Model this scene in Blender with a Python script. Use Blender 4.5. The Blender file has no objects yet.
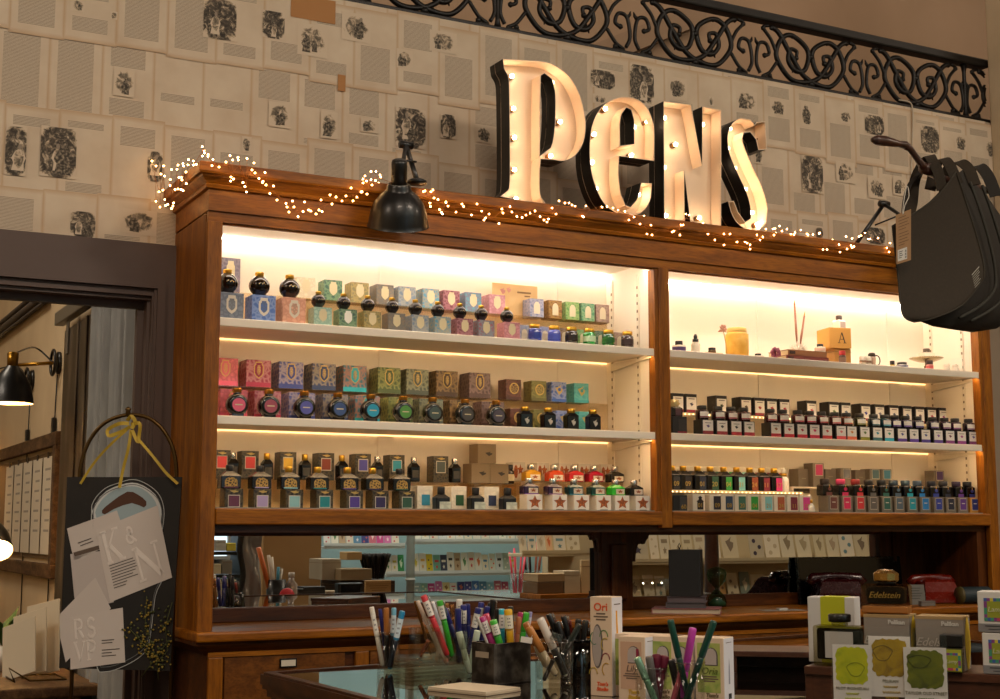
import bpy, bmesh, math, random
from mathutils import Vector, Matrix
from mathutils.geometry import tessellate_polygon
PI = math.pi
rnd = random.Random(7)
scn = bpy.context.scene
COL = scn.collection

# ------------------------------------------------------------------ camera
F, PITCH, YAW, DIST, CAMZ = 1383.0, 0.1288, 0.4869, 3.6, 1.35
cam_d = bpy.data.cameras.new('camera'); cam = bpy.data.objects.new('camera', cam_d); COL.objects.link(cam)
cam_d.sensor_width = 36.0; cam_d.lens = 36.0 * F / 1000.0; cam_d.clip_start = 0.05; cam_d.clip_end = 60
cam.location = (0, -DIST, CAMZ); cam.rotation_euler = (PI / 2 + PITCH, 0, -YAW)
scn.camera = cam

def ray(x, y):
    r, u = x - 500, 349.5 - y
    up = u * math.cos(PITCH) + F * math.sin(PITCH); fw = F * math.cos(PITCH) - u * math.sin(PITCH)
    c, s = math.cos(YAW), math.sin(YAW)
    return Vector((r * c + fw * s, fw * c - r * s, up))
CAM = Vector((0, -DIST, CAMZ))
def atY(x, y, Y): d = ray(x, y); return CAM + d * ((Y + DIST) / d.y)
def atX(x, y, X): d = ray(x, y); return CAM + d * (X / d.x)
def atZ(x, y, Z): d = ray(x, y); return CAM + d * ((Z - CAMZ) / d.z)
def X_at(x, y, Y): return atY(x, y, Y).x

# ------------------------------------------------------------------ materials
def lin(h):
    if isinstance(h, (tuple, list)): return (h[0], h[1], h[2], 1)
    h = h.lstrip('#'); v = [int(h[i:i + 2], 16) / 255 for i in (0, 2, 4)]
    return tuple((c / 12.92 if c <= .04045 else ((c + .055) / 1.055) ** 2.4) for c in v) + (1,)
_mats = {}
def _new(name):
    m = bpy.data.materials.new(name); m.use_nodes = True; nt = m.node_tree
    return m, nt, nt.nodes['Principled BSDF']
def mat(color, rough=.6, metal=0, coat=0, spec=.5, trans=0):
    k = (str(color), rough, metal, coat, spec, trans)
    if k in _mats: return _mats[k]
    m, nt, b = _new('paint')
    b.inputs['Base Color'].default_value = lin(color); b.inputs['Roughness'].default_value = rough
    b.inputs['Metallic'].default_value = metal; b.inputs['Coat Weight'].default_value = coat
    b.inputs['Specular IOR Level'].default_value = spec
    b.inputs['Transmission Weight'].default_value = trans
    # faint procedural unevenness so no surface is perfectly uniform
    n = nt.nodes.new('ShaderNodeTexNoise'); n.inputs['Scale'].default_value = 60; n.inputs['Detail'].default_value = 3
    tc = nt.nodes.new('ShaderNodeTexCoord'); nt.links.new(tc.outputs['Object'], n.inputs['Vector'])
    r = nt.nodes.new('ShaderNodeMapRange'); r.inputs['To Min'].default_value = max(0, rough - .05); r.inputs['To Max'].default_value = min(1, rough + .08)
    nt.links.new(n.outputs['Fac'], r.inputs['Value']); nt.links.new(r.outputs['Result'], b.inputs['Roughness'])
    _mats[k] = m; return m
def mirror_mat():
    m, nt, b = _new('silvered_glass'); b.inputs['Base Color'].default_value = (.86, .88, .86, 1); b.inputs['Metallic'].default_value = 1; b.inputs['Roughness'].default_value = 0
    return m
def emit(color, strength):
    k = ('emit', str(color), strength)
    if k in _mats: return _mats[k]
    m = bpy.data.materials.new('lamp_glow'); m.use_nodes = True; nt = m.node_tree; nt.nodes.clear()
    e = nt.nodes.new('ShaderNodeEmission'); o = nt.nodes.new('ShaderNodeOutputMaterial')
    e.inputs['Color'].default_value = lin(color); e.inputs['Strength'].default_value = strength
    nt.links.new(e.outputs[0], o.inputs[0]); _mats[k] = m; return m
def clear(tint='#ffffff', fac=.12, rough=.03):
    k = ('clear', tint, fac, rough)
    if k in _mats: return _mats[k]
    m = bpy.data.materials.new('clear_plastic'); m.use_nodes = True; nt = m.node_tree; nt.nodes.clear()
    t = nt.nodes.new('ShaderNodeBsdfTransparent'); g = nt.nodes.new('ShaderNodeBsdfGlossy'); o = nt.nodes.new('ShaderNodeOutputMaterial')
    mx = nt.nodes.new('ShaderNodeMixShader'); fr = nt.nodes.new('ShaderNodeLayerWeight'); fr.inputs['Blend'].default_value = .25
    mr = nt.nodes.new('ShaderNodeMapRange'); mr.inputs['To Min'].default_value = fac * .5; mr.inputs['To Max'].default_value = min(1, fac + .17)
    t.inputs['Color'].default_value = lin(tint); g.inputs['Roughness'].default_value = rough
    nt.links.new(fr.outputs['Fresnel'], mr.inputs['Value']); nt.links.new(mr.outputs[0], mx.inputs[0])
    nt.links.new(t.outputs[0], mx.inputs[1]); nt.links.new(g.outputs[0], mx.inputs[2]); nt.links.new(mx.outputs[0], o.inputs[0])
    _mats[k] = m; return m
def ramp(nt, fac, stops):
    r = nt.nodes.new('ShaderNodeValToRGB'); cr = r.color_ramp
    while len(cr.elements) < len(stops): cr.elements.new(.5)
    for e, (p, c) in zip(cr.elements, stops): e.position = p; e.color = lin(c)
    nt.links.new(fac, r.inputs[0]); return r.outputs[0]
def wood(name, dark, mid, light, scale=(1.2, 14, 14), rough=.44, coat=.0):
    k = ('wood', name)
    if k in _mats: return _mats[k]
    m, nt, b = _new(name)
    tc = nt.nodes.new('ShaderNodeTexCoord'); mp = nt.nodes.new('ShaderNodeMapping'); mp.inputs['Scale'].default_value = scale
    nt.links.new(tc.outputs['Object'], mp.inputs['Vector'])
    n1 = nt.nodes.new('ShaderNodeTexNoise'); n1.inputs['Scale'].default_value = 3; n1.inputs['Detail'].default_value = 8; n1.inputs['Roughness'].default_value = .62; n1.inputs['Distortion'].default_value = .6
    nt.links.new(mp.outputs[0], n1.inputs['Vector'])
    c = ramp(nt, n1.outputs['Fac'], [(.28, dark), (.5, mid), (.72, light)])
    # fine pores
    mp2 = nt.nodes.new('ShaderNodeMapping'); mp2.inputs['Scale'].default_value = tuple(s * 7 for s in scale)
    nt.links.new(tc.outputs['Object'], mp2.inputs['Vector'])
    n2 = nt.nodes.new('ShaderNodeTexNoise'); n2.inputs['Scale'].default_value = 3; n2.inputs['Detail'].default_value = 3
    nt.links.new(mp2.outputs[0], n2.inputs['Vector'])
    f = nt.nodes.new('ShaderNodeMapRange'); f.inputs['From Min'].default_value = .3; f.inputs['From Max'].default_value = .55; f.inputs['To Min'].default_value = .62; f.inputs['To Max'].default_value = 1
    nt.links.new(n2.outputs['Fac'], f.inputs['Value'])
    mx = nt.nodes.new('ShaderNodeMix'); mx.data_type = 'RGBA'; mx.blend_type = 'MULTIPLY'; mx.inputs[0].default_value = .8
    nt.links.new(c, mx.inputs['A']); nt.links.new(f.outputs[0], mx.inputs['B']); nt.links.new(mx.outputs['Result'], b.inputs['Base Color'])
    b.inputs['Roughness'].default_value = rough; b.inputs['Coat Weight'].default_value = coat; b.inputs['Coat Roughness'].default_value = .3; b.inputs['Specular IOR Level'].default_value = .28
    bp = nt.nodes.new('ShaderNodeBump'); bp.inputs['Strength'].default_value = .08; nt.links.new(n1.outputs['Fac'], bp.inputs['Height']); nt.links.new(bp.outputs[0], b.inputs['Normal'])
    _mats[k] = m; return m
def pattern(base, ink, scale=55, rough=.45, amount=.5):
    """ornamental all-over print of a carton"""
    k = ('pat', base, ink, scale, amount)
    if k in _mats: return _mats[k]
    m, nt, b = _new('printed_carton')
    tc = nt.nodes.new('ShaderNodeTexCoord'); v = nt.nodes.new('ShaderNodeTexVoronoi'); v.inputs['Scale'].default_value = scale; v.feature = 'DISTANCE_TO_EDGE'
    n = nt.nodes.new('ShaderNodeTexNoise'); n.inputs['Scale'].default_value = scale * 1.5; n.inputs['Detail'].default_value = 4
    nt.links.new(tc.outputs['Object'], v.inputs['Vector']); nt.links.new(tc.outputs['Object'], n.inputs['Vector'])
    a = nt.nodes.new('ShaderNodeMath'); a.operation = 'MULTIPLY'; nt.links.new(v.outputs['Distance'], a.inputs[0]); nt.links.new(n.outputs['Fac'], a.inputs[1])
    r = nt.nodes.new('ShaderNodeMapRange'); r.inputs['From Min'].default_value = .02; r.inputs['From Max'].default_value = .14; r.inputs['To Min'].default_value = amount; r.inputs['To Max'].default_value = 0
    nt.links.new(a.outputs[0], r.inputs['Value'])
    mx = nt.nodes.new('ShaderNodeMix'); mx.data_type = 'RGBA'; mx.inputs['A'].default_value = lin(base); mx.inputs['B'].default_value = lin(ink)
    nt.links.new(r.outputs[0], mx.inputs[0]); nt.links.new(mx.outputs['Result'], b.inputs['Base Color']); b.inputs['Roughness'].default_value = rough
    _mats[k] = m; return m
def noisy(name, stops, scale=8, rough=.8, detail=6, coords='Object', stretch=(1, 1, 1), metal=0, bump=0):
    k = ('noisy', name)
    if k in _mats: return _mats[k]
    m, nt, b = _new(name)
    tc = nt.nodes.new('ShaderNodeTexCoord'); mp = nt.nodes.new('ShaderNodeMapping'); mp.inputs['Scale'].default_value = stretch
    n = nt.nodes.new('ShaderNodeTexNoise'); n.inputs['Scale'].default_value = scale; n.inputs['Detail'].default_value = detail
    nt.links.new(tc.outputs[coords], mp.inputs[0]); nt.links.new(mp.outputs[0], n.inputs['Vector'])
    nt.links.new(ramp(nt, n.outputs['Fac'], stops), b.inputs['Base Color']); b.inputs['Roughness'].default_value = rough; b.inputs['Metallic'].default_value = metal
    if bump:
        bp = nt.nodes.new('ShaderNodeBump'); bp.inputs['Strength'].default_value = bump; nt.links.new(n.outputs['Fac'], bp.inputs['Height']); nt.links.new(bp.outputs[0], b.inputs['Normal'])
    _mats[k] = m; return m

# ------------------------------------------------------------------ mesh building
class MB:
    def __init__(s): s.v = []; s.f = []; s.m = []; s.uv = {}; s.sm = []
    def add(s, vs, fs, mi=0, smooth=False, T=None):
        o = len(s.v)
        for p in vs:
            p = Vector(p); s.v.append(T @ p if T else p)
        for f in fs: s.f.append([i + o for i in f]); s.m.append(mi); s.sm.append(smooth)
        return s
    def box(s, a, b, mi=0, T=None):
        x0, y0, z0 = a; x1, y1, z1 = b
        vs = [(x0, y0, z0), (x1, y0, z0), (x1, y1, z0), (x0, y1, z0), (x0, y0, z1), (x1, y0, z1), (x1, y1, z1), (x0, y1, z1)]
        return s.add(vs, [(0, 3, 2, 1), (4, 5, 6, 7), (0, 1, 5, 4), (1, 2, 6, 5), (2, 3, 7, 6), (3, 0, 4, 7)], mi, False, T)
    def bbox(s, a, b, r=.004, mi=0, T=None):
        """box with chamfered edges (bevelled through bmesh)"""
        bm = bmesh.new(); bmesh.ops.create_cube(bm, size=1)
        for v in bm.verts: v.co = Vector([a[i] + (v.co[i] + .5) * (b[i] - a[i]) for i in range(3)])
        r = min(r, *(abs(b[i] - a[i]) * .45 for i in range(3)))
        bmesh.ops.bevel(bm, geom=bm.edges[:], offset=r, segments=2, affect='EDGES', profile=.5)
        bm.verts.index_update()
        s.add([v.co.copy() for v in bm.verts], [[v.index for v in f.verts] for f in bm.faces], mi, False, T); bm.free(); return s
    def quad(s, pts, mi=0, uv=None):
        if uv: s.uv[len(s.f)] = uv
        return s.add(pts, [tuple(range(len(pts)))], mi)
    def lathe(s, prof, seg=20, mi=0, T=None, smooth=True, cap=True):
        """prof: (r, z) from bottom to top, about local Z"""
        vs = []; fs = []
        n = len(prof)
        for r, z in prof:
            for k in range(seg):
                a = 2 * PI * k / seg; vs.append((r * math.cos(a), r * math.sin(a), z))
        for i in range(n - 1):
            for k in range(seg):
                k2 = (k + 1) % seg; fs.append((i * seg + k, i * seg + k2, (i + 1) * seg + k2, (i + 1) * seg + k))
        if cap: fs.append(tuple(range(seg - 1, -1, -1))); fs.append(tuple((n - 1) * seg + k for k in range(seg)))
        return s.add(vs, fs, mi, smooth, T)
    def tube(s, pts, r, seg=8, mi=0, closed=False, smooth=True):
        pts = [Vector(p) for p in pts]; n = len(pts)
        rr = r if isinstance(r, (list, tuple)) else [r] * n
        vs = []; fs = []; prev = None
        for i, p in enumerate(pts):
            if closed: t = pts[(i + 1) % n] - pts[i - 1]
            else: t = pts[min(i + 1, n - 1)] - pts[max(i - 1, 0)]
            if t.length < 1e-9: t = Vector((0, 0, 1))
            t.normalize()
            if prev is None:
                u = t.cross(Vector((0, 0, 1)))
                if u.length < .1: u = t.cross(Vector((0, 1, 0)))
            else: u = prev - t * prev.dot(t)
            if u.length < 1e-6: u = t.orthogonal()
            u.normalize(); w = t.cross(u); prev = u
            for k in range(seg):
                a = 2 * PI * k / seg; vs.append(p + (u * math.cos(a) + w * math.sin(a)) * rr[i])
        m = n if closed else n - 1
        for i in range(m):
            j = (i + 1) % n
            for k in range(seg):
                k2 = (k + 1) % seg; fs.append((i * seg + k, i * seg + k2, j * seg + k2, j * seg + k))
        if not closed: fs.append(tuple(range(seg - 1, -1, -1))); fs.append(tuple((n - 1) * seg + k for k in range(seg)))
        return s.add(vs, fs, mi, smooth)
    def prism(s, loop, depth, mi=0, T=None, holes=(), mside=None):
        """loop in local (x, z), extruded along +y by depth; front face at y=0"""
        loops = [list(loop)] + [list(h) for h in holes]
        allp = [p for l in loops for p in l]; n = len(allp)
        tri = tessellate_polygon([[Vector((p[0], p[1], 0)) for p in l] for l in loops])
        vs = [(p[0], 0, p[1]) for p in allp] + [(p[0], depth, p[1]) for p in allp]
        fs = []
        for t in tri:
            a, b, c = [Vector((allp[i][0], allp[i][1], 0)) for i in t]
            t = tuple(t) if (b - a).cross(c - a).z > 0 else tuple(reversed(t))
            fs.append(t); fs.append(tuple(i + n for i in reversed(t)))
        s.add(vs, fs, mi, False, T)
        o = 0; sd = []
        for li, l in enumerate(loops):
            k = len(l); area = sum(l[i][0] * l[(i + 1) % k][1] - l[(i + 1) % k][0] * l[i][1] for i in range(k))
            for i in range(k):
                a, b = o + i, o + (i + 1) % k
                q = (a, a + n, b + n, b) if (area > 0) == (li == 0) else (b, b + n, a + n, a)
                sd.append(q)
            o += k
        return s.add(vs, sd, mi if mside is None else mside, False, T)
    def ico(s, c, r, mi=0, sub=1, sc=(1, 1, 1)):
        bm = bmesh.new(); bmesh.ops.create_icosphere(bm, subdivisions=sub, radius=r); bm.verts.index_update()
        s.add([(c[0] + v.co.x * sc[0], c[1] + v.co.y * sc[1], c[2] + v.co.z * sc[2]) for v in bm.verts], [[v.index for v in f.verts] for f in bm.faces], mi, True); bm.free(); return s
    def mesh(s, name, mats):
        me = bpy.data.meshes.new(name); me.from_pydata([tuple(p) for p in s.v], [], s.f)
        for m in (mats if isinstance(mats, (list, tuple)) else [mats]): me.materials.append(m)
        me.polygons.foreach_set('material_index', s.m); me.polygons.foreach_set('use_smooth', s.sm)
        if s.uv:
            ul = me.uv_layers.new(name='uv')
            for fi, uvs in s.uv.items():
                p = me.polygons[fi]
                for k, li in enumerate(p.loop_indices): ul.data[li].uv = uvs[k]
        me.update(); return me
    def build(s, name, mats, parent=None, loc=(0, 0, 0), rz=0, label=None):
        o = bpy.data.objects.new(name, s.mesh(name, mats)); COL.objects.link(o); o.location = loc; o.rotation_euler = (0, 0, rz)
        if parent: o.parent = parent
        if label: o['label'] = label
        return o
def tag(o, label, cat, group=None):
    o['label'] = label; o['category'] = cat
    if group: o['group'] = group
    return o
def thing(name, label, cat, loc=(0, 0, 0), rz=0, group=None):
    o = bpy.data.objects.new(name, None); COL.objects.link(o); o.location = loc; o.rotation_euler = (0, 0, rz); o.empty_display_size = .02
    return tag(o, label, cat, group)
def struct(o): o['kind'] = 'structure'; return o
def RX(a): return Matrix.Rotation(a, 4, 'X')
def RY(a): return Matrix.Rotation(a, 4, 'Y')
def RZ(a): return Matrix.Rotation(a, 4, 'Z')
def TR(x, y, z): return Matrix.Translation((x, y, z))
ORD = ['zeroth', 'first', 'second', 'third', 'fourth', 'fifth', 'sixth', 'seventh', 'eighth', 'ninth', 'tenth', 'eleventh', 'twelfth', 'thirteenth', 'fourteenth', 'fifteenth', 'sixteenth', 'seventeenth', 'eighteenth', 'nineteenth', 'twentieth', 'twenty-first', 'twenty-second']
def text_mb(body, size, mb=None, T=None, mi=0, depth=.0006, shear=0, align='CENTER', spacing=1, bold=0):
    """lettering as mesh: lies in local XZ, faces -Y"""
    c = bpy.data.curves.new('lettering', 'FONT'); c.body = body; c.size = size; c.align_x = align; c.align_y = 'CENTER'; c.extrude = depth; c.shear = shear; c.space_character = spacing; c.offset = bold; c.resolution_u = 3
    o = bpy.data.objects.new('lettering', c); COL.objects.link(o)
    dg = bpy.context.evaluated_depsgraph_get(); me = bpy.data.meshes.new_from_object(o.evaluated_get(dg))
    mb = mb or MB(); R = RX(PI / 2); M = (T @ R) if T else R
    mb.add([v.co.copy() for v in me.vertices], [list(p.vertices) for p in me.polygons], mi, False, M)
    bpy.data.objects.remove(o); bpy.data.meshes.remove(me); bpy.data.curves.remove(c)
    return mb
def spline(pts, n=8, closed=False):
    """Catmull-Rom through pts"""
    P = [Vector(p) for p in pts]; N = len(P); out = []
    for i in range(N if closed else N - 1):
        if closed: a, b, c, d = P[i - 1], P[i], P[(i + 1) % N], P[(i + 2) % N]
        else: a, b, c, d = P[max(i - 1, 0)], P[i], P[i + 1], P[min(i + 2, N - 1)]
        for k in range(n):
            t = k / n; out.append(.5 * ((2 * b) + (c - a) * t + (2 * a - 5 * b + 4 * c - d) * t * t + (3 * b - a - 3 * c + d) * t ** 3))
    if not closed: out.append(P[-1])
    return out
OAK_H = wood('oak_long_grain', '#633506', '#8c510b', '#a86711', (1.3, 13, 13))
OAK_V = wood('oak_upright_grain', '#633506', '#884f0b', '#a26411', (13, 13, 1.3))
OAK_D = wood('oak_depth_grain', '#482610', '#683a1c', '#805028', (13, 1.3, 13))
DARKW = wood('dark_stained_oak', '#341807', '#50290c', '#6a3a12', (1.3, 13, 13), .42, .12)
DARKV = wood('dark_stained_oak_upright', '#341807', '#4c260b', '#643610', (13, 13, 1.3), .42, .12)
WHITE = mat('#efe6d6', .55)
BLACK = mat('#090807', .36, 0, .12)
BLACKM = mat('#0d0c0b', .5)
GOLD = mat('#c79a3a', .28, 1)
SILVER = mat('#c9c6c0', .25, 1)
LED_FR, LEFT_E = 36.0, 24.0
LED_TOP, LED_SH, BULB_E, FAIRY_E = 26.0, 3.5, 78.0, 30.0
SHOP_E, BACK_E, MEZ_E, EXPO = 66.0, 60.0, 36.0, 0.0
# ================================================================== ROOM
WY = .345            # plane of the papered wall behind the cabinet
XO = .955            # right edge of the doorway opening
# --- page wallpaper: one surface, pattern kept inside the mesh and its materials
def page_mat():
    m, nt, b = _new('old_book_page')
    uv = nt.nodes.new('ShaderNodeUVMap'); tc = nt.nodes.new('ShaderNodeTexCoord')
    n = nt.nodes.new('ShaderNodeTexNoise'); n.inputs['Scale'].default_value = 9; n.inputs['Detail'].default_value = 5; nt.links.new(tc.outputs['Object'], n.inputs['Vector'])
    base = ramp(nt, n.outputs['Fac'], [(.3, '#c3b098'), (.55, '#ccbba4'), (.75, '#d2c3ac')])
    sp = nt.nodes.new('ShaderNodeSeparateXYZ'); nt.links.new(uv.outputs[0], sp.inputs[0])
    def edge(sock):
        a = nt.nodes.new('ShaderNodeMath'); a.operation = 'PINGPONG'; a.inputs[1].default_value = .5; nt.links.new(sock, a.inputs[0]); return a.outputs[0]
    mn = nt.nodes.new('ShaderNodeMath'); mn.operation = 'MINIMUM'; nt.links.new(edge(sp.outputs[0]), mn.inputs[0]); nt.links.new(edge(sp.outputs[1]), mn.inputs[1])
    mr = nt.nodes.new('ShaderNodeMapRange'); mr.inputs['From Max'].default_value = .06; mr.inputs['To Min'].default_value = .55; mr.inputs['To Max'].default_value = 0; nt.links.new(mn.outputs[0], mr.inputs['Value'])
    mx = nt.nodes.new('ShaderNodeMix'); mx.data_type = 'RGBA'; nt.links.new(mr.outputs[0], mx.inputs[0]); nt.links.new(base, mx.inputs['A']); mx.inputs['B'].default_value = lin('#b0885c')
    nt.links.new(mx.outputs['Result'], b.inputs['Base Color']); b.inputs['Roughness'].default_value = .85
    return m
def print_mat():
    """rows of small type: uv.y counts lines"""
    m, nt, b = _new('printed_text')
    uv = nt.nodes.new('ShaderNodeUVMap'); sp = nt.nodes.new('ShaderNodeSeparateXYZ'); nt.links.new(uv.outputs[0], sp.inputs[0])
    fr = nt.nodes.new('ShaderNodeMath'); fr.operation = 'FRACT'; nt.links.new(sp.outputs[1], fr.inputs[0])
    st = nt.nodes.new('ShaderNodeMath'); st.operation = 'GREATER_THAN'; st.inputs[1].default_value = .42; nt.links.new(fr.outputs[0], st.inputs[0])
    mp = nt.nodes.new('ShaderNodeMapping'); mp.inputs['Scale'].default_value = (45, 1, 1); nt.links.new(uv.outputs[0], mp.inputs[0])
    n = nt.nodes.new('ShaderNodeTexNoise'); n.inputs['Scale'].default_value = 1.2; n.inputs['Detail'].default_value = 2; nt.links.new(mp.outputs[0], n.inputs['Vector'])
    mr = nt.nodes.new('ShaderNodeMapRange'); mr.inputs['From Min'].default_value = .3; mr.inputs['From Max'].default_value = .6; mr.inputs['To Min'].default_value = .3; mr.inputs['To Max'].default_value = .66; nt.links.new(n.outputs['Fac'], mr.inputs['Value'])
    mu = nt.nodes.new('ShaderNodeMath'); mu.operation = 'MULTIPLY'; nt.links.new(st.outputs[0], mu.inputs[0]); nt.links.new(mr.outputs[0], mu.inputs[1])
    mx = nt.nodes.new('ShaderNodeMix'); mx.data_type = 'RGBA'; nt.links.new(mu.outputs[0], mx.inputs[0]); mx.inputs['A'].default_value = lin('#cbbaa3'); mx.inputs['B'].default_value = lin('#57504a')
    nt.links.new(mx.outputs['Result'], b.inputs['Base Color']); b.inputs['Roughness'].default_value = .85
    return m
def engraving_mat(dark):
    m, nt, b = _new('engraving_dark' if dark else 'engraving_light')
    uv = nt.nodes.new('ShaderNodeUVMap'); tc = nt.nodes.new('ShaderNodeTexCoord')
    n = nt.nodes.new('ShaderNodeTexNoise'); n.inputs['Scale'].default_value = 44; n.inputs['Detail'].default_value = 7; n.inputs['Roughness'].default_value = .7; n.inputs['Distortion'].default_value = 1.1
    nt.links.new(tc.outputs['Object'], n.inputs['Vector'])
    sp = nt.nodes.new('ShaderNodeVectorMath'); sp.operation = 'DISTANCE'; sp.inputs[1].default_value = (.5, .5, 0); nt.links.new(uv.outputs[0], sp.inputs[0])
    fo = nt.nodes.new('ShaderNodeMapRange'); fo.inputs['From Min'].default_value = .33 if not dark else .5; fo.inputs['From Max'].default_value = .56 if not dark else .74; fo.inputs['To Min'].default_value = 0; fo.inputs['To Max'].default_value = .4
    nt.links.new(sp.outputs['Value'], fo.inputs['Value'])
    ad = nt.nodes.new('ShaderNodeMath'); ad.operation = 'ADD'; nt.links.new(n.outputs['Fac'], ad.inputs[0]); nt.links.new(fo.outputs[0], ad.inputs[1])
    c = ramp(nt, ad.outputs[0], [(.40, '#332e28'), (.52, '#5c5348'), (.60, '#a8977f'), (.66, '#ccbba4')] if dark else [(.34, '#4a4339'), (.47, '#7c7161'), (.55, '#baa78e'), (.6, '#ccbba4')])
    nt.links.new(c, b.inputs['Base Color']); b.inputs['Roughness'].default_value = .85
    return m
PAGE, PRINT, ENG, ENGD, KRAFT = page_mat(), print_mat(), engraving_mat(False), engraving_mat(True), mat('#a9794a', .85)
ILL = [  # x0, y0, x1, y1, dark
 (70, 0, 84, 12, 0), (110, 12, 117, 20, 0), (203, 0, 236, 40, 1), (262, 12, 284, 39, 1), (113, 70, 134, 97, 0), (297, 25, 327, 57, 0), (341, 14, 370, 42, 0), (396, 50, 412, 69, 0),
 (429, 32, 456, 53, 0), (40, 128, 76, 178, 1), (5, 127, 26, 176, 1), (147, 152, 162, 182, 1), (241, 137, 251, 153, 0), (268, 103, 290, 128, 0), (320, 112, 337, 139, 0), (360, 119, 378, 133, 0),
 (395, 109, 425, 148, 1), (440, 115, 455, 139, 1), (475, 127, 491, 143, 0), (70, 212, 95, 238, 1), (120, 210, 156, 235, 0), (590, 71, 614, 89, 1), (592, 95, 606, 104, 0), (629, 66, 653, 103, 1),
 (667, 78, 686, 100, 0), (708, 97, 713, 106, 0), (735, 91, 756, 112, 0), (769, 100, 785, 116, 0), (754, 144, 762, 164, 0), (800, 103, 809, 127, 0), (839, 111, 851, 124, 0), (864, 116, 883, 135, 1),
 (920, 127, 938, 153, 1), (954, 135, 966, 151, 0), (984, 140, 995, 158, 0), (801, 157, 822, 193, 1), (835, 162, 854, 183, 0), (867, 178, 885, 199, 0), (892, 178, 906, 196, 0), (864, 228, 884, 244, 1), (815, 228, 822, 238, 1)]
wp = MB()
Zt = 3.02; Zb = 2.185
def wq(x0, z0, x1, z1, lift, mi, uv=((0, 0), (1, 0), (1, 1), (0, 1))):
    y = WY - lift; wp.quad([(x0, y, z0), (x1, y, z0), (x1, y, z1), (x0, y, z1)], mi, uv)
ills = []
for x0, y0, x1, y1, d in ILL:
    a = atY(x0, (y0 + y1) / 2, WY); b = atY(x1, (y0 + y1) / 2, WY); xm = (x0 + x1) / 2
    ills.append((a.x, atY(xm, y1, WY).z, b.x, atY(xm, y0, WY).z, d))
PW, PH = .148, .236
wall_top = atY(700, 68, WY).z
Zt = wall_top
r_ = random.Random(11)
# structural wall: the papered face and its thickness, with the doorway left open
cols = int((4.35 + .35) / PW) + 1
for j in range(-2, 4):
    for i in range(cols):
        x0 = -.396 + i * PW + (j % 2) * .035; x1 = x0 + PW + .004
        st = r_.choice([0, .012, -.014, .02, -.006]) if x0 > 1.25 else .004 * (i % 3)
        z1 = 2.762 - j * PH + st; z0 = z1 - PH - .03
        z1c, z0c = min(z1, Zt), max(z0, 2.165)
        if z1c - z0c < .02: continue
        lift = .001 + .00045 * ((i % 3) + 3 * (j % 3))
        uz0 = (z0c - z0) / (z1 - z0); uz1 = (z1c - z0) / (z1 - z0)
        wq(x0, z0c, x1, z1c, lift, 0, ((0, uz0), (1, uz0), (1, uz1), (0, uz1)))
        mine = [q for q in ills if x0 <= (q[0] + q[2]) / 2 < x0 + PW and z0 <= (q[1] + q[3]) / 2 < z0 + PH]
        tx0, tx1 = x0 + .024, x0 + PW - .024
        # column of type, broken round the picture
        spans = [(z0 + .03, z1 - .03)]
        for q in mine:
            ns = []
            for a, b in spans:
                if q[3] + .006 < b and q[3] + .006 > a: ns.append((q[3] + .006, b))
                if q[1] - .008 > a and q[1] - .008 < b: ns.append((a, q[1] - .008))
                if q[1] - .008 >= b or q[3] + .006 <= a: ns.append((a, b))
            spans = ns
        if not mine and r_.random() < .05: spans = [(z0 + .1, z0 + .125)]
        for a, b in spans:
            if mine and r_.random() < .1: continue
            a2, b2 = max(a, z0c + .004), min(b, Zt - .012)
            if b2 - a2 < .012: continue
            k = max(1, round((b2 - a2) / .0040)); u0 = r_.random() * 9
            wq(tx0, a2, tx1, b2, lift + .0002, 1, ((u0, 0), (u0 + .1 * 10, 0), (u0 + 1, k), (u0, k)))
for x0, z0, x1, z1, d in ills:
    z1 = min(z1, Zt - .004); w_, h_ = x1 - x0, z1 - z0
    wq(x0, z0, x1, z1, .0056, 3 if d else 2)
    # little figures drawn in the picture: a head and a body each
    for q in range(1 if w_ < .04 else r_.choice([2, 3])):
        fh = h_ * r_.uniform(.45, .72); fw = fh * r_.uniform(.34, .5); fx = x0 + w_ * r_.uniform(.25, .75); fz = z0 + h_ * r_.uniform(.06, .2); y = WY - .0059 - .0002 * q
        body = [(-.5, 0), (.5, 0), (.42, .3), (.55, .5), (.3, .74), (.12, .8), (-.12, .8), (-.34, .72), (-.6, .45), (-.4, .3)]
        lean = r_.uniform(-.25, .25)
        mi_ = 2 if d and q % 2 else 6
        wp.quad([(fx + fw * (u + lean * v), y, fz + fh * v * .98) for u, v in body], mi_, [(u + .5, v) for u, v in body])
        hd = [(.17 * math.cos(a * PI / 4), .88 + .11 * math.sin(a * PI / 4)) for a in range(8)]
        wp.quad([(fx + fw * (u + lean * v), y, fz + fh * v) for u, v in hd], 7 if q % 2 else mi_, [(.5, .5)] * 8)
for x0, y0, x1, y1 in ((290, 0, 335, 17), (337, 76, 345, 91)):
    a = atY(x0, y1, WY); b = atY(x1, y0, WY); wq(a.x, a.z, b.x, min(b.z, Zt - .01), .006, 4)
# wall body
PL = mat('#9c8c78', .85)
wp.box((-1.5, WY, 2.04), (4.6, WY + .13, Zt), 5); wp.box((XO + .001, WY, 0), (4.6, WY + .13, 2.04), 5)
struct(wp.build('wall_back', [PAGE, PRINT, ENG, ENGD, KRAFT, PL, noisy('ink_hatching', [(.42, '#3c362f'), (.55, '#6e6558'), (.68, '#a3947d')], 130, .85, 4), mat('#8d8070', .85)]))
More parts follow.
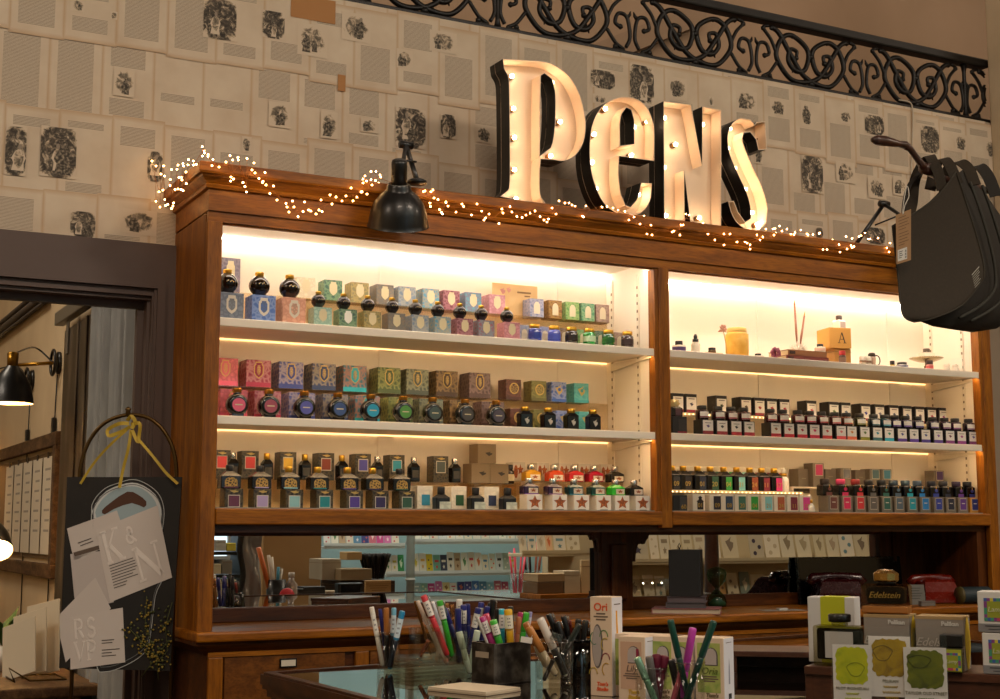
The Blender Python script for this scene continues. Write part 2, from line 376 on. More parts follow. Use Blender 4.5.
# door casing (painted grey-mauve), stepped mouldings
CAS = mat('#54423a', .55)
zc = atY(80, 238, WY).z; zi = atY(80, 284, WY).z
cs = MB()
cs.box((-1.5, WY - .022, zi), (XO + .075, WY - .006, zc))                     # head board
cs.box((-1.5, WY - .03, zi), (XO + .03, WY - .008, zi + .022)); cs.box((-1.5, WY - .014, zi - .02), (XO + .016, WY + .02, zi + .004))
cs.box((XO, WY - .022, 0), (XO + .075, WY - .0061, zi)); cs.box((XO + .008, WY - .03, 0), (XO + .03, WY - .008, zi)); cs.box((XO - .004, WY - .014, 0), (XO + .016, WY + .02, zi - .0201))
cs.box((-1.5, WY, zi - .03), (XO + .016, WY + .13, zi - .012)); cs.box((XO - .012, WY + .01, 0), (XO + .002, WY + .13, zi - .0301))
cs.box((XO - .03, WY + .05, 0), (XO - .012, WY + .075, zi - .0502)); cs.box((-1.5, WY + .05, zi - .05), (XO - .012, WY + .075, zi - .03))
struct(cs.build('trim_1', CAS))

# mezzanine above: far wall, soffit, ceiling beam
MZ = noisy('mezzanine_plaster', [(.3, '#8f7860'), (.7, '#9c846c')], 2, .9)
m = MB(); m.box((-1.5, 1.9, 2.6), (8, 2.0, 6)); struct(m.build('wall_mezzanine', MZ))
m = MB(); m.box((-1.5, WY + .13, Zt - .14), (8, 1.9, Zt - .06)); struct(m.build('floor_mezzanine', mat('#6b5646', .9)))
m = MB(); a = atY(560, 60, 1.86); b = atY(705, 0, 1.86)
m.add([(a.x - .1, 1.9, a.z - .16), (b.x, 1.9, b.z - .12), (b.x, 1.9, b.z), (a.x - .1, 1.9, a.z - .04), (a.x - .1, 1.85, a.z - .16), (b.x, 1.85, b.z - .12), (b.x, 1.85, b.z), (a.x - .1, 1.85, a.z - .04)],
      [(4, 5, 6, 7), (0, 4, 7, 3), (1, 2, 6, 5), (3, 7, 6, 2), (0, 1, 5, 4)]); struct(m.build('trim_2', mat('#8a745e', .9)))
# cream pilaster at the right
PIL = noisy('cream_plaster', [(.3, '#b3a184'), (.7, '#c2b092')], 5, .85)
px = atY(987, 60, WY - .002).x
m = MB(); m.bbox((px, .06, 0), (px + .5, WY - .001, 6), .01); struct(m.build('wall_pilaster', PIL))
# shop shell
SH = noisy('shop_plaster', [(.3, '#b8a684'), (.7, '#c6b493')], 2, .9)
m = MB(); m.box((-2.6, -6.6, -.05), (10.5, 6.2, 0)); struct(m.build('floor', wood('floor_boards', '#3a2616', '#54381f', '#6a4a2a', (1, 9, 9), .5, .1)))
m = MB(); m.box((-2.6, -6.6, 5.2), (10.5, 6.2, 5.3)); struct(m.build('ceiling', mat('#8f8174', .9)))
m = MB(); m.box((-2.7, -6.6, 0), (-2.6, 6.2, 5.2)); struct(m.build('wall_left', SH))
m = MB(); m.box((10.4, -6.6, 0), (10.5, 6.2, 5.2)); struct(m.build('wall_right', SH))
BLUEW = noisy('pale_blue_paint', [(.3, '#8fb0b4'), (.7, '#9cbcbf')], 1.5, .8)
m = MB(); m.box((-2.6, -6.0, 0), (10.4, -5.9, 5.2)); struct(m.build('wall_shop', BLUEW))
# --- the room through the doorway
RW = 1.12
m = MB(); m.box((RW, WY + .13, 0), (RW + .1, 6.2, Zt - .14)); struct(m.build('wall_workroom', noisy('warm_plaster', [(.3, '#c9b08c'), (.7, '#d8c19c')], 3, .85)))
m = MB(); m.box((-2.6, 5.2, 0), (RW, 5.3, 5.2)); struct(m.build('wall_workroom_end', SH))
# ================================================================== BACK-BAR CABINET
CX0, CX1 = 1.015, 3.944
MX0, MX1 = 2.478, 2.518     # middle post
ZA, ZB_, ZC = 1.916, 1.651, 1.388     # shelf tops
cab = thing('display_cabinet', 'tall oak back-bar display cabinet with two lit white bays, mirrors and drawers below', 'cabinet', (CX0, 0, 0))
def cpart(mb, name, mats, parent=None, label=None):
    o = mb.build(name, mats, None, label=label)
    p = parent or cab
    o.parent = p
    # geometry is given in world coordinates: move it into the cabinet's frame
    if p is cab: o.data.transform(Matrix.Translation((-CX0, 0, 0)))
    else: o.data.transform(Matrix.Translation((-CX0, 0, 0)))
    return o
BK = .312
# cornice: profile swept round left, front
def sweep_cornice(mb, prof, x0, x1, yb):
    """prof list of (overhang, z); path back-left, front-left, front-right, back-right"""
    vs = []; fs = []; n = len(prof)
    for o, z in prof: vs += [(x0 - o, yb, z), (x0 - o, -o, z), (x1 + o, -o, z), (x1 + o, yb, z)]
    for i in range(n - 1):
        for k in range(3): fs.append((i * 4 + k, i * 4 + k + 1, (i + 1) * 4 + k + 1, (i + 1) * 4 + k))
    fs.append(tuple((n - 1) * 4 + k for k in range(4)))
    fs.append((3, 2, 1, 0))
    mb.add(vs, fs)
m = MB(); sweep_cornice(m, [(.0, 2.262), (.009, 2.264), (.012, 2.272), (.010, 2.276), (.018, 2.284), (.026, 2.291), (.028, 2.296), (.036, 2.298), (.038, 2.303), (.038, 2.326), (.034, 2.329)], CX0, CX1, WY - .004)
cpart(m, 'cornice', OAK_H)
m = MB(); sweep_cornice(m, [(.0, 2.2045), (.0, 2.262)], CX0, CX1, WY - .004); cpart(m, 'frieze', OAK_H)
m = MB(); m.box((CX0 + .002, .007, 2.176), (CX1 - .002, .02, 2.206)); m.box((CX0 + .03, .02, 2.172), (CX1 - .03, .03, 2.2)); cpart(m, 'head_rail', OAK_H)
m = MB(); m.box((CX0 + .024, .031, 2.198), (CX1 - .024, BK, 2.208)); cpart(m, 'bay_ceiling', WHITE)
# uprights
for x0, x1, nm in ((CX0, CX0 + .0415, 'post'), (3.9, CX1, 'post')):
    m = MB(); m.bbox((x0, .003, 1.083), (x1, .024, 2.1755), .002); cpart(m, nm, OAK_V)
m = MB(); m.bbox((MX0, .001, 1.352), (MX1, .024, 2.1755), .002); cpart(m, 'post', OAK_V)
for xa, xb in ((MX0 - .014, MX0), (3.886, 3.9), ):
    m = MB(); m.box((xa, .006, 1.4), (xb, .03, 2.172)); m.box((xa + .003, .03, 1.4), (xb, .045, 2.172)); cpart(m, 'stop_bead', OAK_V)
m = MB(); m.box((CX0, .024, 1.083), (CX0 + .022, WY - .004, 2.2)); cpart(m, 'side_panel', OAK_V)
m = MB(); m.box((CX1 - .022, .024, 1.083), (CX1, WY - .004, 2.2)); cpart(m, 'side_panel', OAK_V)
# white lining of each bay
for x0, x1 in ((CX0 + .022, MX0 + .004), (MX1 - .004, CX1 - .022)):
    m = MB(); m.box((x0, BK - .01, 1.36), (x1, BK, 2.2)); m.box((x0, .05, 1.36), (x0 + .012, BK - .01, 2.2)); m.box((x1 - .012, .045, 1.36), (x1, BK - .01, 2.2))
    # joints of the back boards
    w = x1 - x0
    for k in (1, 2):
        xx = x0 + w * (.42 if k == 1 else .86); m.box((xx, BK - .0135, 1.39), (xx + .05, BK - .0099, 2.2))
    cpart(m, 'bay_lining', mat('#f1e6d2', .6))
    for xx in (x1 - .0125,):
        m = MB()
        for yy in (.10, .255):
            m.box((xx - .003, yy, 1.40), (xx, yy + .014, 2.17))
            for k in range(28): m.box((xx - .0042, yy + .004, 1.42 + k * .026), (xx - .0029, yy + .010, 1.429 + k * .026), 1)
        cpart(m, 'shelf_standard', [mat('#e6dac4', .5), mat('#7a6a50', .6)])
    for zs in (ZA, ZB_):
        m = MB(); m.bbox((x0 + .012, .012, zs - .0165), (x1 - .012, BK - .011, zs), .002); m.bbox((x0 + .012, .0115, zs - .0235), (x1 - .012, .0195, zs - .0005), .002); sh = cpart(m, 'shelf', mat('#f0e4d0', .5))
        m = MB()
        for xb in (x1 - .018,):
            m.prism([(.03, zs - .024), (.26, zs - .024), (.26, zs - .05), (.20, zs - .045), (.03, zs - .028)], .004, 0, TR(xb, 0, 0) @ RZ(PI / 2))
        cpart(m, 'shelf_bracket', mat('#d9ccb4', .5), sh)
    m = MB(); m.box((x0 + .012, .024, ZC - .018), (x1 - .012, BK - .01, ZC)); cpart(m, 'bottom_shelf', WHITE)
    # light strips
    m = MB(); m.box((x0 + .02, .032, 2.178), (x1 - .02, .05, 2.184)); cpart(m, 'light_strip', emit('#ffeedd', LED_TOP))
    m = MB(); m.box((x0 + .02, BK - .03, 2.19), (x1 - .02, BK - .016, 2.196)); cpart(m, 'light_strip', emit('#ffeedd', LED_TOP * .8))
    for zs in (ZA, ZB_):
        m = MB(); m.box((x0 + .014, BK - .0142, zs - .0205), (x1 - .014, BK - .0105, zs - .0168)); cpart(m, 'light_strip', emit('#ffc078', LED_SH))
        m = MB(); m.box((x0 + .02, .0205, zs - .0205), (x1 - .02, .029, zs - .0168)); cpart(m, 'light_strip', emit('#ffd6a2', LED_FR))  # front strip added out of sight behind the lip, evens the bay light
# bottom rail of each bay
for x0, x1 in ((CX0 + .0415, MX0), (MX1, 3.9)):
    m = MB(); m.bbox((x0, -.003, 1.3605), (x1, .026, 1.4035), .004); m.box((x0, .02, 1.392), (x1, .028, 1.4065), 1); cpart(m, 'bottom_rail', [OAK_H, mat('#8d8a80', .2)])
m = MB(); m.box((CX0 + .0415, .026, 1.34), (3.9, BK, 1.372)); cpart(m, 'bay_floor', DARKW)
# open niche with mirrors
m = MB(); m.box((CX0 + .022, BK + .002, 1.083), (CX1 - .022, BK + .02, 1.372)); cpart(m, 'niche_back', DARKW)
MIRR = mirror_mat()
NX0, NXM0, NXM1, NX1 = CX0 + .03, X_at(597, 570, BK), X_at(628, 570, BK), X_at(877, 560, BK)
for k, (x0, x1) in enumerate(((NX0, NXM0), (NXM1, NX1))):
    m = MB(); m.box((x0 - .01, BK - .006, 1.118), (x1 + .01, BK, 1.336)); mi = cpart(m, 'mirror', MIRR)
    m = MB(); m.bbox((x0 - .03, BK - .016, 1.0845), (x1 + .03, BK - .006, 1.1265), .003); m.bbox((x0 - .03, BK - .016, 1.3285), (x1 + .03, BK - .006, 1.36), .003)
    cpart(m, 'mirror_frame', DARKW)
# pier between the mirrors with scalloped shoulders
def shoulder(side):
    pts = [(0, 0), (0, -.115)]
    for k in range(9):
        a = k / 8 * PI / 2; pts.append((.028 + .042 * (1 - math.cos(a)), -.115 + .075 * math.sin(a)) if True else 0)
    pts += [(.078, -.052), (.09, -.05), (.10, -.036), (.112, -.03), (.118, -.014), (.13, -.01), (.13, 0)]
    return [(p[0] * side * .62, p[1] * .9) for p in pts]
m = MB(); m.bbox((NXM0, BK - .03, 1.0845), (NXM1, BK - .005, 1.345), .003); m.bbox((NXM0 + .03, BK - .045, 1.12), (NXM1 - .03, BK - .03, 1.3), .004)
L = shoulder(1); m.prism(L, .012, 0, TR(NXM1 - .002, BK - .022, 1.345))
L = shoulder(-1); L.reverse(); m.prism([(p[0] * .45, p[1] * .7) for p in L], .012, 0, TR(NXM0 + .002, BK - .022, 1.345))
cpart(m, 'mirror_pier', DARKV)
m = MB(); m.box((NX1, BK - .02, 1.0845), (CX1 - .022, BK + .002, 1.36)); m.box((3.70, BK - .03, 1.0845), (3.715, BK - .02, 1.36)); m.box((3.86, .03, 1.0845), (CX1 - .022, BK - .02, 1.36)); cpart(m, 'end_panel', DARKV)
# ledge and base
lg = MB(); lg.bbox((CX0 - .012, -.045, 1.0585), (CX1 + .02, BK + .02, 1.0845), .006); cpart(lg, 'ledge', OAK_H)
m = MB()
vs = []; prof = [(.020, 1.0585), (.019, 1.05), (.006, 1.041), (.002, 1.037), (-.006, 1.03), (-.012, 1.024)]
sweep_cornice(m, [(o + .012, z) for o, z in reversed(prof)], CX0 + .02, CX1 + .01, BK + .02); cpart(m, 'ledge_moulding', DARKW)
m = MB(); m.box((CX0 + .028, .0, .0), (CX1, BK + .02, 1.03)); cpart(m, 'base_carcass', DARKW)
xs = CX0 + .069
k = 0
while xs < 3.8:
    x1 = min(xs + .345, 3.9)
    m = MB(); m.bbox((xs - .04, -.012, .0805), (xs, .0, 1.0175), .003); cpart(m, 'base_stile', OAK_V)
    for (z0, z1) in ((.80, 1.018), (.5, .78), (.1, .48)):
        m = MB(); m.bbox((xs + .004, -.008, z0), (x1 - .004, .0, z1), .003); d = cpart(m, 'drawer', wood('quartered_oak', '#4a2a0c', '#6a3d12', '#86521c', (5, 5, 9)))
        cxm = (xs + x1) / 2 + .005
        m = MB(); zz = 1.005 if z1 > 1 else z1 - .05
        m.bbox((cxm - .024, -.0125, zz - .022), (cxm + .024, -.008, zz + .002), .001); m.box((cxm - .02, -.0135, zz - .018), (cxm + .02, -.0122, zz - .002), 1)
        cpart(m, 'label_holder', [mat('#1a1714', .4, .6), mat('#cfc6b4', .7)], d)
    xs += .41
m = MB(); m.box((CX0 + .028, -.012, 1.018), (CX1, .0, 1.03)); m.box((CX0 + .028, -.02, 0), (CX1, .0, .08)); cpart(m, 'base_rail', OAK_H)
# ================================================================== STOCK ON THE SHELVES
def shape_loop(kind, w, h):
    if kind == 'rect': return [(-w / 2, -h / 2), (w / 2, -h / 2), (w / 2, h / 2), (-w / 2, h / 2)]
    if kind == 'disc': return [(w / 2 * math.cos(a * PI / 10), h / 2 * math.sin(a * PI / 10)) for a in range(20)]
    if kind == 'shield': return [(0, -h / 2), (w * .32, -h * .36), (w * .5, -h * .2), (w * .5, h * .28), (w * .36, h * .36), (w * .34, h * .5), (-w * .34, h * .5), (-w * .36, h * .36), (-w * .5, h * .28), (-w * .5, -h * .2), (-w * .32, -h * .36)]
    if kind == 'star':
        out = []
        for k in range(10):
            a = PI / 2 + k * PI / 5; r = .5 if k % 2 == 0 else .24; out.append((w * r * math.cos(a), h * r * math.sin(a)))
        return out
    if kind == 'arch': return [(-w / 2, -h / 2), (w / 2, -h / 2), (w / 2, h * .1)] + [(w / 2 * math.cos(a), h * .1 + h * .4 * math.sin(a)) for a in (PI / 6, PI / 3, PI / 2, 2 * PI / 3, 5 * PI / 6)] + [(-w / 2, h * .1)]
    if kind == 'vessel': return [(-w * .4, -h / 2), (w * .4, -h / 2), (w * .4, h * .05), (w * .5, h * .1), (w * .2, h * .24), (w * .2, h * .34), (w * .26, h * .4), (0, h * .5), (-w * .26, h * .4), (-w * .2, h * .34), (-w * .2, h * .24), (-w * .5, h * .1), (-w * .4, h * .05)]
    if kind == 'leaf': return [(0, -h / 2), (w * .4, -h * .2), (w * .5, h * .1), (w * .1, h * .2), (w * .3, h * .5), (-w * .1, h * .3), (-w * .5, h * .2), (-w * .3, -h * .1)]
def deco(parent, w, h, yf, items, zoff=0):
    lift = .0004
    for nm, kind, u, v, sw, sh, mt in items:
        m = MB(); m.prism(shape_loop(kind, sw * w, sh * h), .0006 + lift, 0, TR(u * w, yf - lift - .0002, zoff + v * h))
        m.build(nm, mt, parent); lift += .0003
def carton(label, group, x, yf, z, w, d, h, body, items, top=None, rz=None, name='ink_box', cat='box'):
    t = thing(name, label, cat, (x, yf + d / 2, z), rz if rz is not None else rnd.uniform(-.02, .02), group)
    m = MB(); m.bbox((-w / 2, -d / 2, 0), (w / 2, d / 2, h), .0012)
    mats = [body]
    if top: m.box((-w / 2 - .0003, -d / 2 - .0003, h * .9), (w / 2 + .0003, d / 2 + .0003, h + .0003), 1); mats.append(top)
    m.build('carton_body', mats, t)
    deco(t, w, h, -d / 2, items)
    return t
DGL = mat('#120a05', .07, 0, .6)
def faceted_cap(mb, r, z0, z1, mi=0, seg=8): mb.lathe([(r * .96, z0), (r, z0 + (z1 - z0) * .2), (r, z1 - (z1 - z0) * .2), (r * .86, z1)], seg, mi, None, False)
def globe_bottle(label, group, x, y, z, r):
    t = thing('ink_bottle', label, 'ink bottle', (x, y, z), 0, group)
    prof = [(r * .45, 0), (r * .62, r * .08)] + [(r * math.cos(a), r + r * .98 * math.sin(a)) for a in [-.9, -.6, -.3, 0, .3, .6, .9, 1.12]] + [(r * .36, r * 1.96)]
    m = MB(); m.lathe(prof, 24); m.build('glass_body', mat('#140903', .1, 0, .2, .35), t)
    m = MB(); faceted_cap(m, r * .44, r * 1.95, r * 2.32); m.build('cap', GOLD, t)
    m = MB()
    for k in range(-2, 3): m.ico((k * r * .16, -r * .985 + abs(k) * r * .02, r * (1.05 + .12 * (k % 2))), r * .05, 0, 1)
    m.build('gold_print', mat('#d9b35a', .3, 1), t)
    return t
def disc_bottle(label, group, x, y, z, r, colr):
    t = thing('ink_bottle', label, 'ink bottle', (x, y, z), 0, group)
    m = MB(); T = TR(0, 0, r + .002) @ RX(PI / 2)
    m.lathe([(r * .6, -.019), (r * .84, -.0175), (r, -.008), (r, .008), (r * .86, .0165), (r * .7, .018)], 28, 0, T)
    m.bbox((-r * .55, -.014, 0), (r * .55, .014, .012), .003)
    m.lathe([(r * .36, 0), (r * .36, r * .3)], 16, 0, TR(0, 0, 2 * r - r * .08))
    m.build('glass_body', mat('#0b0806', .08, 0, .6), t)
    m = MB(); z0 = 2 * r + r * .14; faceted_cap(m, r * .44, z0, z0 + r * .42); m.build('cap', mat('#a8742e', .3, 1), t)
    deco(t, 2 * r, 2 * r, -.0185, [('rim_ring', 'disc', 0, .52, .66, .66, mat('#1c1512', .3)), ('label', 'disc', 0, .52, .6, .6, mat(colr, .5)), ('label_print', 'rect', 0, .52, .34, .05, mat('#d8c9a0', .5))])
    return t
def round_bottle(label, group, x, y, z, r, h, body, cap, capr=.8, caph=.2, lab=None, labr=(.2, .6), name='ink_bottle', cat='ink bottle', seg=20, capseg=20, shoulder=.12):
    t = thing(name, label, cat, (x, y, z), rnd.uniform(-.1, .1), group)
    hc = h * (1 - caph)
    m = MB(); m.lathe([(r * .92, 0), (r, h * .03), (r, hc - h * shoulder), (r * .92, hc - h * shoulder * .6), (r * capr * .8, hc - h * .02), (r * capr * .8, hc)], seg); m.build('glass_body', body, t)
    m = MB(); m.lathe([(r * capr * .97, hc - h * .01), (r * capr, hc + h * .02), (r * capr, h - h * .02), (r * capr * .9, h)], capseg, 0, None, capseg > 10); m.build('cap', cap, t)
    if lab:
        m = MB(); m.lathe([(r * 1.012, h * labr[0]), (r * 1.012, h * labr[1])], seg, 0, None, True, False); m.build('label', lab, t)
    return t
def square_bottle(label, group, x, y, z, w, d, h, body, cap, items, caph=.22, capw=.42, shoulder=.16, name='ink_bottle', capseg=16):
    t = thing(name, label, 'ink bottle', (x, y, z), rnd.uniform(-.03, .03), group)
    hb = h * (1 - caph)
    m = MB(); hs = hb - h * shoulder
    m.bbox((-w / 2, -d / 2, 0), (w / 2, d / 2, hs), .003)
    # sloping shoulder
    k = capw * .8
    vs = [(-w / 2, -d / 2, hs - .002), (w / 2, -d / 2, hs - .002), (w / 2, d / 2, hs - .002), (-w / 2, d / 2, hs - .002), (-w / 2 * k, -w / 2 * k, hb), (w / 2 * k, -w / 2 * k, hb), (w / 2 * k, w / 2 * k, hb), (-w / 2 * k, w / 2 * k, hb)]
    m.add(vs, [(4, 5, 6, 7), (0, 1, 5, 4), (1, 2, 6, 5), (2, 3, 7, 6), (3, 0, 4, 7)]); m.build('glass_body', body, t)
    r = w * capw / 2
    m = MB(); m.lathe([(r * .9, hb - .001), (r, hb + h * caph * .15), (r, h - h * caph * .12), (r * .9, h)], capseg); m.build('cap', cap, t)
    deco(t, w, hs, -d / 2, items)
    return t
def dropper(label, group, x, y, z, w, h, body, collar):
    t = thing('dropper_bottle', label, 'bottle', (x, y, z), 0, group)
    m = MB(); m.lathe([(w * .46, 0), (w * .5, h * .03), (w * .5, h * .5), (w * .3, h * .6), (w * .3, h * .64)], 16); m.build('glass_body', body, t)
    m = MB(); m.lathe([(w * .34, h * .62), (w * .34, h * .76)], 14); m.build('collar', collar, t)
    m = MB(); m.lathe([(w * .2, h * .76), (w * .22, h * .9), (w * .12, h)], 10); m.build('rubber_bulb', mat('#1a1715', .5) if body is not FROST else mat('#e9e2d4', .5), t)
    m = MB(); m.lathe([(w * .507, h * .1), (w * .507, h * .42)], 16, 0, None, True, False); m.build('label', mat('#e6dcc8', .6), t)
    return t
FROST = mat('#e6dfd0', .3)
def riser(label, x0, x1, y0, y1, z0, z1, m_, dots=False):
    t = thing('display_riser', label, 'riser', ((x0 + x1) / 2, (y0 + y1) / 2, z0)); w = (x1 - x0) / 2; d = (y1 - y0) / 2; h = z1 - z0
    m = MB(); m.box((-w, -d, h - .004), (w, d, h)); m.build('top_plate', m_, t)
    for s in (-1, 1):
        m = MB(); m.box((s * w - (.004 if s > 0 else 0), -d, 0), (s * w + (.004 if s < 0 else 0), d, h - .004)); m.build('end_leg', m_, t)
    m = MB(); m.box((-w, d - .004, 0), (w, d, h - .004)); m.build('back_leg', m_, t)
    if dots:
        m = MB(); m.box((-w, -d - .0012, h - .009), (w, -d, h - .001), 0)
        n = int(2 * w / .0165)
        for k in range(n): m.box((-w + .006 + k * .0165, -d - .0022, h - .007), (-w + .010 + k * .0165, -d - .0011, h - .004), 1)
        m.build('light_strip', [mat('#e9cf9a', .5), emit('#ffd9a0', 6)], t)
    return t
ACR = clear('#fbf4e6', .1, .08)
CREAMP = mat('#ecdfc6', .5)
L_, R_ = 'left bay', 'right bay'
def nth(i, n): return ORD[i + 1] + ' from left'
GOLDP = mat('#c8a860', .35, .6)
# ---------------- left bay, top shelf
FY = .05; 
RA = riser('clear riser along the back of the left bay top shelf', 1.06, 2.4, .185, .297, ZA, 2.018, ACR)
big = [(231.5, '#7d8490', '#3c4a60', 'grey blue'), (263.8, '#4465a8', '#9ab0d8', 'bright blue'), (294.3, '#d9a487', '#b06a50', 'salmon pink')]
for i, (p, c, k, n) in enumerate(big):
    x = X_at(p, 316, FY)
    carton(f'{n} patterned ink box under the {ORD[i+1]} large globe bottle of the top left shelf', 'globe bottle boxes', x, FY, ZA, .068, .066, .076, pattern(c, k, 70), [('label', 'shield', 0, .56, .44, .68, mat('#d6cdbb', .5)), ('label_print', 'shield', 0, .56, .28, .44, pattern(c, '#5a5a50', 120))], rz=0)
    globe_bottle(f'large globe ink bottle with gold cap standing on the {n} box', 'globe bottles', x - .004, FY + .033, ZA + .0765, .0295)
small = [(323, '#a9c4b2', '#5a8a7a', 'mint green'), (348.3, '#2f5348', '#8aa878', 'deep green'), (372.6, '#6d6a40', '#b59a58', 'olive gold'), (397, '#7a6a58', '#4a5a60', 'brown grey'), (420.5, '#66788c', '#b0a890', 'steel blue'),
         (443, '#4f86a0', '#b89a5a', 'teal and gold'), (465.2, '#6a2f38', '#b8828a', 'maroon'), (486.6, '#8a4a58', '#58a0a8', 'purple and teal'), (512.3, '#c98a90', '#8a4a58', 'rose pink')]
for i, (p, c, k, n) in enumerate(small):
    x = X_at(p, 322, FY)
    carton(f'small {n} ink box in the front row of the top left shelf', 'small globe bottle boxes', x, FY, ZA, .054, .05, .055, pattern(c, k, 80), [('label', 'shield', 0, .58, .42, .66, mat('#cdbf98', .5) if i != 1 else mat('#e8e6dc', .5))])
    globe_bottle(f'small globe ink bottle with gold cap on the {n} box', 'small globe bottles', x - .006, FY + .025, ZA + .0555, .0205)
backA = [(230, '#5c5260', '#8a8088', 'dark mauve'), (306, '#dcd0b4', '#b8a888', 'pale cream'), (333.3, '#2f5348', '#8aa878', 'deep green'), (360, '#77704a', '#b59a58', 'olive gold'), (384.9, '#7a6a58', '#4a5a60', 'brown grey'), (407.3, '#66788c', '#b0a890', 'steel blue'),
         (431, '#4f86a0', '#b89a5a', 'teal and gold'), (451.5, '#6a2f38', '#b8828a', 'maroon'), (473.3, '#5a8fa0', '#7a4060', 'teal and purple'), (497.3, '#b8858a', '#8a4a58', 'rose pink')]
YB = .2
for i, (p, c, k, n) in enumerate(backA):
    x = X_at(p, 300, YB); hh = .062 if i else .10
    carton(f'{n} ink box on the riser at the back of the top left shelf', 'boxes on the top left riser', x, YB, 2.0185, .057, .055, hh, pattern(c, k, 80), [('label', 'shield', 0, .58, .42, .66, mat('#cdbf98', .5))])
backA2 = [(537, '#6a7390', '#b8b0b8', 'silver blue'), (555.3, '#6f4a20', '#b08a48', 'golden brown'), (572.7, '#5a8a48', '#a8b878', 'leaf green'), (588, '#3f7a5a', '#9ab088', 'sea green'), (602.8, '#7a6258', '#a89080', 'mauve brown')]
for i, (p, c, k, n) in enumerate(backA2):
    x = X_at(p, 313, YB)
    carton(f'{n} ink box with pale seal at right end of the top left riser', 'boxes on the top left riser', x, YB, 2.0185, .0505, .05, .06, pattern(c, k, 90), [('label', 'arch', 0, .52, .44, .66, mat('#cbbfa0', .5))])
x = X_at(515, 292, .262)
t = thing('shelf_card', 'tan card with small flower drawing behind the top left riser boxes', 'card', (x, .262, 2.0185))
m = MB(); m.bbox((-.083, 0, 0), (.083, .002, .112), .0008); m.build('card', mat('#e0bd86', .7), t)
deco(t, .166, .112, 0, [('drawing', 'leaf', -.27, .78, .12, .2, mat('#cf8f86', .7)), ('drawing', 'leaf', -.14, .83, .1, .18, mat('#d99a8a', .7)), ('print', 'rect', .2, .78, .3, .05, mat('#8a6a40', .7)), ('print', 'rect', .27, .68, .12, .035, mat('#8a6a40', .7))])
A3 = [(534.6, 521, '#707a94', '#2a3a8a', 'grey blue', 'deep blue'), (554.2, 541.5, '#6f7ca8', '#4452b0', 'periwinkle blue', 'violet blue'), (571.5, 561, '#6a4a22', '#22160c', 'brown', 'dark brown'), (589.2, 579, '#4f8a42', '#1f8a34', 'green', 'emerald green'),
      (608.3, 597, '#2f5a40', '#1a5a20', 'dark green', 'forest green'), (627.3, 616, '#80685f', '#3a2a2a', 'mauve', 'plum brown')]
for i, (pb, pc, cb, ci, nb, ni) in enumerate(A3):
    x = X_at(pc + 5, 330, .115)
    carton(f'{nb} ink box behind the {ni} bottle on the top left shelf', 'boxes behind short bottles', x, .115, ZA, .05, .05, .06, pattern(cb, '#c0b8a8', 90, .45, .25), [('label', 'arch', -.1, .5, .4, .6, mat('#c4baa0', .5))])
    round_bottle(f'short round bottle of {ni} ink with gold cap on the top left shelf', 'short gold capped bottles', X_at(pb, 338, .07), .07, ZA, .02, .057, mat(ci, .08, 0, .6), GOLD, .82, .2, mat(ci, .3, 0, .2) if i != 3 else mat('#bcd8b0', .4), (.25, .55))
# ---------------- left bay, middle shelf
RB = riser('clear riser along the back of the left bay middle shelf', 1.06, 2.4, .185, .297, ZB_, 1.7505, ACR)
B = [('#d06a74', '#8a3a44', 'pink'), ('#8a2440', '#d0a0a0', 'crimson'), ('#3a468c', '#c8b8b0', 'royal blue'), ('#2f3f66', '#b8a888', 'navy'), ('#2a6f80', '#d07a50', 'teal'), ('#4a5a34', '#a8a860', 'moss green'), ('#4a5248', '#a8a888', 'grey green'), ('#43301f', '#a88a58', 'dark brown'), ('#54403c', '#98807a', 'mauve brown')]
Bp = [225, 258.5, 291, 323.8, 355, 389.2, 417.5, 447, 480]
Bf = [233.5, 267.5, 302, 335.3, 367.4, 400.4, 431.3, 461.5, 493]
Bd = [236.5, 268.5, 304, 337.5, 370.5, 403, 432.5, 465, 496]
Bl = ['#e0607c', '#a44c5c', '#5a5aa8', '#3a5486', '#25a0c0', '#56963e', '#46564e', '#4a443c', '#544a52']
for i, (c, k, n) in enumerate(B):
    sub = [('band', 'rect', 0, .09, 1.0, .17, mat({'teal': '#20a8b8', 'pink': '#e0607c', 'crimson': '#a02a48'}.get(n, c), .5)), ('label', 'shield', 0, .62, .38, .62, GOLDP), ('label_ground', 'shield', 0, .62, .31, .54, mat(c, .5)), ('label_print', 'shield', 0, .62, .15, .36, pattern('#c8a860', c, 200, .4, .6))]
    if n == 'teal': sub[2] = ('label_ground', 'shield', 0, .62, .33, .57, mat('#2aa8b8', .5))
    carton(f'{n} ornate ink box on the riser at the back of the middle left shelf', 'ornate boxes on the middle left riser', X_at(Bp[i], 386, YB), YB, 1.751, .0735, .07, .0785, pattern(c, k, 75), sub)
    carton(f'{n} ornate ink box behind its disc bottle, front row of the middle left shelf', 'ornate boxes behind disc bottles', X_at(Bf[i], 418, .085), .085, ZB_, .077, .075, .0785, pattern(c, k, 75), sub)
    disc_bottle(f'black disc ink bottle with {n} round label on the middle left shelf', 'disc ink bottles', X_at(Bd[i], 418, .045), .045, ZB_, .0305, Bl[i])
B2 = [(513.5, 518, '#4a2a22', '#8a5a48', 'dark maroon', 524.8), (539, 541, '#5c5a30', '#a09a58', 'olive', 548), (559, 564, '#3458a0', '#d0d0d8', 'sky blue', 571), (581.5, 586, '#3a8f90', '#7ac0b8', 'turquoise', 593)]
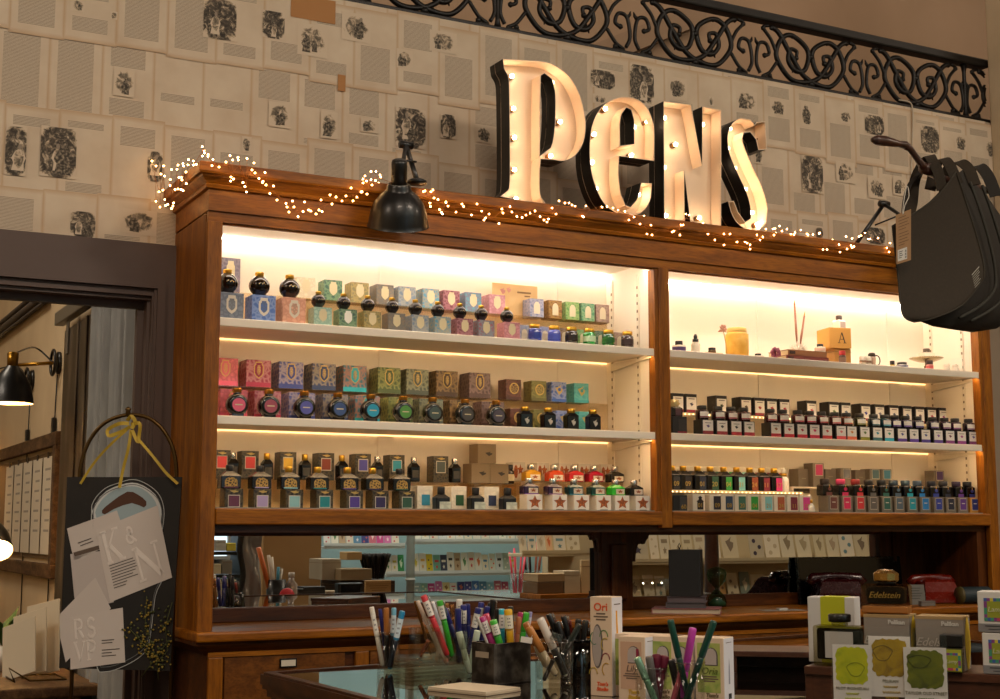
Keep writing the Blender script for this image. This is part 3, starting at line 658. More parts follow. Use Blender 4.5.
for i, (p, pf, c, k, n, pb) in enumerate(B2):
    seal = [('seal', 'disc', .05, .56, .6, .56, GOLDP), ('seal_centre', 'disc', .05, .56, .48, .45, pattern(c, '#c8a860', 130)), ('band', 'rect', 0, .08, 1, .14, mat(c, .5))] if i < 2 else [('emblem', 'leaf', 0, .6, .5, .5, GOLDP), ('emblem_centre', 'disc', .02, .62, .2, .18, mat(c, .5)), ('band', 'rect', 0, .08, 1, .14, mat(c, .5))]
    carton(f'{n} ink box with gold emblem, right end of the middle left riser', 'emblem boxes on the middle left riser', X_at(p, 398, YB), YB, 1.751, .055, .053, .064, pattern(c, k, 70, .45, .35), seal)
    carton(f'{n} ink box behind a small bottle, right end of the middle left shelf', 'emblem boxes behind small bottles', X_at(pf, 428, .10), .10, ZB_, .054, .05, .063, pattern(c, k, 70, .45, .35), seal)
    square_bottle(f'small black ink bottle with gold cap before the {n} box, middle left shelf', 'small black bottles', X_at(pb, 430, .045), .045, ZB_, .041, .03, .064, mat('#0d0a09', .24, 0, .1), GOLD, [('emblem', 'leaf', 0, .5, .4, .5, mat('#b8b0a0', .4))], .2, .62, .12)
# ---------------- left bay, bottom shelf
RC = riser('clear riser along the back of the left bay bottom shelf', 1.06, 1.905, .185, .297, ZC, 1.489, ACR)
DKB = pattern('#16130f', '#8a7648', 110, .4, .28)
C1 = [(221.5, 232, '#e0484c', SILVER, 'red'), (250, 266.5, '#d23f40', GOLD, 'scarlet'), (288, 304.5, '#e2b63c', GOLD, 'yellow'), (326, 341.5, '#8a3a28', GOLD, 'rust'), (363, 377, '#4c4aa6', SILVER, 'violet'), (397, 413.5, '#2a90a8', SILVER, 'cyan'), (441, 454.5, '#4a5450', SILVER, 'grey')]
for i, (p, pb, c, cp, n) in enumerate(C1):
    carton(f'tall black box with {n} square label on the riser, bottom left shelf', 'black boxes on the bottom left riser', X_at(p, 476, YB), YB, 1.4895, .05, .05, .079, DKB, [('label_border', 'rect', 0, .58, .62, .46, mat('#c8bfae', .5)), ('label', 'rect', 0, .58, .54, .40, mat(c, .55)), ('crest', 'leaf', 0, .9, .5, .1, GOLDP)])
    square_bottle(f'slim dark ink bottle beside the {n} labelled box, bottom left shelf', 'slim dark bottles', X_at(pb, 477, .21), .21, 1.4895, .03, .03, .074, mat('#14100c', .24, 0, .1), cp, [('label', 'rect', 0, .5, .7, .5, mat('#3a3428', .5))], .24, .6, .14)
C2 = [(234, 232, '#5e2a46', BLACK, 'plum'), (262.6, 262.6, '#a796c0', BLACK, 'lilac'), (294.6, 291.7, '#84b6bc', GOLD, 'pale aqua'), (324.8, 320.7, '#128088', GOLD, 'deep teal'), (354.8, 350.6, '#46348c', GOLD, 'indigo'), (380.5, 376, '#2c2454', GOLD, 'midnight blue'), (407, 403, '#22503f', BLACK, 'bottle green')]
for i, (p, pb, c, cp, n) in enumerate(C2):
    carton(f'black ink box with {n} label in front row of the bottom left shelf', 'black boxes at the front of the bottom left shelf', X_at(p, 504, .045), .045, ZC, .05, .052, .069, DKB, [('label_border', 'rect', 0, .52, .66, .48, mat('#c8bfae', .5)), ('label', 'rect', 0, .52, .58, .42, mat(c, .55)), ('crest', 'leaf', 0, .9, .5, .12, GOLDP)])
    square_bottle(f'broad dark ink bottle standing on the {n} labelled black box', 'broad dark bottles', X_at(pb, 488, .045), .072, ZC + .0695, .056, .04, .064, mat('#120d09', .24, 0, .1), cp, [('gold_crest', 'arch', 0, .5, .62, .7, pattern('#2a2114', '#c09a48', 160, .4, .9)), ('colour_line', 'rect', 0, .1, .7, .08, mat(c, .5))], .26, .38, .18)
C3 = [(425, 443, 441, '#2f86a4', 'blue'), (459, 478, 475.5, '#1f4f2c', 'green'), (491.5, 512, 507.5, '#25304e', 'navy')]
for i, (p, pl, pb, c, n) in enumerate(C3):
    carton(f'cream ink box with {n} label at middle of the bottom left shelf', 'cream boxes', X_at(p, 509, .075), .075, ZC, .05, .05, .086, pattern('#e4dac4', '#8a806a', 60, .6, .2), [('label', 'rect', .05, .52, .52, .36, mat(c, .55)), ('print', 'rect', 0, .14, .7, .05, mat('#7a7058', .6))])
    square_bottle(f'black ink bottle with mint paper label beside the {n} labelled cream box', 'black bottles with mint labels', X_at(pb, 510, .04), .04, ZC, .044, .032, .082, BLACK, BLACKM, [('label', 'rect', .14, .38, .82, .74, pattern('#d4dcc8', '#6a7a68', 60, .6, .3))], .26, .5, .1)
for i, (p, yb, zz, n) in enumerate(((480.7, 484, 1.489, 'lower left'), (499.5, 484, 1.489, 'lower right'), (487, 465, 1.5495, 'topmost'))):
    carton(f'plain kraft ink box, {n} of the stack of three', 'kraft boxes', X_at(p, yb, .2), .2, zz if i < 2 else 1.5496, .064, .06, .06, mat('#7c6a50', .7), [('label', 'leaf', .1, .5, .4, .24, mat('#2a241c', .6))], rz=0, name='kraft_box')
RC2 = riser('clear riser under kraft boxes on the bottom left shelf', 1.91, 2.06, .185, .285, ZC, 1.4885, ACR)
round_bottle('small amber bottle with black cap beside the kraft boxes', None, X_at(508, 484, .24), .235, 1.489, .017, .06, mat('#3a2410', .22, 0, .12), BLACKM, .8, .24, mat('#d8c8a0', .6), (.15, .5))
RC3 = riser('clear riser behind the starfish boxes of the bottom left shelf', 2.066, 2.445, .17, .29, ZC, 1.4975, ACR)
S1 = [(535, '#7a4a9a', 'violet', 532, '#2a1838'), (560, '#9a6a94', 'mauve', 556, '#34203a'), (582, '#3a8aa0', 'pale blue', 577, '#123a40'), (604, '#1f8a64', 'jade', 599, '#143a34'), (622.5, '#5aa838', 'lime', 619, '#2fae30'), (643, '#1c1a1a', 'black', 637.5, '#141210')]
S2 = [(531.8, '#e0a42a', 'amber'), (555, '#d8502a', 'orange'), (575, '#c02a2a', 'red'), (594.5, '#a81830', 'crimson'), (615.5, '#241c1c', 'near-black')]
ORG = pattern('#c06a2c', '#5a2a18', 160, .5, .7)
for i, (p, c, n, pb, ci) in enumerate(S1):
    carton(f'white starfish ink box with {n} band in front row, bottom left shelf', 'starfish boxes', X_at(p, 510, .04), .04, ZC, .052, .05, .064, mat('#e2dccf', .55), [('starfish', 'star', 0, .64, .86, .64, ORG), ('colour_band', 'rect', .02, .12, .5, .17, mat(c, .5)), ('print', 'rect', 0, .3, .5, .04, mat('#6a5a4a', .6))])
    t = square_bottle(f'squat ink bottle with silver cap on the {n} banded starfish box', 'starfish bottles on the front boxes', X_at(pb, 492, .04) + .004, .066, ZC + .0645, .05, .034, .049, mat(ci, .22, 0, .12), SILVER, [('label', 'rect', .12, .45, .62, .62, mat('#d2c4ae', .5)), ('starfish', 'star', .12, .47, .46, .5, ORG), ('colour_line', 'rect', 0, .06, .96, .1, mat(c, .4))], .34, .46, .14)
for i, (p, c, n) in enumerate(S2):
    square_bottle(f'squat silver-capped bottle of {n} ink on the riser behind the starfish boxes', 'starfish bottles on the riser', X_at(p, 478, .19), .195, 1.498, .054, .034, .052, mat(c if i < 4 else '#1c1614', .22, 0, .12), SILVER, [('label', 'rect', .1, .42, .64, .6, mat('#d2c4ae', .5)), ('starfish', 'star', .1, .44, .46, .5, ORG)], .34, .46, .14)
for i, (p, nn) in enumerate(((519, 'amber'), (543, 'orange'), (565, 'red'), (585, 'crimson'), (606.5, 'near-black'))):
    carton(f'white starfish box standing behind the {nn} ink bottle', 'starfish boxes on the riser', X_at(p, 470, .235), .235, 1.498, .046, .046, .06, mat('#d8cfbe', .55), [('oval', 'disc', -.25, .5, .3, .7, ORG), ('starfish', 'star', .1, .6, .5, .6, ORG)])
# ---------------- right bay, top shelf : odds and ends
def rb(label, p, yb, Y, r, h, body, cap, **k): return round_bottle(label, None, X_at(p, yb, Y), Y, ZA, r, h, body, cap, **k)
CLG = mat('#eadfca', .08, 0, .4)
rb('small clear bottle with purple label and black cap, left end of right top shelf', 679, 349, .08, .0225, .041, CLG, BLACKM, capr=.55, caph=.3, lab=mat('#4a3a6a', .5), labr=(.1, .5))
t = dropper('small clear dropper bottle with black bulb on the right top shelf', None, X_at(695.7, 350, .08), .08, ZA, .03, .068, CLG, BLACKM)
t = thing('pen_rest', 'flat tan wooden block left of the yellow jar', 'wooden block', (X_at(711, 352, .10), .10, ZA)); m = MB(); m.bbox((-.036, -.02, 0), (.036, .02, .012), .002); m.build('block', mat('#b5813e', .5), t); m = MB(); m.box((-.034, -.0205, .004), (.034, -.0199, .006)); m.build('groove', mat('#6a4418', .6), t)
round_bottle('tiny black capped jar standing on the tan wooden block', None, X_at(712, 350, .1), .10, ZA + .0122, .013, .018, mat('#5a4a30', .2), BLACKM, capr=.95, caph=.4)
# yellow jar
t = thing('candle_jar', 'glowing yellow paper-wrapped jar with a dried flower at its rim', 'jar', (X_at(737.3, 354, .10), .10, ZA))
m = MB(); m.lathe([(.03, 0), (.0375, .006), (.039, .02), (.039, .078), (.034, .086), (.032, .088)], 28); m.build('glass_body', noisy('amber_paper', [(.3, '#e0a02a'), (.6, '#edb84a'), (.8, '#f2cc70')], 30, .5), t)
m = MB(); m.lathe([(.032, .086), (.0335, .088), (.0335, .1), (.031, .103)], 28); m.build('lid', mat('#e9c068', .3), t)
m = MB(); m.box((.0385, -.012, .03), (.0395, .012, .085)); m.build('side_tab', mat('#c8862a', .5), t)
t = thing('dried_flower', 'pale pink dried flower resting against the yellow jar', 'dried flower', (X_at(724, 330, .05), .05, ZA))
m = MB(); m.tube([(.01, 0, 0), (.006, 0, .04), (-.002, 0, .08)], .0012, 6); m.build('stem', mat('#a8844a', .7), t)
m = MB()
for k in range(26):
    a, b = rnd.uniform(0, 2 * PI), rnd.uniform(-.4, 1.3); r = rnd.uniform(.012, .021)
    d = Vector((math.cos(a) * math.cos(b), math.sin(a) * math.cos(b), math.sin(b))); c = Vector((-.002, 0, .085)); m.tube([c, c + d * r * .6, c + d * r + Vector((0, 0, -.002))], [.003, .0042, .0006], 5)
m.build('petals', mat('#e0a68c', .7), t)
round_bottle('small squat white jar with black lid right of the yellow jar', None, X_at(758, 355, .07), .07, ZA, .021, .017, CLG, BLACKM, capr=.5, caph=.4)
t = thing('dried_bloom', 'dusty purple dried flower head left of the books', 'dried flower', (X_at(775, 357, .06), .06, ZA))
m = MB()
for k in range(30):
    a, b = rnd.uniform(0, 2 * PI), rnd.uniform(-.9, 1.4); d = Vector((math.cos(a) * math.cos(b), math.sin(a) * math.cos(b), math.sin(b))); c = Vector((.004, 0, .022)); m.ico(c + d * .014, .0065, 0, 1, (1, .8, 1.2))
m.build('petals', mat('#8a4458', .7), t); m = MB(); m.tube([(-.0, 0, .012), (-.02, 0, .005), (-.032, 0, .003)], [.003, .002, .0015], 6); m.build('stem', mat('#8a6a38', .7), t)
def book(label, x, y, z, w, d, h, cov, rz=0, pagecol='#d8c8a4', loc_group=None):
    t = thing('book', label, 'book', (x, y, z), rz, loc_group)
    m = MB(); m.bbox((-w / 2, -d / 2, 0), (w / 2, d / 2, h * .1), .0008); m.bbox((-w / 2, -d / 2, h * .9), (w / 2, d / 2, h), .0008); m.bbox((-w / 2, -d / 2, 0), (-w / 2 + .003, d / 2, h), .0008); m.build('cover', cov, t)
    m = MB(); m.box((-w / 2 + .003, -d / 2 + .004, h * .1), (w / 2 - .004, d / 2 - .004, h * .9)); m.build('page_block', mat(pagecol, .8), t); return t
def spine_book(label, x, y, z, w, d, h, cov):
    t = thing('book', label, 'book', (x, y, z))
    m = MB(); m.bbox((-w / 2, -d / 2, 0), (w / 2, d / 2, h * .1), .0008); m.bbox((-w / 2, -d / 2, h * .9), (w / 2, d / 2, h), .0008); m.bbox((-w / 2, -d / 2, 0), (w / 2, -d / 2 + .003, h), .0008); m.build('cover', cov, t)
    m = MB(); m.box((-w / 2 + .003, -d / 2 + .004, h * .1), (w / 2 - .003, d / 2 - .003, h * .9)); m.build('page_block', mat('#cdb88e', .8), t)
    m = MB()
    for k in range(6): m.box((-w / 2 + .006 + k * .0042, -d / 2 - .0008, h * .25), (-w / 2 + .009 + k * .0042, -d / 2 + .001, h * .78))
    m.build('spine_print', mat('#2e1812', .6), t); return t
xb = X_at(808, 360, .07)
spine_book('lower maroon cloth book lying under the crystal pen holder', xb, .13, ZA, .185, .12, .021, mat('#6e2f26', .7))
spine_book('upper brown book of the two lying under the crystal pen holder', xb + .004, .13, ZA + .0213, .17, .11, .02, mat('#8a5a34', .7))
xz = ZA + .0417
t = thing('pen_holder', 'spiky clear crystal pen holder on the two books', 'pen holder', (X_at(798, 345, .13), .13, xz))
m = MB()
for k in range(60):
    a, b = rnd.uniform(0, 2 * PI), rnd.uniform(.0, 1.5); d = Vector((math.cos(a) * math.cos(b), math.sin(a) * math.cos(b), math.sin(b))); m.tube([d * .008 + Vector((0, 0, .002)), d * .036 + Vector((0, 0, .004))], [.003, .0008], 5)
m.lathe([(.016, 0), (.02, .004), (.016, .02), (.008, .024)], 12); m.build('spikes', mat('#eadfca', .1, 0, .4), t)
xh = X_at(798, 345, .13)
for lab, dx, px, pt in (('taller copper dip pen standing in the crystal holder', -.004, 794, 296), ('shorter copper dip pen standing in the crystal holder', .008, 805, 311)):
    p0 = Vector((xh + dx * 1.0, .13, xz + .02)); p1 = atY(px, pt, .13)
    t = thing('dip_pen', lab, 'pen', p0); v = p1 - p0
    m = MB(); m.tube([v * .0, v * .3, v * .86], [.0022, .0042, .003], 8); m.build('holder', mat('#8a5230', .4), t); m = MB(); m.tube([v * .861, v], [.0026, .0004], 6); m.build('nib', GOLD, t)
round_bottle('small round bottle with dark cap on the right end of the books', None, X_at(820, 345, .1), .10, xz, .019, .03, CLG, BLACKM, capr=.6, caph=.3, lab=mat('#d8b8a0', .5), labr=(.15, .5))
# wooden boxes with letter A
WB = mat('#c7903f', .6)
xa = X_at(846, 360, .09)
t = thing('wooden_box', 'lower tan wooden box of the pair beside the books', 'box', (xa, .135, ZA), -.12); m = MB(); m.bbox((-.034, -.035, 0), (.034, .035, .062), .002); m.build('box_body', mat('#ad7a36', .6), t); m = MB(); m.box((-.0343, -.0353, .05), (.0343, .0353, .052)); m.build('lid_seam', mat('#7a5220', .6), t)
t = thing('wooden_box', 'upper wooden box bearing a black letter A, on the lower box', 'box', (xa - .012, .135, ZA + .0622), -.22); m = MB(); m.bbox((-.043, -.045, 0), (.043, .045, .072), .002); m.build('box_body', WB, t)
m = MB(); T = TR(.006, -.0455, .036)
for p, q, w in (((-.012, -.018), (0, .019), .0022), ((0, .019), (.012, -.018), .004), ((-.007, -.005), (.008, -.005), .002), ((-.016, -.018), (-.006, -.018), .002), ((.006, -.018), (.017, -.018), .002)):
    dx, dz = q[0] - p[0], q[1] - p[1]; L = math.hypot(dx, dz); nx, nz = -dz / L * w / 2, dx / L * w / 2
    m.prism([(p[0] - nx, p[1] - nz), (q[0] - nx, q[1] - nz), (q[0] + nx, q[1] + nz), (p[0] + nx, p[1] + nz)], .0008, 0, T)
m.build('letter', mat('#1d140c', .6), t)
square_bottle('clear inkwell bottle with dark cap on the lettered wooden box', None, X_at(839, 318, .13), .13, ZA + .0346 * 0 + .0622 + .0722, .034, .034, .05, CLG, mat('#3a2a1c', .4), [('label', 'rect', .05, .5, .7, .7, mat('#9a8a80', .6))], .3, .66, .08)
round_bottle('little red capped bottle in front of the wooden boxes', None, X_at(842.5, 362, .055), .055, ZA, .0125, .046, mat('#5a4030', .1), mat('#c02020', .4), capr=.9, caph=.32, lab=mat('#7a5a48', .5), labr=(.1, .5))
t = thing('inkwell_stand', 'glass inkwell pair in a ring handled metal stand', 'inkwell', (X_at(869, 364, .07), .07, ZA))
m = MB(); m.bbox((-.04, -.018, 0), (.034, .018, .004), .001); m.build('base', mat('#4a3c2a', .4, .6), t)
for dx in (-.028, -.004):
    m = MB(); m.lathe([(.0105, .0042), (.0125, .01), (.0125, .03), (.010, .036)], 14); o = m.build('glass_well', CLG, t, (dx, 0, 0)); m = MB(); m.lathe([(.0126, .012), (.0126, .02)], 14, 0, None, True, False); m.build('ink_line', mat('#8a6a50', .4), o)
m = MB(); m.tube([(.036 + .016 * math.cos(a), 0, .024 + .018 * math.sin(a)) for a in [k * PI / 10 for k in range(20)]], .0022, 6, 0, True); m.build('ring_handle', mat('#4a3c2a', .35, .7), t)
m = MB(); m.lathe([(.012, .0042), (.014, .03), (.012, .036)], 14); o = m.build('ink_pot', mat('#c8a890', .2), t, (.016, .002, 0)); m = MB(); m.lathe([(.013, .036), (.013, .046), (.009, .05)], 14); m.build('lid', mat('#3a3020', .35, .6), o)
round_bottle('tiny yellow bottle with dark cap right of the ring handled inkwells', None, X_at(892.3, 365, .07), .07, ZA, .009, .027, mat('#c8a030', .2), mat('#2a2018', .5), capr=.95, caph=.5)
round_bottle('squat white jar with dark lid right of the tiny yellow bottle', None, X_at(902, 366, .06), .06, ZA, .022, .022, mat('#c8bfb8', .3), mat('#2e261e', .4), capr=.78, caph=.35, lab=mat('#6a6a80', .5), labr=(.15, .45))
t = thing('pedestal_dish', 'small metal pedestal dish below the hanging bag', 'dish', (X_at(926.5, 366, .17), .17, ZA))
m = MB(); m.lathe([(.018, 0), (.02, .003), (.008, .008), (.005, .02), (.01, .03), (.005, .036), (.005, .046)], 18); m.build('stem', mat('#6a5638', .3, .8), t)
m = MB(); m.lathe([(.008, .046), (.03, .049), (.05, .056), (.062, .061), (.062, .063), (.05, .059), (.03, .053), (.004, .051)], 28); m.build('dish', mat('#a89878', .22, .85), t)
t = square_bottle('clear glass inkwell standing on the pedestal dish', None, X_at(926, 340, .17), .17, ZA + .0535, .05, .034, .045, CLG, mat('#4a3a28', .4), [], .3, .5, .06)
round_bottle('little pink bottle with brown cap in front of the pedestal dish', None, X_at(929.7, 367, .08), .08, ZA, .0135, .04, mat('#c88a80', .2), mat('#3a2418', .5), capr=.9, caph=.34, lab=mat('#b04a48', .5), labr=(.25, .5))
for k, (p, n) in enumerate(((946.8, 'left'), (955.3, 'right'))):
    round_bottle(f'{n} one of two white tubes before the white wall socket', None, X_at(p, 368, .1), .10, ZA, .011, .033, mat('#e6dac8', .5), mat('#d8ccb8', .5), capr=.98, caph=.25, lab=mat('#c86a58', .5), labr=(.06, .18))
t = thing('wall_socket', 'white socket plate on the right bay lining', 'socket', (CX1 - .0345, .15, ZA + .008)); m = MB(); m.bbox((-.006, -.045, 0), (0, .02, .055), .0015); m.build('plate', mat('#efe6d4', .4), t); m = MB(); m.box((-.0068, -.02, .02), (-.0058, -.012, .034)); m.build('outlet', mat('#b8ac98', .5), t)
# ---------------- right bay, middle shelf
R2 = riser('cream riser with a strip of small lights, right bay middle shelf', 2.55, 3.80, .19, .295, ZB_, 1.7355, CREAMP, True)
WL = mat('#e3ddd3', .6); BKB = mat('#15110f', .5)
ink2 = ['#7a2430', '#8a2a34', '#a02c38', '#a83040', '#b02a3a', '#b82a38', '#b8283c', '#c02a48', '#c23434', '#cf4a50', '#d86a48', '#8a8a28', '#3a6a70', '#2aa0b8', '#5a3a90', '#54389a', '#4a3c90', '#5a408c', '#7a3878', '#8a3a84', '#7a3a6a']
inn = ['claret', 'oxblood', 'carmine', 'brick red', 'ruby', 'garnet', 'cherry', 'raspberry', 'vermilion', 'coral', 'peach', 'olive', 'slate blue', 'turquoise', 'indigo', 'violet', 'ultramarine', 'amethyst', 'plum', 'magenta', 'mulberry']
spot = ['#5a4a80', '#3a3a48', '#2a2420', '#5a6a40', '#8a5a28', '#b02a30', '#a82034', '#c03060', '#b02a2a', '#d87a7a', '#d88a38', '#5a7a30', '#3a8a9a', '#2a8a6a', '#3a3a80', '#5a5a60', '#40508a', '#8a5aa0', '#6a2a40', '#a03a8a', '#5a4a8a']
f2 = [707.8, 722, 736.2, 749.2, 775.8, 789, 802, 814.5, 827, 841, 851.7, 864.7, 877.3, 889, 902, 913.8, 925.5, 938, 949.8, 961.3, 973]
for i, p in enumerate(f2):
    c = ink2[i]
    items = [('label', 'rect', .03, .56, .84, .78, WL), ('picture', 'leaf', .03, .58, .3, .22, mat(spot[i], .6)), ('colour_band', 'rect', .03, .16, .86, .22, mat(c, .5)), ('print', 'rect', .03, .78, .5, .04, mat('#6a625a', .6))]
    carton(f'black and white ink box with {inn[i]} band, front row of the right middle shelf', 'front row boxes of the right middle shelf', X_at(p, 434, .04), .04, ZB_, .0475, .046, .05, BKB, items, rz=0)
b2 = [705, 721, 734, 747, 773.6, 786, 801, 813, 825, 838, 849.7, 863, 877, 888, 898, 909, 921, 936, 948, 958.6, 972]
for i, p in enumerate(b2):
    par = round_bottle(f'little bottle of {inn[i]} ink with white label and black cap on its box', 'white labelled bottles of the right middle shelf', X_at(p, 419, .04) + .004, .062, ZB_ + .0503, .0215, .046, mat(tuple(v * .1 + .003 for v in lin(ink2[i])[:3]), .1, 0, .2), BLACKM, .72, .26, None)
    m = MB(); vs = []; fs = []; r = .0218
    for k in range(9):
        a = -PI / 2 - .95 + 1.9 * k / 8; vs += [(r * math.cos(a), r * math.sin(a), .006), (r * math.cos(a), r * math.sin(a), .025)]
    for k in range(8): fs.append((2 * k, 2 * k + 2, 2 * k + 3, 2 * k + 1))
    m.add(vs, fs, 0, True); lb = m.build('label', WL, par)
    m = MB(); vs = [(x * 1.004, y * 1.004, (.0065 if j % 2 == 0 else .0105)) for j, (x, y, z) in enumerate(vs)]; m.add(vs, fs, 0, True); m.build('colour_band', mat(ink2[i], .5), lb)
u2 = [(678, 'grey'), (691.3, 'black'), (721.5, 'olive'), (746, 'sepia'), (759.5, 'scarlet'), (771.8, 'ruby'), (784.5, 'cherry'), (811.5, 'coral'), (833.8, 'olive green'), (845.8, 'slate'), (865.5, 'royal blue'), (879.5, 'pewter'), (893.8, 'navy'), (907, 'grey blue'), (919.7, 'plum'), (931.5, 'crimson'), (943.2, 'magenta')]
usp = ['#b8a060', '#4a4a58', '#3a4428', '#4a3018', '#a03a3a', '#b02a30', '#b8283c', '#c05058', '#5a7030', '#4a5a6a', '#34348a', '#6a6a78', '#28304e', '#5a6a8a', '#5a2a40', '#a82a4a', '#8a3a70']
for i, (p, n) in enumerate(u2):
    carton(f'black ink box with white face and {n} picture, riser of the right middle shelf', 'riser boxes of the right middle shelf', X_at(p, 410, .2), .2, 1.736, .0475, .05, .064, BKB, [('label', 'rect', .03, .5, .84, .66, WL), ('picture', 'leaf', .03, .46, .32, .22, mat(usp[i], .6)), ('colour_band', 'rect', .03, .1, .86, .14, mat('#8a2030', .5)), ('print', 'rect', .03, .74, .5, .04, mat('#6a625a', .6))], rz=0)
carton('all-black ink box at the left end of the right middle shelf', None, X_at(680, 433, .04), .04, ZB_, .056, .05, .056, mat('#120f0e', .5), [('label', 'rect', .15, .5, .5, .7, mat('#2a2422', .5)), ('colour_band', 'rect', .15, .1, .6, .08, mat('#8a2030', .5))], rz=0)
square_bottle('black bottle with faceted crystal stopper on the all-black box', None, X_at(677, 414, .05), .065, ZB_ + .0563, .044, .034, .055, mat('#161210', .22, 0, .12), mat('#c8b078', .1, .4), [('label', 'rect', .1, .5, .5, .8, mat('#4a2a30', .5))], .42, .7, .06, capseg=7)
# ---------------- right bay, bottom shelf
R3 = riser('cream riser with a strip of small lights, right bay bottom shelf', 2.55, 3.13, .105, .295, ZC, 1.4745, CREAMP, True)
R4 = riser('cream riser behind the grey boxes of the right bottom shelf', 3.14, 3.83, .17, .295, ZC, 1.4945, CREAMP)
c3 = [(674.5, '#1c1a1c', 'charcoal'), (686, '#16141a', 'ivory black'), (700.5, '#20283c', 'ink navy'), (713, '#28503c', 'spruce'), (726.6, '#2a8a38', 'grass green'), (739.6, '#7ab8b8', 'aqua'), (752.7, '#8a4428', 'copper'), (764.6, '#7a2430', 'burgundy'), (777, '#c02a6a', 'fuchsia')]
for i, (p, c, n) in enumerate(c3):
    carton(f'plain off-white box behind the {n} labelled bottle, right bottom shelf', 'off-white boxes on the lit riser', X_at(p + 5, 482, .19), .185, 1.475, .046, .046, .082, mat('#cfc3ac', .6), [('label', 'rect', 0, .5, .6, .6, mat(c, .5))], rz=0)
    num = ['09', '09', '01', '20', '04', '21', '24', '11', '17'][i]
    t = square_bottle(f'square black ink bottle with gold cap and {n} label', 'square black bottles on the lit riser', X_at(p, 487, .125), .14, 1.475, .045, .034, .079, mat('#0e0b0a', .22, 0, .12), GOLD, [('label', 'rect', .2, .45, .56, .84, mat(c, .5))], .2, .5, .14)
    m = text_mb(num, .022, None, TR(.006, -.0182, .02)); m.build('number_print', mat('#b89a50', .4, .5), t)
dropper('white dropper bottle with gold collar at the right of the black bottles', None, X_at(786.7, 488, .125), .14, 1.475, .034, .082, FROST, GOLD)
t = carton('black folded card printed 60, left end of the right bottom shelf', None, X_at(680.5, 512, .04), .04, ZC, .055, .03, .068, mat('#151210', .5), [('label', 'rect', .2, .5, .5, .86, mat('#3a3838', .5))], rz=0, name='printed_card', cat='card')
text_mb('60', .02, None, TR(.012, -.0166, .03)).build('number_print', mat('#b89a50', .4, .5), t)
d3 = [(699, '#16120f', 'black bottle print', '01'), (716, '#221f2c', 'dusk', '09'), (728, '#28405a', 'storm blue', '08'), (741, '#3a6a58', 'pine', '20'), (753.5, '#2f9a3a', 'bright green', '04'), (767.5, '#84c4c8', 'ice blue', '21'), (780, '#a8562f', 'terracotta', '24'), (793, '#7a2434', 'wine', '11'), (805.5, '#d0408a', 'hot pink', '17')]
for i, (p, c, n, num) in enumerate(d3):
    t = carton(f'white ink box with {n} label, front row of the right bottom shelf', 'white boxes of the right bottom shelf', X_at(p, 512, .045), .045, ZC, .0475, .046, .072, mat('#dcd2bf', .6), [('label', 'vessel' if i == 0 else 'rect', .12, .62, .6, .6, mat(c, .5))], rz=0)
    text_mb(num, .02, None, TR(.005, -.0246, .036)).build('number_print', mat('#b89a50', .4, .5), t)
dropper('white dropper bottle with gold collar beside the first grey box', None, X_at(814.5, 512, .03), .055, ZC, .034, .076, FROST, GOLD)
GREY = mat('#6f6557', .6)
g3 = [(834, '#6a3a30', '#2e2018', 'brown', 829), (847.5, '#c81e54', '#c83a6a', 'crimson pink', 845), (861, '#c02a30', '#8a1c1c', 'red', 860), (874, '#5f5a54', '#2a2622', 'grey', 873), (887.5, '#1f5a50', '#141414', 'dark teal', 886), (900, '#4a6070', '#3c4a56', 'steel', 898), (913, '#0f93a8', '#42545e', 'bright teal', 910), (926, '#0f78c0', '#48586a', 'azure', 922), (939.3, '#2a3c94', '#181a28', 'royal blue', 936), (951.5, '#1a2034', '#1a1a20', 'midnight', 948), (963.5, '#5a2f80', '#3a2a44', 'purple', 961), (975.3, '#20286c', '#141414', 'navy', 972)]
for i, (p, c, cp, n, pb) in enumerate(g3):
    last = i == 11
    carton(f'{"ochre" if last else "grey"} ink box with {n} label, front row of the right bottom shelf', 'grey boxes of the right bottom shelf', X_at(p, 512, .045), .045, ZC, .0485, .05, .0735, mat('#b87e28', .6) if last else GREY, [('label_border', 'rect', 0, .66, .66, .58, mat('#b8ae9c', .6)), ('label', 'rect', 0, .66, .6, .53, mat(c, .5)), ('print', 'rect', 0, .7, .3, .04, mat('#c8bfae', .6)), ('crest', 'leaf', .05, .12, .14, .08, mat('#b8ae9c', .6))], rz=0)
    t = square_bottle(f'squat dark ink bottle with round cap and {n} tag on its box', 'squat dark bottles with hanging tags', X_at(pb, 492, .045) + .003, .07, ZC + .0738, .043, .036, .057, mat('#0c0b0b', .22, 0, .12), mat(cp, .5), [('label', 'rect', .1, .16, .6, .34, mat(c, .5)), ('tag_disc', 'disc', .14, .62, .34, .34, mat(c, .5)), ('tag_tie', 'rect', .14, .86, .06, .3, mat('#b88a3a', .5))], .3, .74, .06)
k3 = [(808.8, None, 'plain'), (819, '#c0306a', 'pink'), (846.5, '#6a6c70', 'silver grey'), (875.5, '#3a5a62', 'dark teal'), (887, '#3a7a94', 'lake blue'), (939.7, '#4a2f6a', 'deep purple')]
for i, (p, c, n) in enumerate(k3):
    carton(f'tall grey ink box with {n} {"face" if c is None else "label"} at the back of the right bottom shelf', 'tall grey boxes', X_at(p, 486, .21), .21 if i else .235, 1.495 if i else 1.495 * 0 + 1.475, .05, .05, .07 if i > 1 else .085, GREY, ([('label_border', 'rect', .05, .72, .7, .5, mat('#b8ae9c', .6)), ('label', 'rect', .05, .72, .62, .44, mat(c, .5))] if c else [('print', 'rect', 0, .6, .4, .04, mat('#8a8274', .6))]), rz=0)
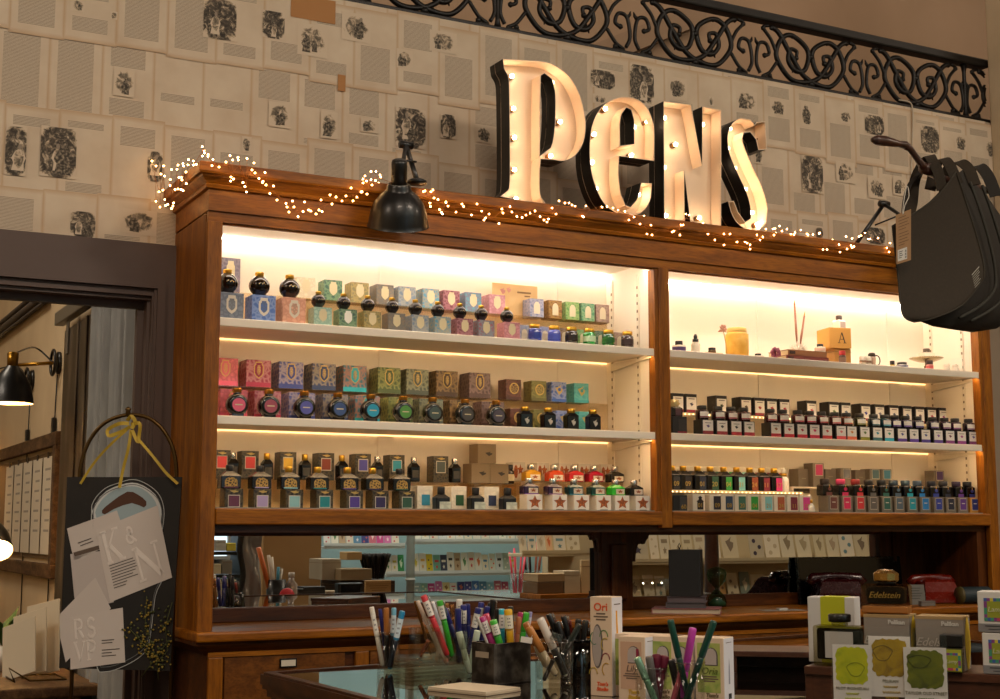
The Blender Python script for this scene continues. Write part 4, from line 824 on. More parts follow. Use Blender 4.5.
for i, p in enumerate((831, 861)):
    carton(f'tall plain grey ink box {"left" if i == 0 else "right"} of the silver grey labelled one', 'tall grey boxes', X_at(p, 486, .235), .235, 1.495, .05, .046, .066, GREY, [('print', 'rect', 0, .6, .4, .04, mat('#8a8274', .6))], rz=0)
# ================================================================== ON TOP OF THE CABINET
LET = {
 'P': ([(72, 112), (190, 119), (238, 133), (282, 166), (312, 215), (329, 270), (336, 325), (328, 378), (303, 418), (268, 436), (235, 433), (193, 430), (190, 470), (190, 520), (195, 552), (212, 576), (140, 564), (64, 549), (86, 532), (94, 500), (94, 330), (92, 200), (88, 165), (76, 142)],
       [[(193, 165), (205, 158), (228, 176), (238, 215), (239, 270), (236, 340), (224, 395), (190, 421)]], [(105, 165), (110, 268), (113, 360), (113, 462), (118, 556), (258, 310), (228, 418), (232, 186)]),
 'e': ([(348, 400), (352, 345), (366, 300), (390, 264), (424, 243), (462, 236), (500, 244), (530, 270), (548, 312), (554, 360), (553, 440), (442, 424), (440, 480), (448, 545), (462, 580), (478, 586), (496, 566), (506, 535), (512, 508), (546, 511), (543, 555), (524, 594), (490, 613), (450, 609), (412, 592), (382, 556), (360, 500), (350, 450)],
       [[(445, 391), (444, 330), (450, 290), (465, 270), (480, 277), (489, 310), (490, 386)]], [(402, 272), (366, 353), (360, 442), (373, 526), (535, 314), (493, 330), (485, 420), (507, 545)]),
 'n': ([(583, 249), (670, 260), (705, 452), (706, 266), (766, 277), (766, 648), (668, 631), (648, 470), (650, 629), (585, 623)], [], [(590, 300), (711, 322), (625, 385), (589, 458), (594, 611), (701, 618), (757, 478)]),
 's': ([(878, 316), (906, 314), (911, 403), (884, 405), (877, 372), (858, 348), (838, 350), (833, 368), (842, 400), (868, 462), (896, 522), (914, 590), (910, 638), (886, 661), (850, 659), (816, 636), (797, 602), (788, 568), (806, 566), (820, 602), (843, 634), (860, 622), (858, 584), (846, 540), (818, 478), (792, 415), (786, 362), (800, 322), (828, 303), (858, 307), (872, 324)], [], [(797, 335), (791, 398), (898, 366), (813, 462), (846, 528), (868, 602), (885, 640)]),
}
LY = -.018; LD = .085
CRM = mat('#ead2b4', .4); LBLK = mat('#0e0c0a', .45); BULB = emit('#ffd7ae', BULB_E)
def px3(p): return atY(480 + p[0] / 3.177, 20 + p[1] / 3.177, LY)
def offset(loop, t):
    n = len(loop); out = []
    for i in range(n):
        a, b, c = Vector(loop[i - 1]), Vector(loop[i]), Vector(loop[(i + 1) % n])
        d1 = (b - a).normalized(); d2 = (c - b).normalized(); n1 = Vector((-d1.y, d1.x)); n2 = Vector((-d2.y, d2.x))
        k = n1 + n2; k = k * (2 / max(.7, k.length_squared))
        out.append(tuple(b + k * t))
    return out
def area(l): return sum(l[i][0] * l[(i + 1) % len(l)][1] - l[(i + 1) % len(l)][0] * l[i][1] for i in range(len(l))) / 2
def rounded(l):
    """subdivide long smooth runs so curves read as curves"""
    out = []; n = len(l)
    for i in range(n):
        a, b, c, d = [Vector((q[0], q[1], 0)) for q in (l[i - 1], l[i], l[(i + 1) % n], l[(i + 2) % n])]
        out.append((b.x, b.y))
        def turn(u, v): return abs(math.degrees(u.angle(v))) if u.length > 0 and v.length > 0 else 0
        if turn(b - a, c - b) < 38 and turn(c - b, d - c) < 38:
            for t in (.33, .67):
                p = .5 * ((2 * b) + (c - a) * t + (2 * a - 5 * b + 4 * c - d) * t * t + (3 * b - a - 3 * c + d) * t ** 3); out.append((p.x, p.y))
    return out
lamps_letters = []
for ch, (outer, holes, bulbs) in LET.items():
    P0 = [px3(p) for p in outer]
    ox = min(p.x for p in P0); oz = min(p.z for p in P0); zf = 2.3295
    dz = zf - oz
    def loc2(p): q = px3(p); return (q.x - ox, q.z - oz)
    lo = [loc2(p) for p in outer]
    if ch != 'n': lo = rounded(lo)
    hl = [rounded([loc2(p) for p in h]) for h in holes]
    if area(lo) < 0: lo.reverse()
    for h in hl:
        if area(h) > 0: h.reverse()
    lab = {'P': 'large illuminated marquee letter P with cream face and black sides', 'e': 'illuminated rounded marquee letter e between P and N', 'n': 'illuminated angular marquee letter N with cream face', 's': 'illuminated curling marquee letter s, last of the sign'}[ch]
    t = thing('marquee_letter', lab, 'illuminated letter', (ox, LY, zf), 0, 'marquee letters spelling pens')
    m = MB(); m.prism(lo, .004, 0, TR(0, LD * .62, 0), hl); m.build('letter_face', CRM, t)
    wt = .0025
    so = MB(); si = MB(); rim = MB(); bk = MB()
    for l in [lo] + hl:
        n = len(l); inn_ = offset(l, wt)
        for i in range(n):
            j = (i + 1) % n; a, b = l[i], l[j]; a2, b2 = inn_[i], inn_[j]
            so.add([(a[0], 0, a[1]), (b[0], 0, b[1]), (b[0], LD, b[1]), (a[0], LD, a[1])], [(0, 1, 2, 3)])
            si.add([(a2[0], 0, a2[1]), (b2[0], 0, b2[1]), (b2[0], LD * .63, b2[1]), (a2[0], LD * .63, a2[1])], [(3, 2, 1, 0)])
            rim.add([(a[0], -.0003, a[1]), (b[0], -.0003, b[1]), (b2[0], -.0003, b2[1]), (a2[0], -.0003, a2[1])], [(0, 1, 2, 3)])
    so.prism(lo, .002, 0, TR(0, LD - .002, 0), hl)
    so.build('outer_shell', LBLK, t, label='black painted sides'); 
    o = len(si.v); si.v += rim.v; si.f += [[i + o for i in f] for f in rim.f]; si.m += rim.m; si.sm += rim.sm
    si.build('inner_wall', CRM, t)
    for p in bulbs:
        q = loc2(p)
        # bulbs stand off the recessed face: slide the seen position back along the view
        d = (px3(p) - CAM).normalized(); k = (LD * .62 - .028) / d.y
        bx, bz = q[0] + d.x * k, q[1] + d.z * k
        m = MB(); m.lathe([(.009, 0), (.009, .012), (.007, .016)], 12, 0, TR(bx, LD * .62 + .001, bz) @ RX(PI / 2)); s_ = m.build('socket', mat('#7a5a34', .4, .7), t)
        m = MB(); m.ico((bx, LD * .62 - .021, bz), .0066, 0, 2); m.build('bulb', BULB, t)
# ---- fairy lights: one wire, many little bulbs
def path(pts): return [Vector(p) for p in pts]
FL = [(152, 176), (161, 165), (170, 161), (178, 158), (190, 154), (196, 160), (182, 168), (186, 174), (176, 182), (170, 190), (178, 197), (170, 203), (160, 206), (158, 200), (168, 188), (163, 175), (155, 163)]
bulbsxy = [(152, 161), (156, 166), (163.5, 166), (161, 174), (164.5, 176), (171.5, 169.5), (170.5, 179.5), (178, 165), (177, 169.5), (183, 163.5), (183.5, 166), (186, 172), (179, 177.5), (182, 180), (181.5, 177.5), (186.3, 183.5), (175, 189.5), (178, 189), (181, 189.5), (183, 190.5), (170, 185.5), (163, 190), (159, 191.8), (165, 199.5), (156, 201.3), (160, 207), (167.7, 204.3), (165.5, 205.5), (171.5, 208.5), (173, 206), (173.5, 203), (188.5, 159.7), (188, 165), (193.4, 161), (193.5, 165), (196.3, 164.4), (202.4, 156), (204, 151), (204.5, 153), (202.3, 146.6), (208, 154.6), (208, 156.5), (213, 159.6),
 (226, 162), (230, 155.5), (232.7, 160), (238, 157.4), (238.4, 160), (247, 158.5), (212, 165.7), (219, 167), (230.5, 181), (233.5, 179), (243, 182.5), (245, 186.5), (246.5, 192), (231, 177), (252, 170), (255, 173), (263, 181.5), (265, 172.5), (259, 178.5), (254, 163), (262.5, 182.5), (266, 185), (270, 193.5), (273.5, 186), (277, 200), (286, 203.5), (287, 207), (292.5, 201), (289, 212), (294, 207), (298, 216.5), (304.5, 202), (303, 211.5), (308.5, 210), (311, 211), (316, 214), (319, 210), (322, 211.5), (321, 200), (330, 195), (332, 204), (336, 197), (342, 201), (346, 196), (351, 188), (353, 201), (357, 197), (361, 192), (363, 179), (365, 176), (363, 183), (367, 194), (371, 171.5), (371, 179.5), (376, 171.5), (380, 175), (380.5, 177), (372, 185), (378.5, 183), (375.5, 180.5), (366.5, 181), (362, 191.7),
 (423.5, 191.5), (425, 191), (433, 190), (434, 198), (438, 199.5), (430, 203), (430.5, 206.5), (439.5, 209.5), (441.5, 212.5), (446, 202), (442.5, 214), (431, 191.8), (446, 202.5), (448, 206), (456, 212), (462, 204), (463.5, 206.5), (471.5, 215), (477, 204), (481.5, 211), (485.5, 218), (484, 220), (489, 214), (499, 223.5), (502, 209), (503, 213), (510, 206.5), (512, 212), (517, 216.5), (522, 217.5), (526, 215), (530, 213), (535, 211), (540, 216.5), (544, 220), (547, 222), (548.5, 219), (556, 214), (559, 201), (565, 203), (569, 203), (572, 205), (575, 206), (552, 208), (586, 206), (582.5, 216), (583.5, 217), (602, 207), (607, 206.5), (613, 208), (618, 210), (625, 211.5), (629, 220), (634, 217), (644, 216), (640, 224), (647, 234), (652, 235), (651, 225), (672, 232), (674, 231), (680, 235), (681, 225), (683, 225), (686, 214), (689, 215), (703, 223), (708, 234), (715, 240), (724, 234), (730, 234), (724, 245), (737, 242), (745, 242), (747, 243), (750, 249), (750, 245), (757, 235), (760, 240), (763, 237), (766, 229),
 (773, 229), (775, 228.5), (774, 235), (776, 233), (779.5, 226), (782, 231), (787, 229), (791, 234), (794, 234.5), (795, 232.5), (801, 230), (807, 234), (808, 235), (813, 234.5), (819, 233.5), (820, 233), (823, 249.5), (827, 249.5), (832.5, 240), (839, 244.5), (840, 252), (846, 236.5), (847, 249), (851, 245.5), (852, 247.5), (854, 246.5), (852, 238.5), (859, 236.5), (861, 235.5), (865, 233), (868, 239), (870, 239), (878, 238), (887, 248), (889, 252), (890, 243)]
fl = thing('fairy_lights', 'string of tiny warm fairy lights draped along the cabinet cornice', 'fairy lights', (1.0, -.05, 2.33))
r_ = random.Random(3); pos = []
for x, y in bulbsxy:
    line = 165 + (x - 203) * .125 if x > 203 else 165 + (203 - x) * 1.08
    Y = -.052 if x > 203 else None
    if Y is None:
        p = atX(x, y, .955)
        if p.y > .33 or p.y < -.06: p = atY(x, y, max(-.05, min(.32, p.y)))
    else:
        p = atY(x, y, -.046 - r_.uniform(0, .012))
        if y < line - 2: p = atY(x, y, r_.uniform(-.045, -.03))
    pos.append(p)
off = Vector((1.0, -.05, 2.33))
order = sorted(range(len(pos)), key=lambda i: bulbsxy[i][0])
WIRE = mat('#a8642c', .35, .8); FB = emit('#ffc47a', FAIRY_E)
m = MB()
pp = [pos[i] - off for i in order]
# the wire wanders past the bulbs on short stalks
main = []
for i in range(0, len(pp), 3):
    c = sum((pp[k] for k in range(i, min(i + 3, len(pp)))), Vector()) / len(pp[i:i + 3]); main.append(c)
sp_ = spline(main, 4); m.tube(sp_, .0007, 5)
for i, p in enumerate(pp): c = main[min(i // 3, len(main) - 1)]; m.tube([c, (c + p) / 2 + Vector((0, -.003, .004)), p], .0005, 4)
m.build('wire', WIRE, fl)
ms = MB(); sizes = sorted(range(len(pp)), key=lambda i: (pp[i] + off - CAM).length)
big_ = set(sizes[:100])
base_me = MB().ico((0, 0, 0), .0027, 0, 1).mesh('bulb', FB)
for i, p in enumerate(pp):
    if i in big_:
        o = bpy.data.objects.new('bulb', base_me); COL.objects.link(o); o.parent = fl; o.location = p
    else: ms.ico(p, .0027, 0, 1)
o = ms.build('bulb_cluster', FB, fl); o['kind'] = 'stuff'
# ---- iron railing of the mezzanine
IRON = mat('#14110f', .45, .3)
rx0, rx1 = 1.2, 4.40; zb0, zb1 = wall_top + .001, wall_top + .036; zt0 = wall_top + .245
rl = thing('iron_railing', 'black wrought iron railing with scrollwork along the mezzanine edge', 'railing', (rx0, WY + .04, wall_top))
m = MB(); m.bbox((0, -.022, 0.001), (rx1 - rx0, .022, .022), .004); m.build('bottom_rail', IRON, rl)
m = MB(); m.bbox((0, -.026, .243), (rx1 - rx0, .026, .279), .007); m.build('top_rail', IRON, rl)
def spiral(c, r0, r1, a0, turns, n=34): return [(c[0] + (r0 + (r1 - r0) * (k / n) ** .8) * math.cos(a0 + turns * 2 * PI * k / n), 0, c[1] + (r0 + (r1 - r0) * (k / n) ** .8) * math.sin(a0 + turns * 2 * PI * k / n)) for k in range(n + 1)]
H0, H1 = .022, .243
def scroll_panel(w):
    m = MB(); hh = H1 - H0; zc = (H0 + H1) / 2; R = .0085
    def T(pts, r=R): m.tube(pts, r, 7); return pts
    for s in (1, -1):
        def mx(pts): return [(w / 2 + s * (p[0]), p[1], p[2]) for p in pts]
        # big scroll curling inward, its tail crossing to the far foot
        tail = spline([(-.185, 0, H1 - .012), (-.15, 0, H1 - .03), (-.10, 0, zc + .01), (-.04, 0, H0 + .045), (.03, 0, H0 + .016), (.10, 0, H0 + .02), (.155, 0, H0 + .075), (.165, 0, zc + .01), (.135, 0, H1 - .045), (.085, 0, H1 - .028), (.024, 0, H1 - .06), (.008, 0, zc + .012), (.03, 0, zc - .045), (.075, 0, zc - .055), (.108, 0, zc - .02), (.098, 0, zc + .025), (.066, 0, zc + .022), (.07, 0, zc - .006)], 6)
        n = len(tail); T(mx([tuple(p) for p in tail]), [R * (1.15 if i < n * .75 else 1.15 - .5 * (i / n - .75) * 4 * .7) for i in range(n)])
        m.ico(mx([(.07, 0, zc - .004)])[0], .012, 0, 1)
        # C scroll at the end
        c2 = spline([(.165, 0, H0 + .075), (.2, 0, H0 + .03), (.235, 0, H0 + .008), (.19, 0, H0 + .005)], 6); T(mx([tuple(p) for p in c2]), R * .8)
        c3 = spline([(.165, 0, zc), (.19, 0, H1 - .06), (.225, 0, H1 - .02), (.2, 0, H1 - .008)], 6); T(mx([tuple(p) for p in c3]), R * .8)
        c4 = spline([(.245, 0, H0 + .02), (.262, 0, zc - .05), (.25, 0, zc + .02), (.215, 0, zc + .03), (.2, 0, zc - .005), (.222, 0, zc - .02)], 6); T(mx([tuple(p) for p in c4]), R * .85)
        for q in ((.165, 0, zc - .012), (.2, 0, H0 + .016), (.085, 0, H1 - .03), (-.185, 0, H1 - .014), (.225, 0, H1 - .022), (.222, 0, zc - .018), (-.10, 0, zc + .01), (.03, 0, H0 + .018)): m.ico(mx([q])[0], .0115, 0, 1, (1, .8, 1))
        for q, a in (((.135, 0, H1 - .045), 1), ((.075, 0, zc - .04), -1), ((.25, 0, zc + .02), 1)):
            m.tube(mx([q, (q[0] + .012, 0, q[2] + .012 * a), (q[0] + .016, 0, q[2] + .026 * a)]), [R * .9, R * .7, R * .2], 6)
    m.ico((w / 2, 0, zc + .01), .016, 0, 1)
    m.ico((w / 2, 0, H0 + .012), .016, 0, 1); 
    return m
PWD = .545; n = int((rx1 - rx0) / PWD) + 1
pan = scroll_panel(PWD).mesh('scroll_panel', IRON)
for k in range(n):
    o = bpy.data.objects.new('scroll_panel', pan); COL.objects.link(o); o.parent = rl; o.location = (rx1 - rx0 - .12 - (k + 1) * PWD + .0, 0, 0)
    m = MB(); xx = rx1 - rx0 - .12 - k * PWD; k % 4 == 0 and (m.tube([(xx, 0, H0), (xx, 0, H0 + .03), (xx, 0, H1 - .03), (xx, 0, H1)], [.014, .008, .008, .014], 8), m.build('baluster', IRON, rl))
o = bpy.data.objects.new('scroll_panel', pan); COL.objects.link(o); o.parent = rl; o.location = (rx1 - rx0 - .12, 0, 0)
# keep the last panel inside the rail's length: a half panel mesh
hp = scroll_panel(PWD); keep = MB()
for f, mi_, sm_ in zip(hp.f, hp.m, hp.sm):
    if max(hp.v[i].x for i in f) < .118: keep.add([hp.v[i] for i in f], [tuple(range(len(f)))], mi_, sm_)
bpy.data.objects.remove(o)
keep.build('scroll_panel', IRON, rl, (rx1 - rx0 - .12, 0, 0))
# ---- white cord down the wall
ct = [atY(x, y, WY - .012) for x, y in ((902, 100), (908, 101.5), (912, 106), (913, 118), (912.5, 135), (912, 152), (911.5, 175), (913, 205))]
ct[0] = atY(899, 100, WY - .012); m = MB(); m.tube(spline([p - ct[-1] for p in ct], 5), .0028, 7); o = m.build('hanging_flex', mat('#b7ab98', .5), None, ct[-1]); tag(o, 'white electric cord hanging down the papered wall behind the bag', 'cord')
# ---- desk lamp on the cornice
def clip_lamp(label, base, elbow, head, shade_axis, R, foot_z):
    t = thing('clip_lamp', label, 'lamp', base)
    B = Vector(base); e = Vector(elbow) - B; h = Vector(head) - B
    m = MB(); m.lathe([(.028, 0), (.028, .008), (.02, .013), (.008, .016)], 20); m.build('base', BLACK, t)
    m = MB(); m.tube([(0, 0, .01), e * .98], .0075, 8); m.build('lower_arm', BLACK, t)
    m = MB(); m.tube([e + Vector((-.02, 0, 0)), e + Vector((.02, 0, 0))], .012, 12); m.build('elbow_joint', BLACK, t)
    a = Vector(shade_axis).normalized()
    m = MB(); m.tube([e, h], .0065, 8); m.tube([e * .55 + Vector((.012, -.012, 0)), e * .6 + h * .4], .003, 6); m.build('upper_arm', BLACK, t)
    q = Vector((0, 0, 1)).rotation_difference(-a).to_matrix().to_4x4(); T = Matrix.Translation(h) @ q
    m = MB(); m.lathe([(.021, -.002), (.0225, .0), (.0225, .06), (.02, .067), (.012, .071)], 24, 0, T); m.build('lamp_neck', BLACK, t)
    m = MB()
    pr = [(.026, 0), (.030, -.006), (.030, -.014), (.034, -.018), (.046, -.028), (.060, -.046), (.068, -.068), (.072, -.092), (.0735, -.1), (.0755, -.103)]
    pr = [(r * R / .0755, z * R / .0755) for r, z in pr]
    m.lathe(list(reversed(pr)), 36, 0, T, True, False); m.lathe([(r - .0015, z) for r, z in reversed(pr)], 36, 1, T, True, False); m.build('lamp_shade', [BLACK, mat('#d8d2c4', .5)], t)
    m = MB(); c = h + a * .05 * R / .0755; m.ico(c, .018, 0, 2); m.build('bulb', mat('#e8e2d4', .3), t)
    return t
clip_lamp('black bell shaded desk lamp on the cornice over the left bay', tuple(atZ(417, 184, 2.3295)), tuple(atY(406, 145, .02)), tuple(atY(399, 184, -.13)), (.17, .42, -1), .088, 0)
clip_lamp('black desk lamp on the cornice, its shade hidden by the hanging bag', tuple((atY(852, 237, .10).x, .10, 2.3295)), tuple(atY(884, 204, .07)), tuple(atY(925, 232, -.10)), (.02, -.1, -1), .075, 0)
# ---- canvas bag on its wooden hook
BY = -.75      # the bag hangs well in front of the cabinet
def bp(x, y, Y=BY): return atY(x, y, Y)
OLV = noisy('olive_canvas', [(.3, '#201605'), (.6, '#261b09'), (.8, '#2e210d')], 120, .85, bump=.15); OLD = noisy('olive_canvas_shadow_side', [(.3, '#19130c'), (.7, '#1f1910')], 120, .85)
org = bp(950, 215)
st = thing('coat_stand', 'brown wooden coat stand with curved knobbed arm holding the bag', 'coat stand', (bp(1060, 300, -.62).x, -.62, 0))
so_ = Vector(st.location)
HK = wood('turned_brown_wood', '#24130c', '#3a2016', '#4c2c1e', (6, 6, 6), .3, .5)
m = MB(); m.lathe([(.035, 0.02), (.035, .9), (.028, 1.4), (.026, 1.95), (.034, 2.0), (.02, 2.06), (.004, 2.08)], 20); m.build('pole', HK, st)
for k in range(3):
    a = k * 2 * PI / 3 + .4; m = MB(); m.tube(spline([(0, 0, .25), (.1 * math.cos(a), .1 * math.sin(a), .2), (.24 * math.cos(a), .24 * math.sin(a), .03), (.3 * math.cos(a), .3 * math.sin(a), .02)], 5), .018, 8); m.build('leg', HK, st)
def rel(p): return Vector(p) - so_
arm = [rel(bp(x, y, Y)) for x, y, Y in ((872, 140, -.80), (876, 140, -.80), (884, 141, -.80), (893, 143, -.80), (899, 144, -.80), (905, 145, -.79), (910, 149, -.79), (916, 157, -.785), (922, 165, -.78), (926, 169, -.77))] + [rel(bp(940, 178, -.73)), rel(bp(985, 190, -.68)), Vector((0, 0, rel(bp(1010, 190, -.66)).z))]
rr_ = [.006, .0135, .0155, .0125, .009, .012, .0095, .009, .011, .015, .011, .011, .013]
ap = []; ar = []
for i in range(len(arm) - 1):
    for k in range(4): t_ = k / 4; ap.append(arm[i].lerp(arm[i + 1], t_)); ar.append(rr_[i] * (1 - t_) + rr_[i + 1] * t_)
m = MB(); m.tube(ap, ar, 12); m.build('arm', HK, st)
m = MB(); q = arm[9]; m.tube([q + Vector((-.004, -.017, -.006)), q + Vector((.004, .012, .006))], .0175, 16); m.build('arm_boss', HK, st)
bag = thing('messenger_bag', 'dark olive canvas messenger bag hanging from the coat stand arm', 'bag', org)
def bl(x, y, Y): return bp(x, y, Y) - org
# front flap: a soft, slightly billowed sheet with thickness
flapL = [(894, 226), (896, 250), (898.5, 285), (901, 312), (907, 320), (914, 322)]
grid = []
rows = [[(892, 226), (916, 212), (938, 195), (956, 172)], [(895, 252), (918, 240), (944, 225), (967, 206)], [(898, 280), (922, 272), (954, 258), (977, 238)], [(900, 302), (926, 300), (962, 284), (983, 262)], [(904, 317), (930, 315), (964, 299), (984, 276)], [(914, 322), (934, 318), (962, 305), (981, 282)]]
m = MB(); nr, nc = len(rows), 4
def flap_pt(r, c, back):
    x, y = rows[r][c]; Y = BY - .066 + .012 * math.sin(r * 1.1) - .02 * math.sin(PI * c / 3) * (r / 5) + back + c * .002
    return bl(x, y, Y)
def patch(rows_fn, nr, nc, su=4):
    g = []
    for r in range(nr):
        line = spline([rows_fn(r, c) for c in range(nc)], su); g.append(line)
    g2 = []
    for c in range(len(g[0])): g2.append(spline([g[r][c] for r in range(nr)], su))
    return g2
def sheet(mb, g, mi=0, flip=False):
    w, h = len(g), len(g[0]); vs = [p for col in g for p in col]; fs = []
    for i in range(w - 1):
        for j in range(h - 1):
            f = (i * h + j, i * h + j + 1, (i + 1) * h + j + 1, (i + 1) * h + j); fs.append(tuple(reversed(f)) if flip else f)
    mb.add(vs, fs, mi, True)
gf = patch(lambda r, c: flap_pt(r, c, 0), nr, nc); gb = patch(lambda r, c: flap_pt(r, c, .006), nr, nc)
sheet(m, gf); sheet(m, gb, 0, True)
edge_f = gf[0] + [col[-1] for col in gf[1:]] + list(reversed(gf[-1]))[1:] + [col[0] for col in reversed(gf[1:-1])]
edge_b = gb[0] + [col[-1] for col in gb[1:]] + list(reversed(gb[-1]))[1:] + [col[0] for col in reversed(gb[1:-1])]
k = len(edge_f); m.add(edge_f + edge_b, [(i, (i + 1) % k, k + (i + 1) % k, k + i) for i in range(k)], 0, False)
fo = m.build('flap', OLV, bag)
m = MB(); m.tube([p + Vector((0, -.001, 0)) for p in edge_f], .0022, 6, 0, True); m.build('hem', mat('#2c261a', .85), fo)
# body behind the flap, with gusset and pockets
def solid(outl_front, outl_back, Yf, Yb, name, mt, parent):
    m = MB(); A = [bl(x, y, Yf) for x, y in outl_front]; Bk = [bl(x, y, Yb) for x, y in outl_back]; n = len(A)
    rings = []
    for t_ in (0, .12, .5, .88, 1):
        ins = .06 if t_ in (0, 1) else 0
        ring = [a.lerp(b, t_) for a, b in zip(A, Bk)]; c = sum(ring, Vector()) / n; rings.append([p.lerp(c, ins) for p in ring])
    vs = [p for r in rings for p in r]; fs = []
    for i in range(len(rings) - 1):
        for k in range(n): fs.append((i * n + k, (i + 1) * n + k, (i + 1) * n + (k + 1) % n, i * n + (k + 1) % n))
    fs.append(tuple(range(n))); fs.append(tuple((len(rings) - 1) * n + k for k in reversed(range(n)))); m.add(vs, fs, 0, True)
    return m.build(name, mt, parent)
of = [(896, 232), (955, 176), (978, 226), (990, 280), (986, 300), (970, 318), (950, 328), (930, 326), (904, 316)]
ob = [(925, 225), (968, 165), (1004, 215), (1022, 285), (1020, 318), (1000, 330), (975, 333), (955, 330), (925, 320)]
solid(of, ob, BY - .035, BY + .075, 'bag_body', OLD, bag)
for i, (dx, dy) in enumerate(((14, 0), (26, 3))):
    m = MB(); pts = [bl(x + dx, y + dy, BY - .05 + .02 * i) for x, y in ((956, 182), (966, 210), (975, 240), (981, 268), (980, 290), (966, 306), (945, 318))]
    m.tube(spline(pts, 5), .0045, 7); m.build('gusset_piping', mat('#2c2a22', .8), bag)
def strap(pts, w, name, mt, wd=Vector((.3, .9, .1))):
    m = MB(); sp = spline(pts, 6); n = len(sp); vs = []; fs = []
    for i, p in enumerate(sp):
        t_ = (sp[min(i + 1, n - 1)] - sp[max(i - 1, 0)]).normalized(); u = (wd - t_ * wd.dot(t_)).normalized(); nn = t_.cross(u)
        vs += [p + u * w / 2 + nn * .0018, p - u * w / 2 + nn * .0018, p - u * w / 2 - nn * .0018, p + u * w / 2 - nn * .0018]
    for i in range(n - 1):
        for k in range(4): fs.append((i * 4 + k, i * 4 + (k + 1) % 4, i * 4 + 4 + (k + 1) % 4, i * 4 + 4 + k))
    fs += [(3, 2, 1, 0), tuple((n - 1) * 4 + k for k in range(4))]; m.add(vs, fs, 0, False); return m.build(name, mt, bag)
WD = Vector((.75, -.45, .2))
strap([bl(942, 190, -.80), bl(938, 172, -.80), bl(932, 160, -.79), bl(929, 156, -.75), bl(924, 162, -.72), bl(915, 180, -.71), bl(912, 205, -.72), bl(906, 222, -.73)], .03, 'shoulder_strap', OLV, WD)
strap([bl(958, 184, -.79), bl(950, 166, -.77), bl(943, 159, -.73), bl(936, 166, -.68), bl(930, 190, -.68)], .032, 'shoulder_strap', OLV, WD)
strap([bl(975, 185, -.76), bl(968, 168, -.73), bl(958, 162, -.70), bl(948, 170, -.66), bl(944, 200, -.66)], .034, 'shoulder_strap', OLV, WD)
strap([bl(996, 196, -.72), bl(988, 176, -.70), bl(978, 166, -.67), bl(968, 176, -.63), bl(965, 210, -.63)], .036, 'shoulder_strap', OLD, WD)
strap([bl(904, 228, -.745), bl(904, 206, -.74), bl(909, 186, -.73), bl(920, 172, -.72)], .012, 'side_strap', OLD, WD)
# print on the flap
g0 = gf[10][12]; gx = (gf[12][12] - gf[9][12]).normalized(); gz = (gf[10][10] - gf[10][13]).normalized(); gn = gx.cross(gz).normalized()
if gn.y > 0: gn = -gn
m = MB()
for k, w in enumerate((.046, .04, .042, .036, .032, .038, .03)):
    a = g0 - gx * .022 - gz * (.0062 * k) + gn * .003; h = gz * (.0034 if k == 0 else .0018); m.add([a, a + gx * w, a + gx * w + h, a + h], [(0, 1, 2, 3)])
m.build('small_print', mat('#8e8b80', .8), fo)
# kraft tag on its white loop
tg = thing('price_tag', 'kraft paper price tag hanging on the front of the olive bag', 'tag', bp(906, 237, -.845))
to = Vector(tg.location)
c4 = [bp(x, y, -.845) - to for x, y in ((896, 215), (911, 209), (911, 260), (896.5, 264.5))]
m = MB(); d = Vector((0, .0012, 0)); m.add(c4 + [p + d for p in c4], [(0, 3, 2, 1), (4, 5, 6, 7), (0, 1, 5, 4), (1, 2, 6, 5), (2, 3, 7, 6), (3, 0, 4, 7)]); m.build('tag_card', mat('#8a6844', .8), tg)
def tq(u0, v0, u1, v1, lift=.0006):
    def P(u, v): return c4[0].lerp(c4[1], u).lerp(c4[3].lerp(c4[2], u), v) + Vector((0, -lift, 0))
    return [P(u0, v1), P(u1, v1), P(u1, v0), P(u0, v0)]
m = MB(); m.quad(tq(.08, .72, .72, .95)); st_ = m.build('price_sticker', mat('#b8b4ac', .7), tg)
m = MB()
for k in range(9): m.quad(tq(.56, .75 + k * .02, .68, .75 + k * .02 + (.012 if k % 3 else .006), .001))
for k in range(4): m.quad(tq(.14, .76 + k * .04, .14 + (.3, .24, .3, .2)[k], .775 + k * .04, .001))
m.build('barcode_print', mat('#2a2826', .7), st_)
m = MB()
for k, (v, w) in enumerate(((.08, .5), (.14, .7), (.2, .62), (.26, .7), (.32, .5), (.4, .66), (.46, .7), (.52, .6), (.58, .68), (.63, .4))): m.quad(tq(.15, v, .15 + w, v + .014))
m.build('tag_print', mat('#5a4028', .8), tg)
m = MB(); m.tube(spline([Vector((0, -.001, 0)) + bp(903, 214, -.846) - to, bp(905, 205, -.84) - to, bp(909, 196, -.82) - to, bp(907, 186, -.80) - to, bp(904, 200, -.83) - to, bp(902.5, 214, -.846) - to], 5), .0012, 5); m.build('string_loop', mat('#b7b2a6', .6), tg)
# ================================================================== DOORWAY SIDE
# hanging invitation sign on an arched metal stand
SYo = .12
def sgn(x, y): 
    Y = .13 + .14 * (180 - x) / 120; return atY(x, y, Y)
sb = [sgn(67, 477), sgn(182, 477), sgn(170, 671), sgn(59, 668)]
sb[3] = Vector((sb[3].x, sb[3].y, sb[2].z)); 
so = Vector((sgn(120, 570).x, sgn(120, 570).y, sb[2].z))
sd = thing('sign_stand', 'arched bronze sign stand beside the cabinet with yellow ribbon bow', 'stand', (so.x, so.y + .02, 0))
SO = Vector(sd.location); BRZ = mat('#5a4526', .35, .9)
arch = [sgn(80, 490), sgn(81, 470), sgn(86, 450), sgn(96, 432), sgn(110, 420), sgn(129, 414.5), sgn(148, 417), sgn(162, 427), sgn(172, 443), sgn(177, 462), sgn(178, 490)]
arch = [p + Vector((0, .012, 0)) for p in arch]
a0, a1 = arch[0].copy(), arch[-1].copy()
